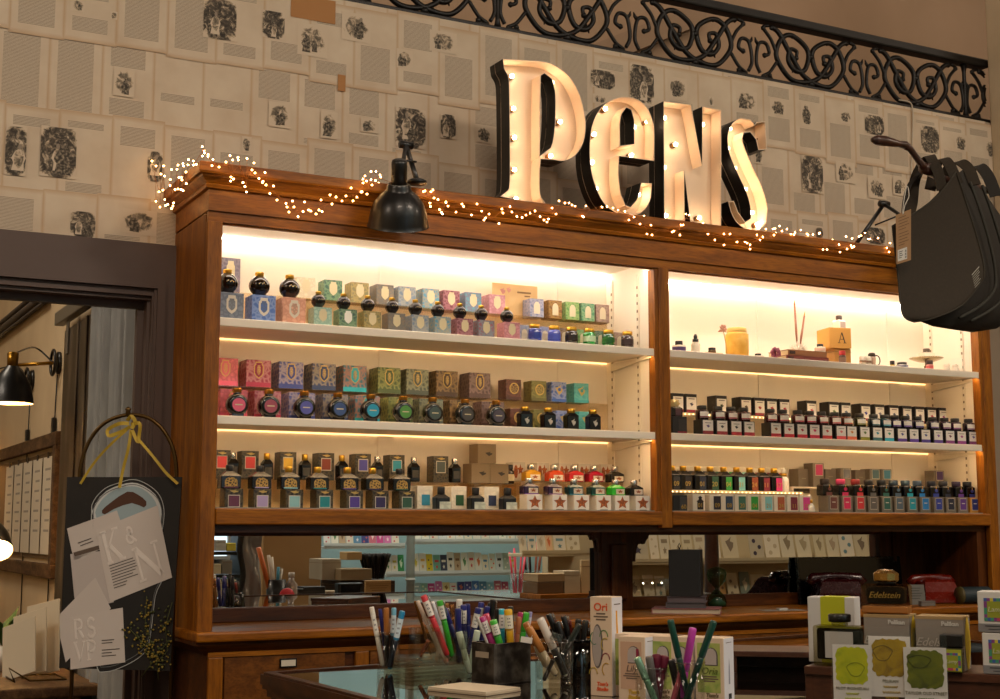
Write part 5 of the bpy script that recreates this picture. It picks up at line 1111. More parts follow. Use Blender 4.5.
m = MB(); m.tube([Vector((a0.x, a0.y, .02)) - SO] + [p - SO for p in spline(arch, 5)] + [Vector((a1.x, a1.y, .02)) - SO], .0055, 10); m.build('arch_frame', BRZ, sd)
m = MB(); q = arch[5] - SO; m.lathe([(.004, -.006), (.008, 0), (.006, .01), (.009, .016), (.003, .022)], 12, 0, TR(*q)); m.build('finial', BRZ, sd)
for e in (a0, a1):
    m = MB(); m.bbox((e.x - SO.x - .012, -.14, 0), (e.x - SO.x + .012, .14, .02), .004); m.build('foot', BRZ, sd)
sg = thing('invitation_sign', 'black sign board printed with cream wedding stationery and greenery', 'sign', so)
ex = (sb[1] - sb[0]).normalized(); ez = Vector((0, 0, 1)); nrm = ex.cross(ez).normalized()
if nrm.y > 0: nrm = -nrm
def P(x, y, lift=0.0):
    """point of the printed sheet seen at pixel x, y"""
    d = ray(x, y); k = (sb[0] - CAM).dot(nrm) / d.dot(nrm); return CAM + d * k + nrm * lift - so
m = MB(); q = [P(67, 477), P(182, 477), P(170, 671), P(59, 668)]; b = [p - nrm * .008 for p in q]
m.add(q + b, [(0, 3, 2, 1), (4, 5, 6, 7), (0, 1, 5, 4), (1, 2, 6, 5), (2, 3, 7, 6), (3, 0, 4, 7)]); m.build('board', noisy('dark_print', [(.35, '#0e0b09'), (.65, '#1a1512'), (.85, '#241d18')], 9, .5), sg)
def flat(pts, lift, name, mt, parent=None, smooth=False, curve=0):
    m = MB(); L = [P(x, y, lift) for x, y in pts]
    if curve: L = spline(L, curve, True)
    k = len(L); c = [p - nrm * .0008 for p in L]
    v2 = [(p.dot(ex), p.z) for p in L]
    tri = tessellate_polygon([[Vector((a, b, 0)) for a, b in v2]])
    fs = []
    for t_ in tri:
        a, b_, d = [Vector((v2[i][0], v2[i][1], 0)) for i in t_]; fs.append(tuple(t_) if (b_ - a).cross(d - a).z > 0 else tuple(reversed(t_)))
    m.add(L + c, fs + [(i, i + k, (i + 1) % k + k, (i + 1) % k) for i in range(k)]); return m.build(name, mt, parent or sg)
def zs(p): return (60 + p[0] / 3.33, 470 + p[1] / 3.33)
def Z(*pts): return [zs(p) for p in pts]
PLT = mat('#8e9aa0', .4); CRMC = mat('#c6bcb4', .8); CRM2 = mat('#c4bab2', .8)
flat(Z((105, 160), (112, 105), (150, 62), (200, 42), (240, 32), (280, 42), (325, 75), (345, 120), (345, 175), (330, 260), (340, 360), (318, 420), (300, 560), (280, 610), (220, 650), (150, 672), (120, 640), (100, 400)), .0010, 'printed_tray', mat('#1c1c1e', .4), curve=2)
for rim_r, rim_c in ((1.0, '#b8bab8'), (.95, '#6a6c6c')):
    m = MB(); cx_, cy_ = 228, 350
    m.tube(spline([P(*zs((cx_ + (x - cx_) * rim_r, cy_ + (y - cy_) * rim_r)), .0016) for x, y in ((105, 160), (112, 105), (150, 62), (200, 42), (240, 32), (280, 42), (325, 75), (345, 120), (345, 175), (330, 260), (340, 360), (318, 420), (300, 560), (280, 610), (220, 650), (150, 672), (120, 640), (100, 400))], 4, True), .0011, 5, 0, True); m.build('printed_tray_edge', mat(rim_c, .4), sg)
flat(Z((112, 160), (118, 112), (155, 70), (200, 50), (240, 42), (278, 52), (318, 82), (337, 122), (336, 172), (322, 200), (200, 180)), .0014, 'printed_tray_rim', mat('#c4c6c4', .4), curve=2)
flat(Z((122, 160), (127, 118), (160, 80), (200, 60), (240, 54), (274, 62), (308, 90), (325, 125), (326, 172), (310, 195), (200, 180)), .0018, 'printed_tray_well', mat('#96a8ae', .35), curve=2)
flat(Z((140, 135), (170, 108), (225, 72), (260, 82), (288, 105), (280, 125), (240, 110), (180, 130), (150, 148)), .0022, 'printed_ribbon', mat('#4a2a18', .5), curve=2)
flat(Z((24, 195), (190, 135), (230, 250), (140, 262), (50, 300), (40, 270)), .0026, 'printed_envelope', CRM2)
flat(Z((50, 288), (140, 262), (132, 250), (45, 275)), .0030, 'printed_envelope_fold', mat('#5a4a3e', .7))
flat(Z((35, 280), (135, 270), (180, 440), (60, 470), (48, 420)), .0026, 'printed_envelope', mat('#b8aea8', .8))
flat(Z((0, 480), (118, 358), (170, 460), (60, 600), (20, 640), (2, 560)), .0030, 'printed_envelope', CRM2)
kc = flat(Z((120, 200), (325, 118), (374, 358), (168, 440)), .0036, 'printed_card', CRMC)
rc = flat(Z((34, 490), (210, 458), (218, 640), (36, 664)), .0036, 'printed_card', CRMC)
def glyphs(strokes, org, ux, uy, lift, name, mt, parent):
    """letters drawn as thick strokes in a sheared frame on the sheet"""
    m = MB()
    for x0, y0, x1, y1, w in strokes:
        A = Vector((x0, y0)); B = Vector((x1, y1)); d = (B - A); L = d.length; n_ = Vector((-d.y, d.x)) / L * w * .75
        pts = [A - n_, B - n_, B + n_, A + n_]
        pp_ = [(org[0] + ux[0] * p.x + uy[0] * p.y, org[1] + ux[1] * p.x + uy[1] * p.y) for p in pts]
        V = [P(*zs(p), lift) for p in pp_]; vv = V + [p - nrm * .0012 for p in V]
        m.add(vv, [(0, 1, 2, 3), (4, 7, 6, 5), (0, 4, 5, 1), (1, 5, 6, 2), (2, 6, 7, 3), (3, 7, 4, 0)])
    return m.build(name, mt, parent)
def arcs(cx, cy, rx, ry, a0, a1, w, n=8): 
    o = []
    for k in range(n):
        u, v = math.radians(a0 + (a1 - a0) * k / n), math.radians(a0 + (a1 - a0) * (k + 1) / n); o.append((cx + rx * math.cos(u), cy + ry * math.sin(u), cx + rx * math.cos(v), cy + ry * math.sin(v), w))
    return o
EMB = mat('#dcd3cb', .75)
Kst = [(.15, 0, .15, 1, .11), (0, 0, .3, 0, .05), (0, 1, .3, 1, .05), (.2, .42, .75, 1, .05), (.33, .55, .8, 0, .11), (.6, 1, .92, 1, .05), (.65, 0, .98, 0, .05)]
Nst = [(.12, 0, .12, 1, .05), (0, 0, .25, 0, .05), (0, 1, .2, 1, .05), (.12, 1, .85, 0, .11), (.85, 0, .85, 1, .05), (.72, 1, 1, 1, .05)]
glyphs(Kst, (160, 312), (62, -22), (-26, -100), .0048, 'embossed_letter', EMB, kc)
glyphs(arcs(.5, .72, .22, .2, 0, 360, .1) + arcs(.45, .28, .32, .28, 60, 330, .1) + [(.3, .62, .9, .02, .1)], (222, 248), (38, -12), (-14, -55), .0048, 'embossed_letter', EMB, kc)
glyphs(Nst, (268, 372), (85, -32), (-28, -105), .0048, 'embossed_letter', EMB, kc)
m = MB()
for k in range(9):
    x0, y0 = 165 + k * 2.0, 318 + k * 9.2; L = (80, 84, 84, 86, 80, 70, 84, 46, 40)[k]
    V = [P(*zs(p), .0043) for p in ((x0, y0 + 3), (x0 + L, y0 - L * .34 + 3), (x0 + L, y0 - L * .34), (x0, y0))]; m.quad(V)
m.build('small_print', mat('#4a443e', .7), kc)
Rst = [(.12, 0, .12, 1, .13), (0, 0, .3, 0, .05), (0, 1, .4, 1, .06), (.15, .5, .5, .5, .06), (.4, .5, .85, 0, .12)] + arcs(.42, .75, .3, .25, -90, 90, .1, 6)
Sst = arcs(.45, .74, .3, .25, 20, 270, .1, 8) + arcs(.45, .25, .33, .25, 90, -160, .12, 8)
Vst = [(.05, 1, .48, 0, .12), (.48, 0, .9, 1, .05), (-.08, 1, .25, 1, .05), (.75, 1, 1.02, 1, .05)]
Pst = [(.15, 0, .15, 1, .13), (0, 0, .35, 0, .05), (0, 1, .45, 1, .06), (.15, .45, .5, .45, .06)] + arcs(.45, .725, .32, .27, -90, 90, .1, 6)
for st_l, o_ in ((Rst, (50, 562)), (Sst, (90, 556)), (Vst, (52, 636)), (Pst, (92, 632))): glyphs(st_l, o_, (36, -4), (-3, -62), .0048, 'embossed_letter', EMB, rc)
m = MB()
for k, (L, dy) in enumerate(((42, 0), (36, 9), (60, 32), (34, 42), (48, 52))):
    y0 = 566 + dy; V = [P(*zs(p), .0043) for p in ((140, y0 + 3), (140 + L, y0 - L * .08 + 3), (140 + L, y0 - L * .08), (140, y0))]; m.quad(V)
for k in range(2):
    V = [P(*zs(p), .0034) for p in ((60 + 8 * k, 242 + k * 9), (105 + 6 * k, 226 + k * 9), (106 + 6 * k, 229 + k * 9), (61 + 8 * k, 245 + k * 9))]; m.quad(V)
m.build('small_print', mat('#4a443e', .7), rc)
# printed sprig
m = MB(); r_ = random.Random(5)
stems = [[(330, 700), (320, 620), (300, 560), (285, 500), (290, 420)], [(320, 620), (280, 580), (235, 530)], [(325, 640), (360, 600), (352, 520), (375, 440)], [(270, 690), (310, 640), (365, 632)]]
for s_ in stems: m.tube([P(*zs(p), .0052) for p in s_], .0012, 5, 1)
for k in range(230):
    s_ = stems[r_.randrange(3)]; i = r_.randrange(1, len(s_)); t_ = r_.random(); x = s_[i - 1][0] * (1 - t_) + s_[i][0] * t_ + r_.gauss(0, 18); y = s_[i - 1][1] * (1 - t_) + s_[i][1] * t_ + r_.gauss(0, 16)
    if y > 680 or x > 372: continue
    m.ico(P(*zs((x, y)), .0055), r_.uniform(.002, .0042), 0 if r_.random() < .55 else 1, 1)
m.build('printed_sprig', [mat('#8a7428', .7), mat('#44481e', .7)], sg)
# ribbon
RIB = mat('#b89a2c', .55)
def ribbon(pts, w, parent=sd):
    m = MB(); sp = spline([sgn(x, y) + Vector((0, -.012 - (.006 if k % 2 else 0), 0)) - SO for k, (x, y) in enumerate(pts)], 6); n = len(sp); vs = []; fs = []
    for i, p in enumerate(sp):
        t_ = (sp[min(i + 1, n - 1)] - sp[max(i - 1, 0)]).normalized(); u = t_.cross(Vector((.25, -.97, 0))).normalized(); vs += [p + u * w / 2, p - u * w / 2, p - u * w / 2 + Vector((0, .001, 0)), p + u * w / 2 + Vector((0, .001, 0))]
    for i in range(n - 1):
        for k in range(4): fs.append((i * 4 + k, i * 4 + (k + 1) % 4, i * 4 + 4 + (k + 1) % 4, i * 4 + 4 + k))
    fs += [(3, 2, 1, 0), tuple((n - 1) * 4 + k for k in range(4))]; m.add(vs, fs); return m
for pts, w in ([[(128, 424), (118, 424), (107, 430), (108, 436), (120, 432), (129, 427)], .010], [[(130, 425), (138, 424), (138, 436), (136, 442), (131, 430)], .010], [[(126, 430), (110, 444), (94, 462), (79, 484)], .007], [[(136, 438), (150, 455), (164, 472), (176, 484)], .008], [[(130, 430), (127, 448), (122, 470), (118, 488)], .009], [[(126, 421), (130, 417), (134, 422), (130, 429)], .011]):
    ribbon(pts, w).build('ribbon', RIB, sd, label='yellow satin ribbon')
# ---- beyond the opening
CUR = noisy('grey_blue_linen', [(.35, '#9a9c9c'), (.65, '#acaeac')], 40, .85, stretch=(1, 1, .2))
cy0, cy1 = .50, 1.62
t = thing('curtain', 'grey blue linen curtain hanging inside the doorway', 'curtain', (1.02, 1.0, 0))
m = MB(); vs = []; n = 90; ztop = 2.35
for k in range(n + 1):
    Yy = cy0 + (cy1 - cy0) * k / n; x = 1.015 + .05 * k / n + .022 * math.sin(k * .55) + .012 * math.sin(k * 1.3 + 1)
    for z in (.02, .8, 1.6, ztop): vs.append((x - 1.02, Yy - 1.0, z))
fs = [(i * 4 + j, (i + 1) * 4 + j, (i + 1) * 4 + j + 1, i * 4 + j + 1) for i in range(n) for j in range(3)]
m.add(vs, fs, 0, True); cu = m.build('cloth', CUR, t)
m = MB(); m.tube([(.02, -.52, ztop), (.05, .66, ztop)], .012, 10); m.build('curtain_rod', BRZ, t)
# sliding metal-clad door on its rail
y0b, y1b = atX(88, 400, 1.08).y, atX(62, 400, 1.08).y
t = thing('sliding_door', 'worn metal-clad sliding door on an overhead rail beyond the curtain', 'sliding door', (1.08, (y0b + y1b) / 2, .03))
zt = atX(66, 330, 1.08).z; GALV = noisy('worn_zinc', [(.3, '#2a2018'), (.5, '#453a30'), (.7, '#7a6e60')], 4, .35, 6, stretch=(1, 3, .6), metal=.6)
m = MB(); m.bbox((0, -(y1b - y0b) / 2 - .05, 0), (.022, (y1b - y0b) / 2, zt - .03), .003); m.build('door_panel', GALV, t)
for yy in (-.22, -.05):
    m = MB(); m.bbox((-.006, yy, 0), (0, yy + .03, zt - .03), .002); m.build('panel_batten', GALV, t)
m = MB(); m.bbox((-.008, .16, zt - .14), (.0, .2, zt + .09), .002); m.build('hanger_strap', mat('#8a8378', .4, .7), t)
zr = atX(72, 309, 1.06).z - .03
m = MB(); m.bbox((-.03, -(y1b - y0b) / 2 - .1, zr - .028), (.01, (y1b - y0b) / 2 + .08, zr + .028), .004); m.build('rail', mat('#7d776c', .4, .6), t)
# notice frame with pinned sheets
def W(x, y, lift=0.0): p = atX(x, y, RW - lift); return p
ya, yb = W(60, 500).y, W(-14, 500).y
t = thing('notice_board', 'weathered wooden frame with hanging price lists on the warm wall', 'frame', (RW, (ya + yb) / 2, W(30, 500).z)); TO = Vector(t.location)
zt0, zb0 = W(57, 433).z, W(57, 579).z
OLDW = wood('weathered_wood', '#3a2818', '#5a4028', '#7a5c3c', (9, 3, 9), .7, 0)
for a, b, z0, z1 in ((ya, ya + .06, zb0 + .0601, zt0 - .0601), (yb - .06, yb, zb0 + .0601, zt0 - .0601), (ya, yb, zt0 - .06, zt0), (ya, yb, zb0, zb0 + .06)):
    m = MB(); m.bbox((-.03, a - TO.y, z0 - TO.z), (-.001, b - TO.y, z1 - TO.z), .004); m.build('frame_rail', OLDW, t)
m = MB(); m.box((-.008, ya - TO.y + .08, zb0 - TO.z + .08), (-.001, yb - TO.y - .08, zt0 - TO.z - .08)); m.build('backing', mat('#7c6344', .8), t)
for k in range(5):
    y = ya + .12 + k * .27; s_ = thing('price_list', f'white hanging price list, {ORD[k+1]} from the doorway in the wooden frame', 'paper', (RW - .016, y + .1, (zt0 + zb0) / 2))
    hz = (zt0 - zb0) / 2 - .1; m = MB(); m.box((-.001, -.118, -hz), (.0005, .118, hz)); m.build('sheet', mat('#d8ccb6', .8), s_)
    m = MB()
    for j in range(max(1, int((2 * hz - .08) / .045))): m.box((-.0016, -.07, hz - .06 - j * .045), (-.0009, -.07 + (.13, .1, .12, .08)[j % 4], hz - .05 - j * .045))
    m.build('print', mat('#a39a8c', .8), s_)
    m = MB(); m.box((-.003, -.02, hz - .006), (-.0008, .02, hz + .02)); m.build('clip', mat('#3a2c20', .5, .5), s_)
# wall lamps
def wall_lamp(label, brk, elb, head, R, tilt=0):
    t = thing('wall_lamp', label, 'lamp', brk); o = Vector(brk); e, h = Vector(elb) - o, Vector(head) - o
    m = MB(); m.lathe([(.05, 0), (.05, .012), (.03, .02)], 20, 0, RY(-PI / 2)); m.tube([(-.03 - 0 * k, .055 * math.cos(k * PI / 8), .055 * math.sin(k * PI / 8)) for k in range(16)], .007, 6, 0, True); m.build('bracket', BLACK, t)
    m = MB(); m.tube([(-.02, 0, 0), e], .008, 8); m.tube([e, h + Vector((0, 0, .03))], .006, 8); m.build('brass_arm', mat('#a87c30', .3, 1), t)
    m = MB(); m.tube(spline([(-.03, 0, .0), (e.x * .5, e.y * .5, .07), h + Vector((0, 0, .08))], 6), .004, 6); m.build('cable', BLACK, t)
    m = MB(); m.lathe([(.02, .03), (.022, .085), (.012, .09)], 16, 0, TR(*h)); m.build('lamp_holder', mat('#a87c30', .3, 1), t)
    m = MB(); pr = [(R, -.11), (R * .97, -.09), (R * .85, -.04), (R * .6, 0), (R * .35, .025), (.022, .035)]
    TH_ = TR(*h) @ RX(tilt); m.lathe(pr, 30, 0, TH_, True, False); m.lathe([(r - .002, z) for r, z in pr], 30, 1, TH_, True, False); m.build('lamp_shade', [BLACK, mat('#e8dcc0', .5)], t)
    m = MB(); m.ico(h + Vector((0, 0, -.045)), .03, 0, 2); m.build('bulb', emit('#ffc880', 230), t)
    m = MB(); m.tube([(-.006, .02, -.05), (-.008, .03, -.3), (-.006, .02, -1.2)], .003, 6); m.bbox((-.02, .005, -.36), (-.004, .045, -.24), .004); m.build('switch_cord', BLACK, t)
    return t
b1 = W(60, 363); h1 = atX(11, 375, RW - .36)
wall_lamp('black and brass wall lamp nearer the sliding door', b1, (RW - .2, b1.y + .12, b1.z - .01), (RW - .30, atX(12, 375, RW - .30).y, atX(12, 375, RW - .30).z), .085)
b2 = W(33, 380); h2 = atX(-16, 400, RW - .36)
wall_lamp('second black wall lamp half cut by the picture edge', b2, (RW - .2, b2.y + .15, b2.z - .02), (RW - .30, b2.y + .95, b2.z - .06), .085)
wall_lamp('lit black wall lamp before the notice board, cut by the picture edge', W(-25, 512), (RW - .2, W(-25, 512).y + .05, W(-25, 512).z - .02), tuple(atX(-7, 529, RW - .33)), .068, -.7)
# moulding of the stair and board above
m = MB(); a, b = W(-20, 350), W(52, 294)
for dz, r0 in ((0, .02), (.045, .012), (-.03, .010)): m.tube([a + Vector((-.02, 0, dz)), b + Vector((-.02, 0, dz))], r0, 8)
struct(m.build('trim_3', mat('#4c433c', .5)))
# table with cards and plant
tz = atX(25, 674, RW - .25).z
t = thing('side_table', 'dark wooden side table against the warm wall', 'table', (RW - .26, atX(30, 674, RW - .26).y + .1, 0)); TO = Vector(t.location)
m = MB(); m.bbox((-.25, -.42, tz - .035), (.18, .75, tz), .006); m.build('tabletop', OLDW, t)
m = MB(); m.box((-.22, -.39, tz - .14), (.155, .72, tz - .036)); m.build('apron', OLDW, t)
for x in (-.22, .115):
    for y in (-.39, .68): m = MB(); m.bbox((x, y, 0), (x + .04, y + .04, tz - .036), .003); m.build('leg', OLDW, t)
t = thing('card_stand', 'wire stand of cream cards on the side table', 'card stand', (RW - .3, TO.y - .12, tz))
for k, (dx, a) in enumerate(((0, -.5), (.04, -.42), (.09, -.36))):
    m = MB(); m.bbox((-.002, -.11, .01), (.002, .11, .2 + .03 * k), .0008, 0, TR(dx, .03 * k, 0) @ RX(a * .5) @ RZ(.35)); m.build('card', mat('#d8ccb4', .8), t)
m = MB(); m.tube([(-.03, -.1, .004), (-.05, -.1, .05), (.02, -.1, .004), (.14, -.1, .004), (.14, .1, .004), (-.03, .1, .004), (-.03, -.1, .004)], .003, 6); m.build('wire_base', BRZ, t)
t = thing('potted_plant', 'small green plant in a white cup on the side table', 'plant', (RW - .3, TO.y + .26, tz))
m = MB(); m.lathe([(.035, 0), (.045, .09), (.042, .088), (.034, .01)], 18); m.build('pot', mat('#d8d0c0', .4), t)
m = MB(); r_ = random.Random(8)
for k in range(26):
    a = r_.uniform(0, 6.28); l = r_.uniform(.05, .16); h = r_.uniform(.05, .15); p0 = Vector((0, 0, .08)); p1 = p0 + Vector((math.cos(a) * l, math.sin(a) * l, h)); pm = (p0 + p1) / 2 + Vector((0, 0, .03)); s = Vector((-math.sin(a), math.cos(a), 0)) * .016
    m.add([p0, pm + s, p1, pm - s], [(0, 1, 2, 3)], 0, True)
m.build('foliage', mat('#3c5a24', .6), t)
# ================================================================== GLASS COUNTER AND WHAT STANDS ON IT
CZT = 1.03
A, B_, Cc, D_ = Vector((1.003, -.562, 0)), Vector((3.1, -.20, 0)), Vector((3.1, -2.3, 0)), Vector((1.07, -2.3, 0))
ct_ = thing('glass_counter', 'dark wooden shop counter with glass top in front of the cabinet', 'counter', (A.x, A.y, 0))
def lay(mb, pts, z0, z1, mi=0): 
    lo = [Vector((p.x, p.y, z0)) - A for p in pts]; hi = [Vector((p.x, p.y, z1)) - A for p in pts]
    n = len(pts); mb.add(lo + hi, [tuple(range(n)), tuple(range(2 * n - 1, n - 1, -1))] + [(i, i + n, (i + 1) % n + n, (i + 1) % n) for i in range(n)], mi)
quad_ = [A, D_, Cc, B_]
cen = (A + B_ + Cc + D_) / 4
def inset(t):
    out = []
    n = len(quad_)
    for i in range(n):
        a, b, c = quad_[i - 1], quad_[i], quad_[(i + 1) % n]; d1, d2 = (b - a).normalized(), (c - b).normalized(); n1, n2 = Vector((-d1.y, d1.x, 0)), Vector((-d2.y, d2.x, 0)); k = n1 + n2; out.append(b + k * (2 / k.length_squared) * t)
    return out
def frame(mb, outer, inner, z0, z1, mi=0):
    n = len(outer); v = []
    for z in (z0, z1): v += [Vector((p.x, p.y, z)) - A for p in outer] + [Vector((p.x, p.y, z)) - A for p in inner]
    f = []
    for i in range(n):
        j = (i + 1) % n
        f += [(i, j, n + j, n + i), (2 * n + i, 3 * n + i, 3 * n + j, 2 * n + j), (i, 2 * n + i, 2 * n + j, j), (n + i, n + j, 3 * n + j, 3 * n + i)]
    mb.add(v, f, mi)
CW = wood('walnut_counter', '#2a140a', '#44230f', '#5c3218', (5, 5, 12), .38, .1)
m = MB()
for t0, t1, z0, z1 in ((0, .022, CZT - .024, CZT - .002), (.006, .026, CZT - .002, CZT + .003), (.004, .03, CZT - .034, CZT - .024), (.012, .03, CZT - .05, CZT - .034), (.02, .05, CZT - .16, CZT - .05), (.014, .05, CZT - .17, CZT - .16)): frame(m, inset(t0), inset(t1), z0, z1)
m.build('rim', CW, ct_)
gl, ntg, bg = _new('counter_glass'); bg.inputs['Base Color'].default_value = lin('#17110d'); bg.inputs['Roughness'].default_value = .02; bg.inputs['Specular IOR Level'].default_value = .9; bg.inputs['Coat Weight'].default_value = .6; bg.inputs['Coat Roughness'].default_value = .015
m = MB(); lay(m, inset(.026), CZT - .01, CZT); m.build('glass_top', gl, ct_)
m = MB(); frame(m, inset(.024), inset(.045), .1, CZT - .165); frame(m, inset(.015), inset(.06), 0, .1); m.build('case_front', CW, ct_)
CL = clear('#fafaf8', .03, .03)
def onZ(x, y, z=CZT): return atZ(x, y, z)
def dp(p): return (Vector(p) - CAM).dot(Vector((math.sin(YAW) * math.cos(PITCH), math.cos(YAW) * math.cos(PITCH), math.sin(PITCH))))
def at_depth(x, y, w): return CAM + ray(x, y) * (w / F)
def cup(label, px, py, r, h, name='pen_cup', mt=None, z=CZT, flare=1.08, loc=None, base_t=.006):
    p = loc or onZ(px, py, z); t = thing(name, label, 'cup', (p.x, p.y, z + .0003))
    m = MB(); prof = [(r * .96, 0), (r, .003), (r * flare, h), (r * flare - .0018, h), (r - .0022, base_t), (.001, base_t)]
    m.lathe(prof, 28, 0, None, True, False); n = 28; m.f.append(list(range(n - 1, -1, -1))); m.m.append(0); m.sm.append(False); m.build('cup_wall', mt or CL, t)
    m = MB(); m.tube([(r * flare * math.cos(k * PI / 14), r * flare * math.sin(k * PI / 14), h) for k in range(28)], .0013, 5, 0, True); m.build('rim', mt or clear('#ffffff', .3, .05), t)
    return p
PENC = {}
def pen(label, p0, p1, w, r, body, cap=None, capf=.42, lab=None, tip=None, clip=None, group=None, cat='pen', w1=None):
    """p0 lower pixel, p1 upper pixel, w depth"""
    a, b = at_depth(p0[0], p0[1], w), at_depth(p1[0], p1[1], w1 or w)
    if a.z < CZT + .004: a = a.lerp(b, (CZT + .004 - a.z) / (b.z - a.z))
    t = thing('pen' if cat == 'pen' else cat, label, cat, a, 0, group); v = b - a; L = v.length; u = v / L
    def seg(f0, f1, rr, name, mt, par=t, n=10):
        m = MB(); m.tube([u * (L * f0), u * (L * (f0 + (f1 - f0) * .04)), u * (L * (f0 + (f1 - f0) * .96)), u * (L * f1)], [rr * .8, rr, rr, rr * .86], n); return m.build(name, mt, par)
    seg(.03, 1 - capf if cap else 1, r, 'barrel', body)
    if cap: c = seg(1 - capf, 1, r * 1.1, 'pen_cap', cap)
    else: c = t
    m = MB(); m.tube([u * 0, u * (L * .04)], [r * .35, r * .8], 8); m.build('tip', tip or mat('#8a8680', .3, .8), t)
    if lab:
        m = MB(); view = (CAM - a).normalized(); s = u.cross(view).normalized(); n_ = s.cross(u).normalized()
        if n_.dot(view) < 0: n_ = -n_
        q = []
        R_2 = r * 1.16; vs = []; f0, f1 = (1 - capf * .9, 1 - capf * .25) if cap else (.66, .88)
        for k in range(7):
            an = -1.15 + 2.3 * k / 6; o = (s * math.sin(an) + n_ * math.cos(an)) * R_2; vs += [o + u * (L * f0), o + u * (L * f1)]
        m.add(vs, [(2 * k, 2 * k + 2, 2 * k + 3, 2 * k + 1) for k in range(6)], 0, True)
        for k in range(3): 
            g0 = f0 + (f1 - f0) * (.2 + .25 * k); o1 = (n_ * math.cos(.3) - s * math.sin(.3)) * R_2 * 1.03; o2 = (n_ * math.cos(.3) + s * math.sin(.3)) * R_2 * 1.03
            m.add([o1 + u * (L * g0), o2 + u * (L * g0), o2 + u * (L * (g0 + .03)), o1 + u * (L * (g0 + .03))], [(0, 1, 2, 3)], 1)
        m.build('sticker', [mat(lab, .6), mat('#5a5a60', .6)], c)
    if clip is not None:
        view = (CAM - a).normalized(); s = u.cross(view).normalized(); o = s * (r * 1.2 * (1 if clip >= 0 else -1)) + s.cross(u).normalized() * 0
        m = MB(); m.tube([u * (L * .98) + o * .8, u * (L * .96) + o * 1.25, u * (L * .72) + o * 1.2], .0011, 5); m.build('clip', SILVER, c)
    return t
G = lambda h, r=.3: mat(h, r, 0, .3)
# small cup of markers at the left end
w1 = dp(onZ(388, 672)); cup('clear plastic cup of five markers, left end of the counter', 388.3, 672, .0255, .088)
pen('white capped marker in the leftmost cup', (383, 667), (371.5, 607), w1 + .005, .0052, G('#d9d2c4'), G('#e6e0d4'), .5, '#eee9de')
pen('slim navy pen in the leftmost cup', (387, 668), (380, 609), w1 + .02, .004, G('#22265e'), G('#2a2f78'), .4)
pen('caramel brown marker in the leftmost cup', (387, 668), (386.3, 608), w1, .0058, G('#1c1816'), G('#a8682c'), .45, None, G('#a8682c'))
pen('pale blue marker with white sticker in the leftmost cup', (391, 669), (394, 608), w1 + .01, .0055, G('#1e2430'), G('#7ab8d0'), .45, '#e0ecf0', G('#3a9ac0'))
pen('bright blue marker leaning right in the leftmost cup', (389, 669), (402.5, 611), w1 - .008, .0062, G('#1e2430'), G('#2a8ab8'), .5, '#d8e8f0', G('#3a9ac0'))
# acrylic risers and the crowd of pens behind the tin
p = onZ(434, 672); ar = 0.16
t = thing('acrylic_block', 'stack of clear acrylic slabs carrying the left pen holders', 'display block', (p.x + .005, p.y + .035, CZT), .12)
for k in range(4):
    m = MB(); m.bbox((-.085, -.06, k * .0085 + .0004), (.085, .06, k * .0085 + .008), .001); m.build('slab', clear('#efe6d8', .10, .1), t)
bz = CZT + .0345
hp_ = atZ(427, 655, bz); w2 = dp(hp_)
def abox(label, c, hx, hy, h, z, rz=0):
    t = thing('pen_holder', label, 'pen holder', (c.x, c.y, z + .0004), rz)
    for nm, a, b in (('side_wall', (-hx, -hy, 0), (-hx + .002, hy, h)), ('side_wall', (hx - .002, -hy, 0), (hx, hy, h)), ('front_wall', (-hx + .002, -hy, 0), (hx - .002, -hy + .002, h)), ('back_wall', (-hx + .002, hy - .002, 0), (hx - .002, hy, h)), ('floor_plate', (-hx + .002, -hy + .002, 0), (hx - .002, hy - .002, .002))):
        m = MB(); m.box(a, b); m.build(nm, CL, t)
    return t
c1 = atZ(426, 658, bz); abox('clear square acrylic pen holder at left on the acrylic slabs', c1 + Vector((0, .01, 0)), .027, .027, .066, bz, .1)
c2 = atZ(449, 661, bz); abox('clear square acrylic pen holder at right on the acrylic slabs', c2 + Vector((.006, .012, 0)), .03, .028, .062, bz, .1)
RG = mat('#b0684a', .25, .9); PG = mat('#c08a58', .25, .9)
pen('slim bronze pen leaning far left in the acrylic holder', (431, 655), (415, 601), w2 - .0, .0036, mat('#8a5c2c', .3, .8), mat('#8a5c2c', .3, .8), .4)
pen('slim white pen with rosy cap edge behind the coral pen', (443, 660), (417.5, 601), w2 - .012, .0042, G('#d8c8ba'), G('#d9c4b0'), .4)
pen('thick coral red fountain pen with white sticker', (448, 657), (423.3, 595.5), w2 - .035, .0068, G('#c8323c'), G('#d13c46'), .36, '#e8e0d6', None, 1)
pen('white fountain pen with chrome clip behind the coral pen', (451, 660), (431.5, 602), w2 + .0, .0062, G('#d6d0c6'), G('#cfd0d4'), .4, None, None, 1)
pen('bright green fountain pen with white sticker', (452.5, 658), (439.5, 600.5), w2 - .03, .0066, G('#2c9a24'), G('#3aa82c'), .35, '#d8d6cc', None, 1)
pen('pale cream pen leaning right, low in the acrylic holder', (447, 664), (434, 632), w2 - .03, .0055, G('#d9d0c2'), None)
pen('short white pen leaning left, low in the acrylic holder', (436, 661), (441, 642), w2 - .03, .0048, G('#d4ccc0'), None)
pen('rose pink metal pen inside the left acrylic holder', (419.5, 657), (429, 640), w2 - .01, .005, RG, None)
w3 = w2 + .02
pen('navy pen tilted left beside the green pen', (459, 648), (444, 608.5), w3, .0068, G('#1c1f58'), G('#20246a'), .4, None, None, 1)
pen('white tipped pen standing behind the navy pens', (459, 640), (459.3, 599.5), w3 + .03, .0066, G('#d9d4ca'), G('#dcd8ce'), .4, '#e6e0d4')
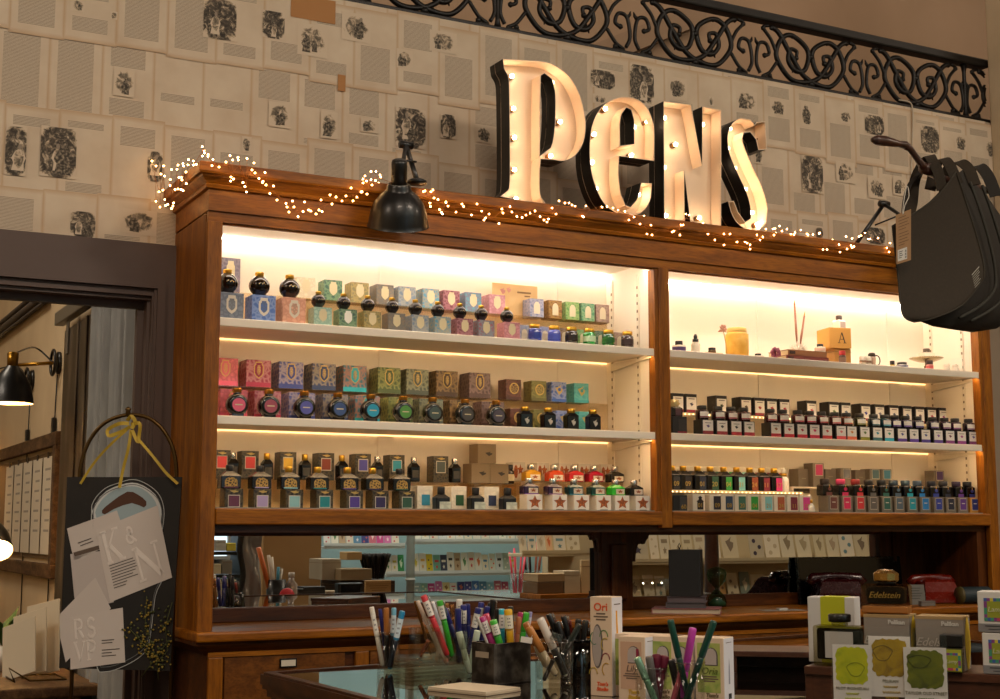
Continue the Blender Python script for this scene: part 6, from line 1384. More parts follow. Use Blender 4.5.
pen('tall upright navy pen reaching down to the slabs', (459, 664), (458, 608.5), w3 - .03, .0068, G('#1a1c50'), G('#20246a'), .45, None, None, 1)
pen('navy pen with white sticker beside the tall navy pen', (464, 650), (463.5, 605), w3 + .01, .0066, G('#1c1f58'), G('#262a78'), .45, '#dcd8d0')
pen('navy pen third in the row of navy pens', (469, 650), (467.3, 604), w3 + .03, .0062, G('#1c1f58'), G('#20246a'), .45)
pen('navy pen leaning right with long white sticker', (468, 655), (478.5, 608), w3 - .01, .0068, G('#1c1f58'), G('#20246a'), .45, '#dcd8d0')
pen('navy pen with sticker behind, topmost of the navy pens', (474, 650), (481.5, 602.5), w3 + .03, .0066, G('#1c1f58'), G('#262a78'), .4, '#dcd8d0')
pen('short navy pen just left of the black capped pens', (480, 650), (487.5, 606.5), w3 + .02, .0062, G('#1c1f58'), G('#20246a'), .45)
pen('black pen with chrome clip behind the tin', (489, 650), (493, 599.5), w3 + .03, .0062, G('#14130f'), G('#14130f'), .45, None, None, 1)
pen('second black pen behind the tin, with paper sticker', (486, 650), (490.5, 603), w3 + .05, .0055, G('#14130f'), G('#1a1a28'), .45, '#c8c2b8')
for k, (x, y, n) in enumerate(((437, 605, 'left'), (447, 603.5, 'middle'), (452, 604.5, 'right'))):
    pen(f'bronze tipped pen in the back row behind the white pens, {n} of three', (449 + k * 2, 650), (x, y), w3 + .05, .0042, mat('#8a6038', .3, .8), PG, .3)
# white-ish holder with mint pens
c3 = onZ(466.5, 676); w4 = dp(c3); abox('clear acrylic holder with two mint pens beside the tin', c3 + Vector((.002, .012, 0)), .021, .021, .082, CZT, .1)
pen('mint green pen leaning left beside the tin', (470, 675), (459, 632), w4 + .004, .0068, G('#b4c4b0'), G('#bccab6'), .4)
pen('mint green pen leaning right beside the tin', (469, 676), (477.5, 630.5), w4 + .012, .0068, G('#b4c4b0'), G('#bccab6'), .4)
# hammered tin, corner towards the viewer
P0, PR, PL = onZ(495, 686), onZ(532, 681.5), onZ(476, 682)
eR, eL = PR - P0, PL - P0; eL = eL - eR * (eL.dot(eR) / eR.length_squared) * .6
tc = P0 + eR * .5 + eL * .5
tt = thing('metal_tin', 'dark hammered metal tin filled with colourful pens', 'tin', (tc.x, tc.y, CZT + .0003))
TIN = noisy('dark_tinplate', [(.3, '#1c1917'), (.5, '#38332f'), (.7, '#6a645d')], 30, .4, metal=.6, bump=.4); H8 = .083
w5 = dp(P0)
cs4 = [P0 - tc, P0 + eR - tc, P0 + eR + eL - tc, P0 + eL - tc]
cs4 = [Vector((p.x, p.y, 0)) for p in cs4]
loop8 = []
for k in range(4):
    a, b, c = cs4[k - 1], cs4[k], cs4[(k + 1) % 4]; loop8 += [b.lerp(a, .05), b.lerp(c, .05)]
def lv_(k, z): return [Vector((p.x * k, p.y * k, z)) for p in loop8]
m = MB(); vs = lv_(1, 0) + lv_(1, H8) + lv_(.96, H8) + lv_(.96, .003); fs = [tuple(range(7, -1, -1)), tuple(range(24, 32))]
for i in range(3):
    for k in range(8): fs.append((i * 8 + k, i * 8 + (k + 1) % 8, i * 8 + 8 + (k + 1) % 8, i * 8 + 8 + k))
m.add(vs, fs); m.build('tin_body', TIN, tt)
m = MB(); m.tube(lv_(1, H8), .0016, 6, 0, True); m.tube(lv_(1, .002), .0014, 6, 0, True); m.build('rolled_rim', TIN, tt)
m = MB(); nl = Vector((-eL.y, eL.x, 0)).normalized()
if nl.dot(CAM - tc) < 0: nl = -nl
a, b = cs4[0].lerp(cs4[3], .25) + nl * .0012, cs4[0].lerp(cs4[3], .78) + nl * .0012; up = Vector((0, 0, 1))
m.add([a + up * .054, b + up * .054, b + up * .066, a + up * .066, a + up * .054 - nl * .001, b + up * .054 - nl * .001, b + up * .066 - nl * .001, a + up * .066 - nl * .001], [(0, 1, 2, 3), (7, 6, 5, 4), (0, 4, 5, 1), (1, 5, 6, 2), (2, 6, 7, 3), (3, 7, 4, 0)]); m.build('label', mat('#a39684', .6), tt)
W5 = dp(tc)
for lab, a, b, dw, r, body, cap, st in (
    ('slim silver pen at the left lip of the tin', (492, 655), (477, 617), -.03, .003, '#b0aca4', '#b0aca4', None),
    ('magenta fountain pen with white sticker in the tin', (497, 655), (481.3, 617), -.015, .0082, '#a02066', '#aa2870', '#ddd4d0'),
    ('pinkish red pen behind the magenta pen in the tin', (499, 655), (485.5, 614), .01, .007, '#b83050', '#c03a58', None),
    ('lime green pen with white sticker in the tin', (503, 655), (493, 620), -.02, .0074, '#2c9a24', '#42b030', '#dcdcd0'),
    ('cyan pen with white sticker in the tin', (502, 655), (502, 609), .02, .0062, '#1a8aa0', '#28b0c8', '#dcdcd8'),
    ('golden yellow pen with white stickers in the tin', (511.5, 655), (508, 609.5), -.01, .008, '#c8981a', '#d8a820', '#e2dcc8'),
    ('black and white pen behind the yellow pen', (512, 655), (510.5, 606.5), .02, .006, '#d8d4cc', '#1a1816', None),
    ('black capped wood coloured pencil in the tin', (498, 655), (497.3, 609), .035, .0058, '#a8703c', '#14120f', None),
    ('magenta pen at the right back of the tin', (513, 655), (521, 612.5), .03, .0062, '#a02058', '#aa2860', None),
    ('slim rose gold pen at the right of the tin', (516, 655), (519, 617), .0, .005, '#a86a4a', '#b0704c', None),
    ('green pen leaning right at the back of the tin', (519, 655), (526.5, 612.5), .03, .0066, '#2c9a24', '#3aa82c', None),
    ('thin lilac pen behind the brown pens', (524, 655), (530.5, 612), .045, .0042, '#8a84b0', '#9a94c0', '#d8d4e0')):
    pen(lab, a, b, W5 + dw, r, G(body), G(cap), .45, st)
# glass tumbler with brown and white pens
gp = onZ(554, 684); w6 = dp(gp); cup('clear glass tumbler of brown and white pens right of the tin', 554, 684, .0385, .087, 'glass_tumbler', None, CZT, 1.06, None, .012)
pen('tan capped pen leaning left, behind, in the glass tumbler', (547, 668), (525.5, 622.5), w6 + .015, .0068, mat('#c8b898', .3), G('#a86a30'), .5)
pen('tan capped pen leaning left, in front, in the glass tumbler', (556, 676), (528.5, 627), w6 - .01, .0072, mat('#c8b898', .3), G('#b87838'), .5)
pen('thick white capped pen leaning left in the glass tumbler', (566, 676), (540, 618.5), w6 + .0, .0078, G('#20201e'), G('#d8d0c6'), .52, None, G('#e0dace'))
pen('black pen standing tip down at left in the glass tumbler', (543.5, 681), (553, 660), w6 - .015, .0048, G('#141312'), None)
pen('dark bottle green pen leaning right on the glass tumbler', (561, 660), (579.5, 624), w6 + .01, .0058, G('#16201c'), G('#1a2622'), .7)
t = thing('price_tag', 'small white paper tag hanging from a tan pen over the tin', 'tag', at_depth(526.5, 640, w6 - .028)); m = MB(); m.bbox((-.012, -.0004, -.006), (.012, .0004, .006), .0003, 0, RZ(-.5) @ RY(.15)); m.build('paper', mat('#d2ccc4', .7), t); m = MB(); m.tube([(.01, 0, .002), (.018, .004, .012), (.022, .01, .02)], .0006, 4); m.build('string', mat('#d2ccc4', .7), t)
t = thing('price_tag', 'cluster tag of clear film on the white capped pen', 'tag', at_depth(556, 637, w6 - .012)); m = MB(); m.bbox((-.011, -.0006, -.008), (.013, .0006, .008), .0004, 0, RZ(-.5) @ RY(.35)); m.build('film', clear('#e6e2dc', .45, .2), t); m = MB(); m.tube([(-.01, 0, .006), (-.014, .003, .014), (-.012, .006, .022)], .0006, 4); m.build('string', mat('#d2ccc4', .7), t)
# dark cup with black pens behind
gp2 = onZ(576, 676); w7 = dp(gp2); cup('smoky clear cup of black pens behind the glass tumbler', 576, 676, .034, .078, 'pen_cup', clear('#8a8078', .12, .04))
for lab, a, b, dw in (('black pen farthest left in the smoky cup', (566, 655), (548.5, 614), .01), ('second black pen from left in the smoky cup', (570, 660), (557, 622), -.0), ('black pen with dull ring in the middle of the smoky cup', (574, 660), (563.5, 616), .015), ('black pen upright in the smoky cup', (575, 665), (578.5, 619), .02), ('long black pen leaning right in the smoky cup', (578, 675), (586, 620), .0)):
    pen(lab, a, b, w7 + dw, .0062, G('#11100f', .4), G('#151413', .4), .45, None, None, 1)
for lab, a, b in (('dark red pen at the back of the smoky cup', (568, 655), (553, 621)), ('dark red pen beside the middle black pen, smoky cup', (573, 655), (569, 620))): pen(lab, a, b, w7 + .03, .0048, G('#5a1a16'), G('#6a2018'), .5)
# note pad in front
a, b, c, d = onZ(430, 690), onZ(476, 684.5), onZ(519, 692), onZ(472, 699)
pc = (a + b + c + d) / 4; t = thing('note_pad', 'cream paper pad lying on the counter before the tin', 'note pad', (pc.x, pc.y, CZT + .0004))
ux = (c - d); ang = math.atan2(ux.y, ux.x)
m = MB(); m.bbox((-.055, -.075, 0), (.055, .075, .004), .0006, 0, RZ(ang)); m.build('back_card', mat('#b8a68a', .8), t); m = MB(); m.box((-.054, -.074, .0042), (.054, .074, .008), 0, RZ(ang)); m.build('sheets', mat('#d6c6aa', .8), t)
# ---------------- boxed pens
TH = -(YAW + math.atan((625 - 500) / F)) - math.radians(25)
BEI = mat('#dcc4a8', .6); WHI = mat('#d4d2d6', .6)
LG = pattern('#8aa24a', '#c2c070', 40, .6, .5)
def pen_box(label, px, py, w, d, h, kind, dz=0):
    p = onZ(px, py); t = thing('pen_box', label, 'box', (p.x, p.y, CZT + .0004), TH)
    # origin: front right lower corner is at px,py -> geometry runs left and back from it
    m = MB(); m.bbox((-w, 0, 0), (0, d, h), .001); m.build('carton_body', BEI, t)
    m = MB(); m.box((-.0002, .0012, .0012), (.0006, d - .0012, h - .0012)); s = m.build('white_side', WHI, t)
    return t, s, w, d, h
def face(t, loop, cx, cz, name, mt, lift=.0006, depth=.0008): m = MB(); m.prism(loop, depth, 0, TR(cx, -lift, cz)); return m.build(name, mt, t)
def side(s, pts, x=.0009, mt=None, name='side_print'):
    m = MB(); m.add([(x, y, z) for y, z in pts], [tuple(range(len(pts)))]); return m.build(name, mt, s)
ORA = mat('#d8582a', .6); INKG = mat('#6a5a4c', .7)
t, s, w, d, h = pen_box('tall beige pen box printed Ori in orange', 612.3, 697, .046, .048, .188, 0)
text_mb('Ori', .021, None, TR(-w * .5, -.0004, h * .895), bold=.0003).build('lettering', ORA, t)
for k, (z, L) in enumerate(((.83, .42), (.80, .66), (.77, .45))): face(t, shape_loop('rect', w * L, .0028), -w * .5, h * z, 'small_print', INKG)
ov = [(.0115 * math.cos(a * PI / 14), .042 * math.sin(a * PI / 14)) for a in range(28)]
face(t, ov, -w * .66, h * .5, 'window_frame', mat('#6a625e', .6)); face(t, [(x * .82 - .001, z * .92) for x, z in ov], -w * .66, h * .5, 'window', mat('#aaa09a', .4), .0012)
for k, (cx, cz, c, a0) in enumerate(((-.36, .60, '#4a7a3a', 0), (-.30, .52, '#b8a030', 1), (-.28, .37, '#8a2a40', 0), (-.26, .27, '#c8a02c', 1), (-.8, .58, '#3a7a5a', 2), (-.86, .22, '#b8a030', 0))):
    m = MB(); m.tube([(w * cx + .0085 * math.cos(q), -.001, h * cz + .012 * math.sin(q)) for q in [a0 + .4 * i for i in range(9)]], .0009, 5); m.build('printed_arc', mat(c, .6), t)
text_mb("Tom's\nStudio", .0095, None, TR(-w * .45, -.0004, h * .095), shear=.2, bold=.0004).build('lettering', ORA, t)
side(s, [(d * .45, h * .42), (d * .62, h * .42), (d * .5, h * .86), (d * .36, h * .86)], mt=mat('#d89a20', .6), name='printed_pencil'); side(s, [(d * .2, h * .92), (d * .8, h * .92), (d * .8, h * .93), (d * .2, h * .93)], mt=INKG)
arch_l = shape_loop('arch', .022, .028)
def lilium(label, px, py, pale):
    t, s, w, d, h = pen_box(label, px, py, .0545, .05, .118, 1)
    face(t, shape_loop('rect', w * .8, h * .74), -w * .52, h * .55, 'printed_panel', (mat('#c9a488', .6) if pale else LG)); 
    face(t, shape_loop('arch', .024, .032), -w * .42, h * .72, 'window_frame', mat('#5a524e', .6), .0012); face(t, shape_loop('arch', .0215, .029), -w * .44, h * .72, 'window', mat('#b8aca6', .4), .0018)
    if pale: face(t, shape_loop('rect', .005, .024), -w * .27, h * .71, 'red_strip', mat('#8a1c3c', .5), .0024)
    text_mb('Lily' if pale else 'Oria', .017, None, TR(-w * .5, -.0012, h * .50), shear=.25).build('lettering', INKG if pale else mat('#5c6a24', .6), t)
    for k, (z, L) in enumerate(((.42, .5), (.385, .62), (.35, .4))): face(t, shape_loop('rect', w * L, .0022), -w * .5, h * z, 'small_print', INKG, .0012)
    text_mb("Tom's\nStudio", .0095, None, TR(-w * .42, -.0012, h * .10), shear=.2, bold=.0004).build('lettering', mat('#d0a838', .5) if pale else mat('#7a6a4a', .6), t)
    side(s, [(d * .42, h * .3), (d * .58, h * .3), (d * .56, h * .55), (d * .5, h * .7), (d * .44, h * .55)], mt=mat('#8a8a94', .6), name='printed_pen'); side(s, [(d * .2, h * .92), (d * .75, h * .92), (d * .75, h * .93), (d * .2, h * .93)], mt=INKG); side(s, [(d * .4, h * .08), (d * .7, h * .08), (d * .7, h * .16), (d * .4, h * .16)], mt=mat('#1a1a1e', .5), name='side_print')
    return t
dx, dy = math.cos(TH), math.sin(TH)
p3 = Vector(onZ(645.5, 702)); 
t3 = lilium('beige pen box with red strip in its arched window, nearest the mint pen', 645.5, 702, True)
t2 = lilium('beige pen box with green print half hidden next to the tall box', 645.5, 702, False); t2.location = p3 + Vector((dx, dy, 0)) * -.036 + Vector((-dy, dx, 0)) * .0535 + Vector((0, 0, .0004))
t4 = lilium('beige pen box directly behind the one with the red strip', 645.5, 702, True); t4.location = p3 + Vector((-dy, dx, 0)) * .0535 + Vector((dx, dy, 0)) * .0195 + Vector((0, 0, .0004))
p5 = onZ(724.5, 706); t5 = lilium('beige pen box with green print at the right end of the row', 724.5, 706, False); t5.scale = (1.02, 1.02, 1.02)
for k in range(2):
    tk = lilium('plain backed beige pen box in the middle of the row, ' + ('left' if k == 0 else 'right'), 645.5, 702, False); q = p3.lerp(p5, .30 + .24 * k) + Vector((-dy, dx, 0)) * .03; tk.location = (q.x, q.y, CZT + .0004)
# front cups with pens, lower edge of the picture
wA = dp(onZ(655, 712)); 
cA = at_depth(651.5, 700, 2.35); cup('clear plastic cup of mint, grey and maroon pens near the pen boxes', 0, 0, .026, .085, 'pen_cup', None, CZT, 1.06, Vector((cA.x, cA.y, CZT)))
cB = at_depth(690, 700, 2.35); cup('clear plastic cup of green and magenta pens at the bottom edge', 0, 0, .0255, .094, 'pen_cup', None, CZT, 1.06, Vector((cB.x, cB.y, CZT)))
wA = 2.35; 
pen('metallic mint pen in the plastic cup by the boxes', (660, 712), (637, 657.5), wA - .012, .0058, mat('#8ab89a', .25, .6), mat('#9ac4a8', .25, .6), .4)
pen('grey brown pen beside the metallic mint pen', (658, 712), (649, 656.5), wA + .005, .0062, mat('#5c5452', .4), mat('#66605e', .4), .45)
pen('maroon pen tilted left in the plastic cup', (657, 712), (656.5, 654.5), wA + .012, .0068, mat('#5e1026', .5), mat('#6a1430', .5), .3)
pen('maroon pen tilted right in the plastic cup', (655, 712), (665, 656), wA + .016, .0068, mat('#5e1026', .5), mat('#6a1430', .5), .3)
pen('black pen standing between the two plastic cups of pens', (683, 712), (671, 659.5), wA + .016, .0062, G('#1a1614'), G('#201c1a'), .5)
pen('pink pen leaning left out of the bottom edge cup', (671, 708), (683, 664), wA + .012, .005, G('#b85a6a'), None)
pen('dark green pen leaning left in the bottom edge cup', (692, 714), (670.3, 620), wA + .002, .0056, G('#0d3a30'), G('#0f4438'), .4)
pen('dark green pen leaning right in the bottom edge cup', (682, 712), (714, 621), wA - .008, .0056, G('#0d3a30'), G('#0f4438'), .4)
pen('bright magenta pen in the bottom edge cup', (680, 700), (693, 628), wA + .016, .0062, G('#b838a4'), G('#c244ae'), .6)
# ---------------- wooden risers and bottled ink at right
RZ2 = 1.15; TH2 = -math.radians(55)
WR = wood('riser_walnut', '#2e1a10', '#48291a', '#5e3824', (3, 8, 8), .45, .15)
def wriser(label, o, ang, w, d, z1, arch=False):
    """o: front left top corner; runs right (local x) and back (local y)"""
    t = thing('wooden_riser', label, 'riser', (o.x, o.y, CZT + .0004), ang); h = z1 - CZT - .0004
    m = MB(); m.bbox((0, 0, h - .012), (w, d, h), .001); m.build('top_board', WR, t)
    for x in (0, w - .012): m = MB(); m.bbox((x, .004, 0), (x + .012, d, h - .012), .001); m.build('end_board', WR, t)
    if arch:
        lp = [(.012, 0), (.045, 0)] + [(.045 + .10 * (1 - math.cos(k * PI / 10)) , .07 * math.sin(k * PI / 10)) for k in range(1, 10)] + [(.245, 0), (w - .012, 0), (w - .012, h - .012), (.012, h - .012)]
        lp = [(.012, 0)] + [(x + .0, z) for x, z in lp[1:]]
        m = MB(); m.prism(lp, .008, 0, TR(0, .004, 0)); m.build('arched_front', WR, t)
    else:
        m = MB(); m.box((.012, d - .012, 0), (w - .012, d, h - .012)); m.build('back_board', WR, t)
    return t
fr = atZ(804, 666, RZ2); wriser('front wooden riser with arched front under the bottled inks', fr + Vector((0, 0, 0)), TH2, .34, .13, RZ2, True)
br = atZ(731, 651, 1.078); wriser('lower wooden riser between the pen boxes and the inks', br, -math.radians(38), .26, .17, 1.078)
ux2, uy2 = Vector((math.cos(TH2), math.sin(TH2), 0)), Vector((-math.sin(TH2), math.cos(TH2), 0))
def rp(x, back): return fr + ux2 * x + uy2 * back + Vector((0, 0, .0004))
def rx_of(px, back):
    lo, hi = -.1, .5
    for _ in range(40):
        mid = (lo + hi) / 2; q = rp(mid, back) - CAM; c, s = math.cos(YAW), math.sin(YAW); r = q.x * c - q.y * s; fw = q.x * s + q.y * c; w_ = fw * math.cos(PITCH) + q.z * math.sin(PITCH)
        if 500 + r / w_ * F < px: lo = mid
        else: hi = mid
    return lo
def ibox(label, p0, p1, back, d, h, body, z=0, name='ink_box'):
    x0, x1 = rx_of(p0, back), rx_of(p1, back); w = x1 - x0; t = thing(name, label, 'box', rp((x0 + x1) / 2, back) + Vector((0, 0, z)), TH2)
    m = MB(); m.bbox((-w / 2, 0, 0), (w / 2, d, h), .0012); m.build('carton_body', body, t); return t, w, h
GRB = mat('#857c72', .55); LIME = mat('#b0b418', .55); YEL = mat('#b89c12', .55)
t, w, h = ibox('white ink box with lime green band behind the lidded glass bottle', 809, 856, .065, .04, .097, mat('#c8c7c4', .5))
m = MB(); m.box((-w * .22, -.0006, 0), (w * .30, .0, h)); m.box((-w * .22, 0, h), (w * .30, .04, h + .0005)); m.build('lime_band', LIME, t)
t = thing('ink_bottle', 'heavy square glass bottle of dark ink with square white label', 'ink bottle', rp(rx_of(841, .03), .03), TH2)
bw = rx_of(866, .012) - rx_of(816, .012)
m = MB(); m.bbox((-bw / 2, -.018, 0), (bw / 2, .018, .058), .003); m.build('glass_body', clear('#e8e4d4', .04, .03), t)
m = MB(); m.bbox((-bw / 2 + .0045, -.0135, .009), (bw / 2 - .0045, .0135, .054), .003); m.build('dark_ink', mat('#080704', .2, 0, 0, .1), t)
m = MB(); m.box((-bw / 2 + .005, -.014, .0545), (bw / 2 - .005, .014, .0565)); m.build('ink_edge', mat('#7a7c14', .3), t)
m = MB(); m.lathe([(.012, .058), (.012, .063)], 20); m.build('bottle_neck', clear('#e8e4d4', .3, .03), t)
m = MB(); m.lathe([(.0155, .063), (.0165, .0645), (.0165, .073), (.015, .0745)], 28); m.build('cap', BLACK, t)
m = MB(); m.box((-.018, -.0188, .012), (.023, -.0181, .05)); lb = m.build('label', mat('#aaa69e', .6), t); m = MB(); m.prism(shape_loop('disc', .004, .004), .0004, 0, TR(.004, -.0192, .028)); m.build('label_crest', mat('#d0ccc4', .5), lb)
def arch_flap(t, w, h, d):
    m = MB(); n = 14; vs = []; fs = []
    for k in range(n + 1):
        z = h * k / n; y = .004 + (d - .008) * .5 + 0 * k; hw = (d - .008) * .5 * math.sin(PI * k / n) ** .6 * .9 + .001
        vs += [(w / 2 + .0006, y - hw, z), (w / 2 + .0006 + .004 * math.sin(PI * k / n), y, z), (w / 2 + .0006, y + hw, z)]
    for k in range(n):
        for j in range(2): fs.append((k * 3 + j, k * 3 + j + 1, k * 3 + 4 + j, k * 3 + 3 + j))
    m.add(vs, fs, 0, True); return m.build('yellow_flap', YEL, t)
def edel(label, p0, p1, back):
    t, w, h = ibox(label, p0, p1, back, .055, .075, GRB)
    m = MB(); m.box((-w / 2, -.0003, h - .0035), (w / 2, .055, h + .0006)); m.build('tan_lid_edge', mat('#a08458', .6), t)
    arch_flap(t, w, h, .055)
    text_mb('Pelikan', .0085, None, TR(w * .22, -.0004, h * .87), bold=.0003).build('lettering', mat('#c4c0b8', .5), t)
    text_mb('Edelstein', .0165, None, TR(-w * .06, -.0004, h * .52), shear=.35).build('lettering', mat('#bcb6ac', .35, .3), t)
    return t, w, h
t, w, h = edel('grey carton with yellow flap directly under the gold capped bottle', 865, 911, .02)
cx = rx_of(889.5, .05); t = thing('ink_bottle', 'glass ink bottle with faceted gold cap on a grey carton', 'ink bottle', rp(cx, .047) + Vector((0, 0, .0762)), TH2)
m = MB(); m.bbox((-.034, -.017, 0), (.034, .017, .042), .003); m.build('glass_body', clear('#f0dcc0', .05, .03), t)
m = MB(); m.bbox((-.0275, -.0135, .0135), (.0275, .0135, .039), .005); ik = m.build('dark_ink', mat('#060504', .2, 0, 0, .1), t)
m = MB(); m.bbox((-.033, -.016, .001), (.033, .016, .011), .002); m.build('glass_base', mat('#c09a70', .15, .1), t)
text_mb('Edelstein', .0125, None, TR(0, -.0176, .027), shear=.35).build('lettering', mat('#a8873c', .4, .5), t)
m = MB(); m.lathe([(.014, .042), (.014, .047)], 20); m.build('bottle_neck', mat('#1a1410', .2), t)
m = MB(); m.lathe([(.0175, .047), (.0185, .0485), (.0185, .058), (.0165, .0595), (.011, .063), (.002, .064)], 10, 0, None, False); m.build('cap', mat('#c8a05c', .25, 1), t)
t, w, h = edel('grey carton with yellow flap right of the gold capped bottle', 917, 965.5, .018)
MOS = [mat(c, .6) for c in ('#b03a5a', '#3a5a9a', '#c8862a', '#3a8a6a', '#7a3a7a', '#c8b83a')]
def mosaic(parent, cx, cz, w, h, y):
    m = MB(); n = 7; r_ = random.Random(int(cx * 1e4) + 3)
    for i in range(n):
        for j in range(n):
            if i in (0, n - 1) or j in (0, n - 1):
                x0, z0 = cx - w / 2 + w * i / n, cz - h / 2 + h * j / n; m.box((x0, y - .0006, z0), (x0 + w / n, y, z0 + h / n), r_.randrange(6))
    m.build('mosaic_border', MOS, parent)
    m = MB(); k = 1 / n; m.box((cx - w / 2 + w * k, y - .0007, cz - h / 2 + h * k), (cx + w / 2 - w * k, y, cz + h / 2 - h * k)); l = m.build('olive_panel', mat('#8c9224', .6), parent)
    text_mb('Lamy', h * .3, None, TR(cx, y - .0009, cz), shear=.2).build('lettering', mat('#c8c8a0', .6), l)
t = thing('ink_bottle', 'small bottle with black cap and mosaic label before the right carton', 'ink bottle', rp(rx_of(952.5, -.004), .002), TH2)
m = MB(); m.bbox((-.0145, -.0095, 0), (.0145, .0095, .034), .002); m.build('glass_body', mat('#4a4a30', .1, 0, .4), t)
m = MB(); m.bbox((-.0155, -.0105, .0345), (.0155, .0105, .0525), .002); m.build('cap', BLACK, t)
m = MB(); m.box((-.0135, -.0103, .002), (.0135, -.0096, .032)); m.build('label', mat('#a0a428', .6), t); mosaic(t, 0, .0155, .025, .024, -.0105)
for k, (lab, x0, z) in enumerate((('lower of two small white mosaic boxes at the right edge', 983.5, 0), ('upper small white mosaic box at the right edge', 980.5, .0568))):
    t, w, h = ibox(lab, x0, x0 + 34, .0, .045, .056, mat('#d0cdc6', .6), z)
    m = MB(); m.box((-w / 2, -.0006, .001), (w / 2, 0, .012)); m.build('grey_band', mat('#7c7a7a', .6), t)
    mosaic(t, w * .02, h * .56, w * .66, h * .56, -.0004)
    m = MB(); m.box((-w * .3, -.001, .008), (w * .25, -.0005, .0095)); m.box((-w * .2, -.001, .004), (w * .2, -.0005, .005)); m.build('small_print', mat('#3a3a3a', .6), t)
# ink swatch cards in a clear stand
WSW = 1.84
sp0 = at_depth(889, 690, WSW); THs = -(YAW + math.atan(390 / F)); 
ss = thing('card_holder', 'clear acrylic stand holding three ink swatch cards', 'stand', (sp0.x, sp0.y, CZT + .0004), THs)
sx = WSW / F
def lx(px): return (px - 889) * sx
def lz(py): return (at_depth(889, py, WSW).z - CZT - .0004)
m = MB(); m.box((lx(833), -.006, lz(700) - .05), (lx(946), -.0045, lz(632))); m.build('front_sheet', clear('#ffffff', .05, .03), ss)
m = MB(); m.box((lx(833), .006, 0), (lx(946), .0075, lz(628))); m.build('back_sheet', clear('#ffffff', .05, .03), ss)
m = MB(); m.box((lx(833), -.04, 0), (lx(946), .05, .003)); m.build('foot_plate', clear('#ffffff', .08, .03), ss)
def watercolour(name, a, b, c):
    m_, nt, bb = _new(name); tc = nt.nodes.new('ShaderNodeTexCoord'); n = nt.nodes.new('ShaderNodeTexNoise'); n.inputs['Scale'].default_value = 40; n.inputs['Detail'].default_value = 3; n.inputs['Distortion'].default_value = 1.2
    nt.links.new(tc.outputs['Object'], n.inputs['Vector']); nt.links.new(ramp(nt, n.outputs['Fac'], [(.3, a), (.5, b), (.7, c)]), bb.inputs['Base Color']); bb.inputs['Roughness'].default_value = .7; return m_
CARD = mat('#d8d5cf', .75)
for k, (lab, x0, x1, y0, y1, cols, dark, lines, yy) in enumerate((
    ('swatch card of bright yellow green ink, left of the three', 835, 872, 646, 712, ('#97a404', '#b4ba08', '#c4c40c'), '#6e7c04', ['PILOT IROSHIZUKU'], .001),
    ('swatch card of ochre yellow ink, middle and tallest of the three', 870.5, 911, 637, 697, ('#846a1c', '#a68a18', '#b4961a'), '#665428', ['PELIKAN'], .0035),
    ('swatch card of dark olive ink, right of the three', 904, 945, 647, 712, ('#424a04', '#626a06', '#767a0a'), '#262c02', ['TAYLOR OLD STREET'], -.0015))):
    cxp = (x0 + x1) / 2; t = thing('swatch_card', lab, 'card', ss.location + Matrix.Rotation(THs, 3, 'Z') @ Vector((lx(cxp), yy, lz(y1))), THs); w = (x1 - x0) * sx; h = lz(y0) - lz(y1)
    m = MB(); m.box((-w / 2, -.0004, 0), (w / 2, .0004, h)); m.build('card', CARD, t)
    r_ = random.Random(k); s_w = w * .84; s_h = w * (.98 if k == 0 else .9); cz = h - s_h / 2 - w * .07; n = 56; lp = []
    for i in range(n):
        a = 2 * PI * i / n; ca, sa = math.cos(a), math.sin(a); q = 1 / max(abs(ca), abs(sa)); q = min(q, 1.22); wv = 1 + .035 * math.sin(a * 17 + k) + r_.uniform(-.02, .02)
        lp.append((ca * q * s_w / 2 * wv, sa * q * s_h / 2 * wv))
    m = MB(); m.prism(lp, .0003, 0, TR(0, -.0007, cz)); sw = m.build('ink_swatch', watercolour(f'wash_{k}', *cols), t)
    bl_ = [(s_w * (.26 if k != 2 else .3) * math.cos(a) * (1 + .15 * math.sin(3 * a)), s_w * (.22 if k != 2 else .18) * math.sin(a)) for a in [i * PI / 14 for i in range(28)]]
    bx = (.12, -.2, -.16)[k] * s_w; bzz = (-.1, .12, .2)[k] * s_h
    m = MB(); m.tube([(x + bx, -.0009, z + cz + bzz) for x, z in bl_], .0004, 5, 0, True); m.build('drying_edge', mat(dark, .7), sw)
    m = text_mb(lines[0], w * .1, None, TR(0, -.0005, cz - s_h / 2 - w * .12)); m.build('lettering', mat('#6a6444', .7), t)
    m = MB()
    for j in range(3):
        z = cz - s_h / 2 - w * (.26 + .13 * j); L = w * (.34, .42, .3)[j]; m.tube([(-L / 2 + L * q / 24 + w * .04 * j * .3, -.0006, z + w * .03 * math.sin(q * 1.7 + j)) for q in range(25)], .0006, 4)
    m.build('handwriting', mat(cols[1], .7), t)
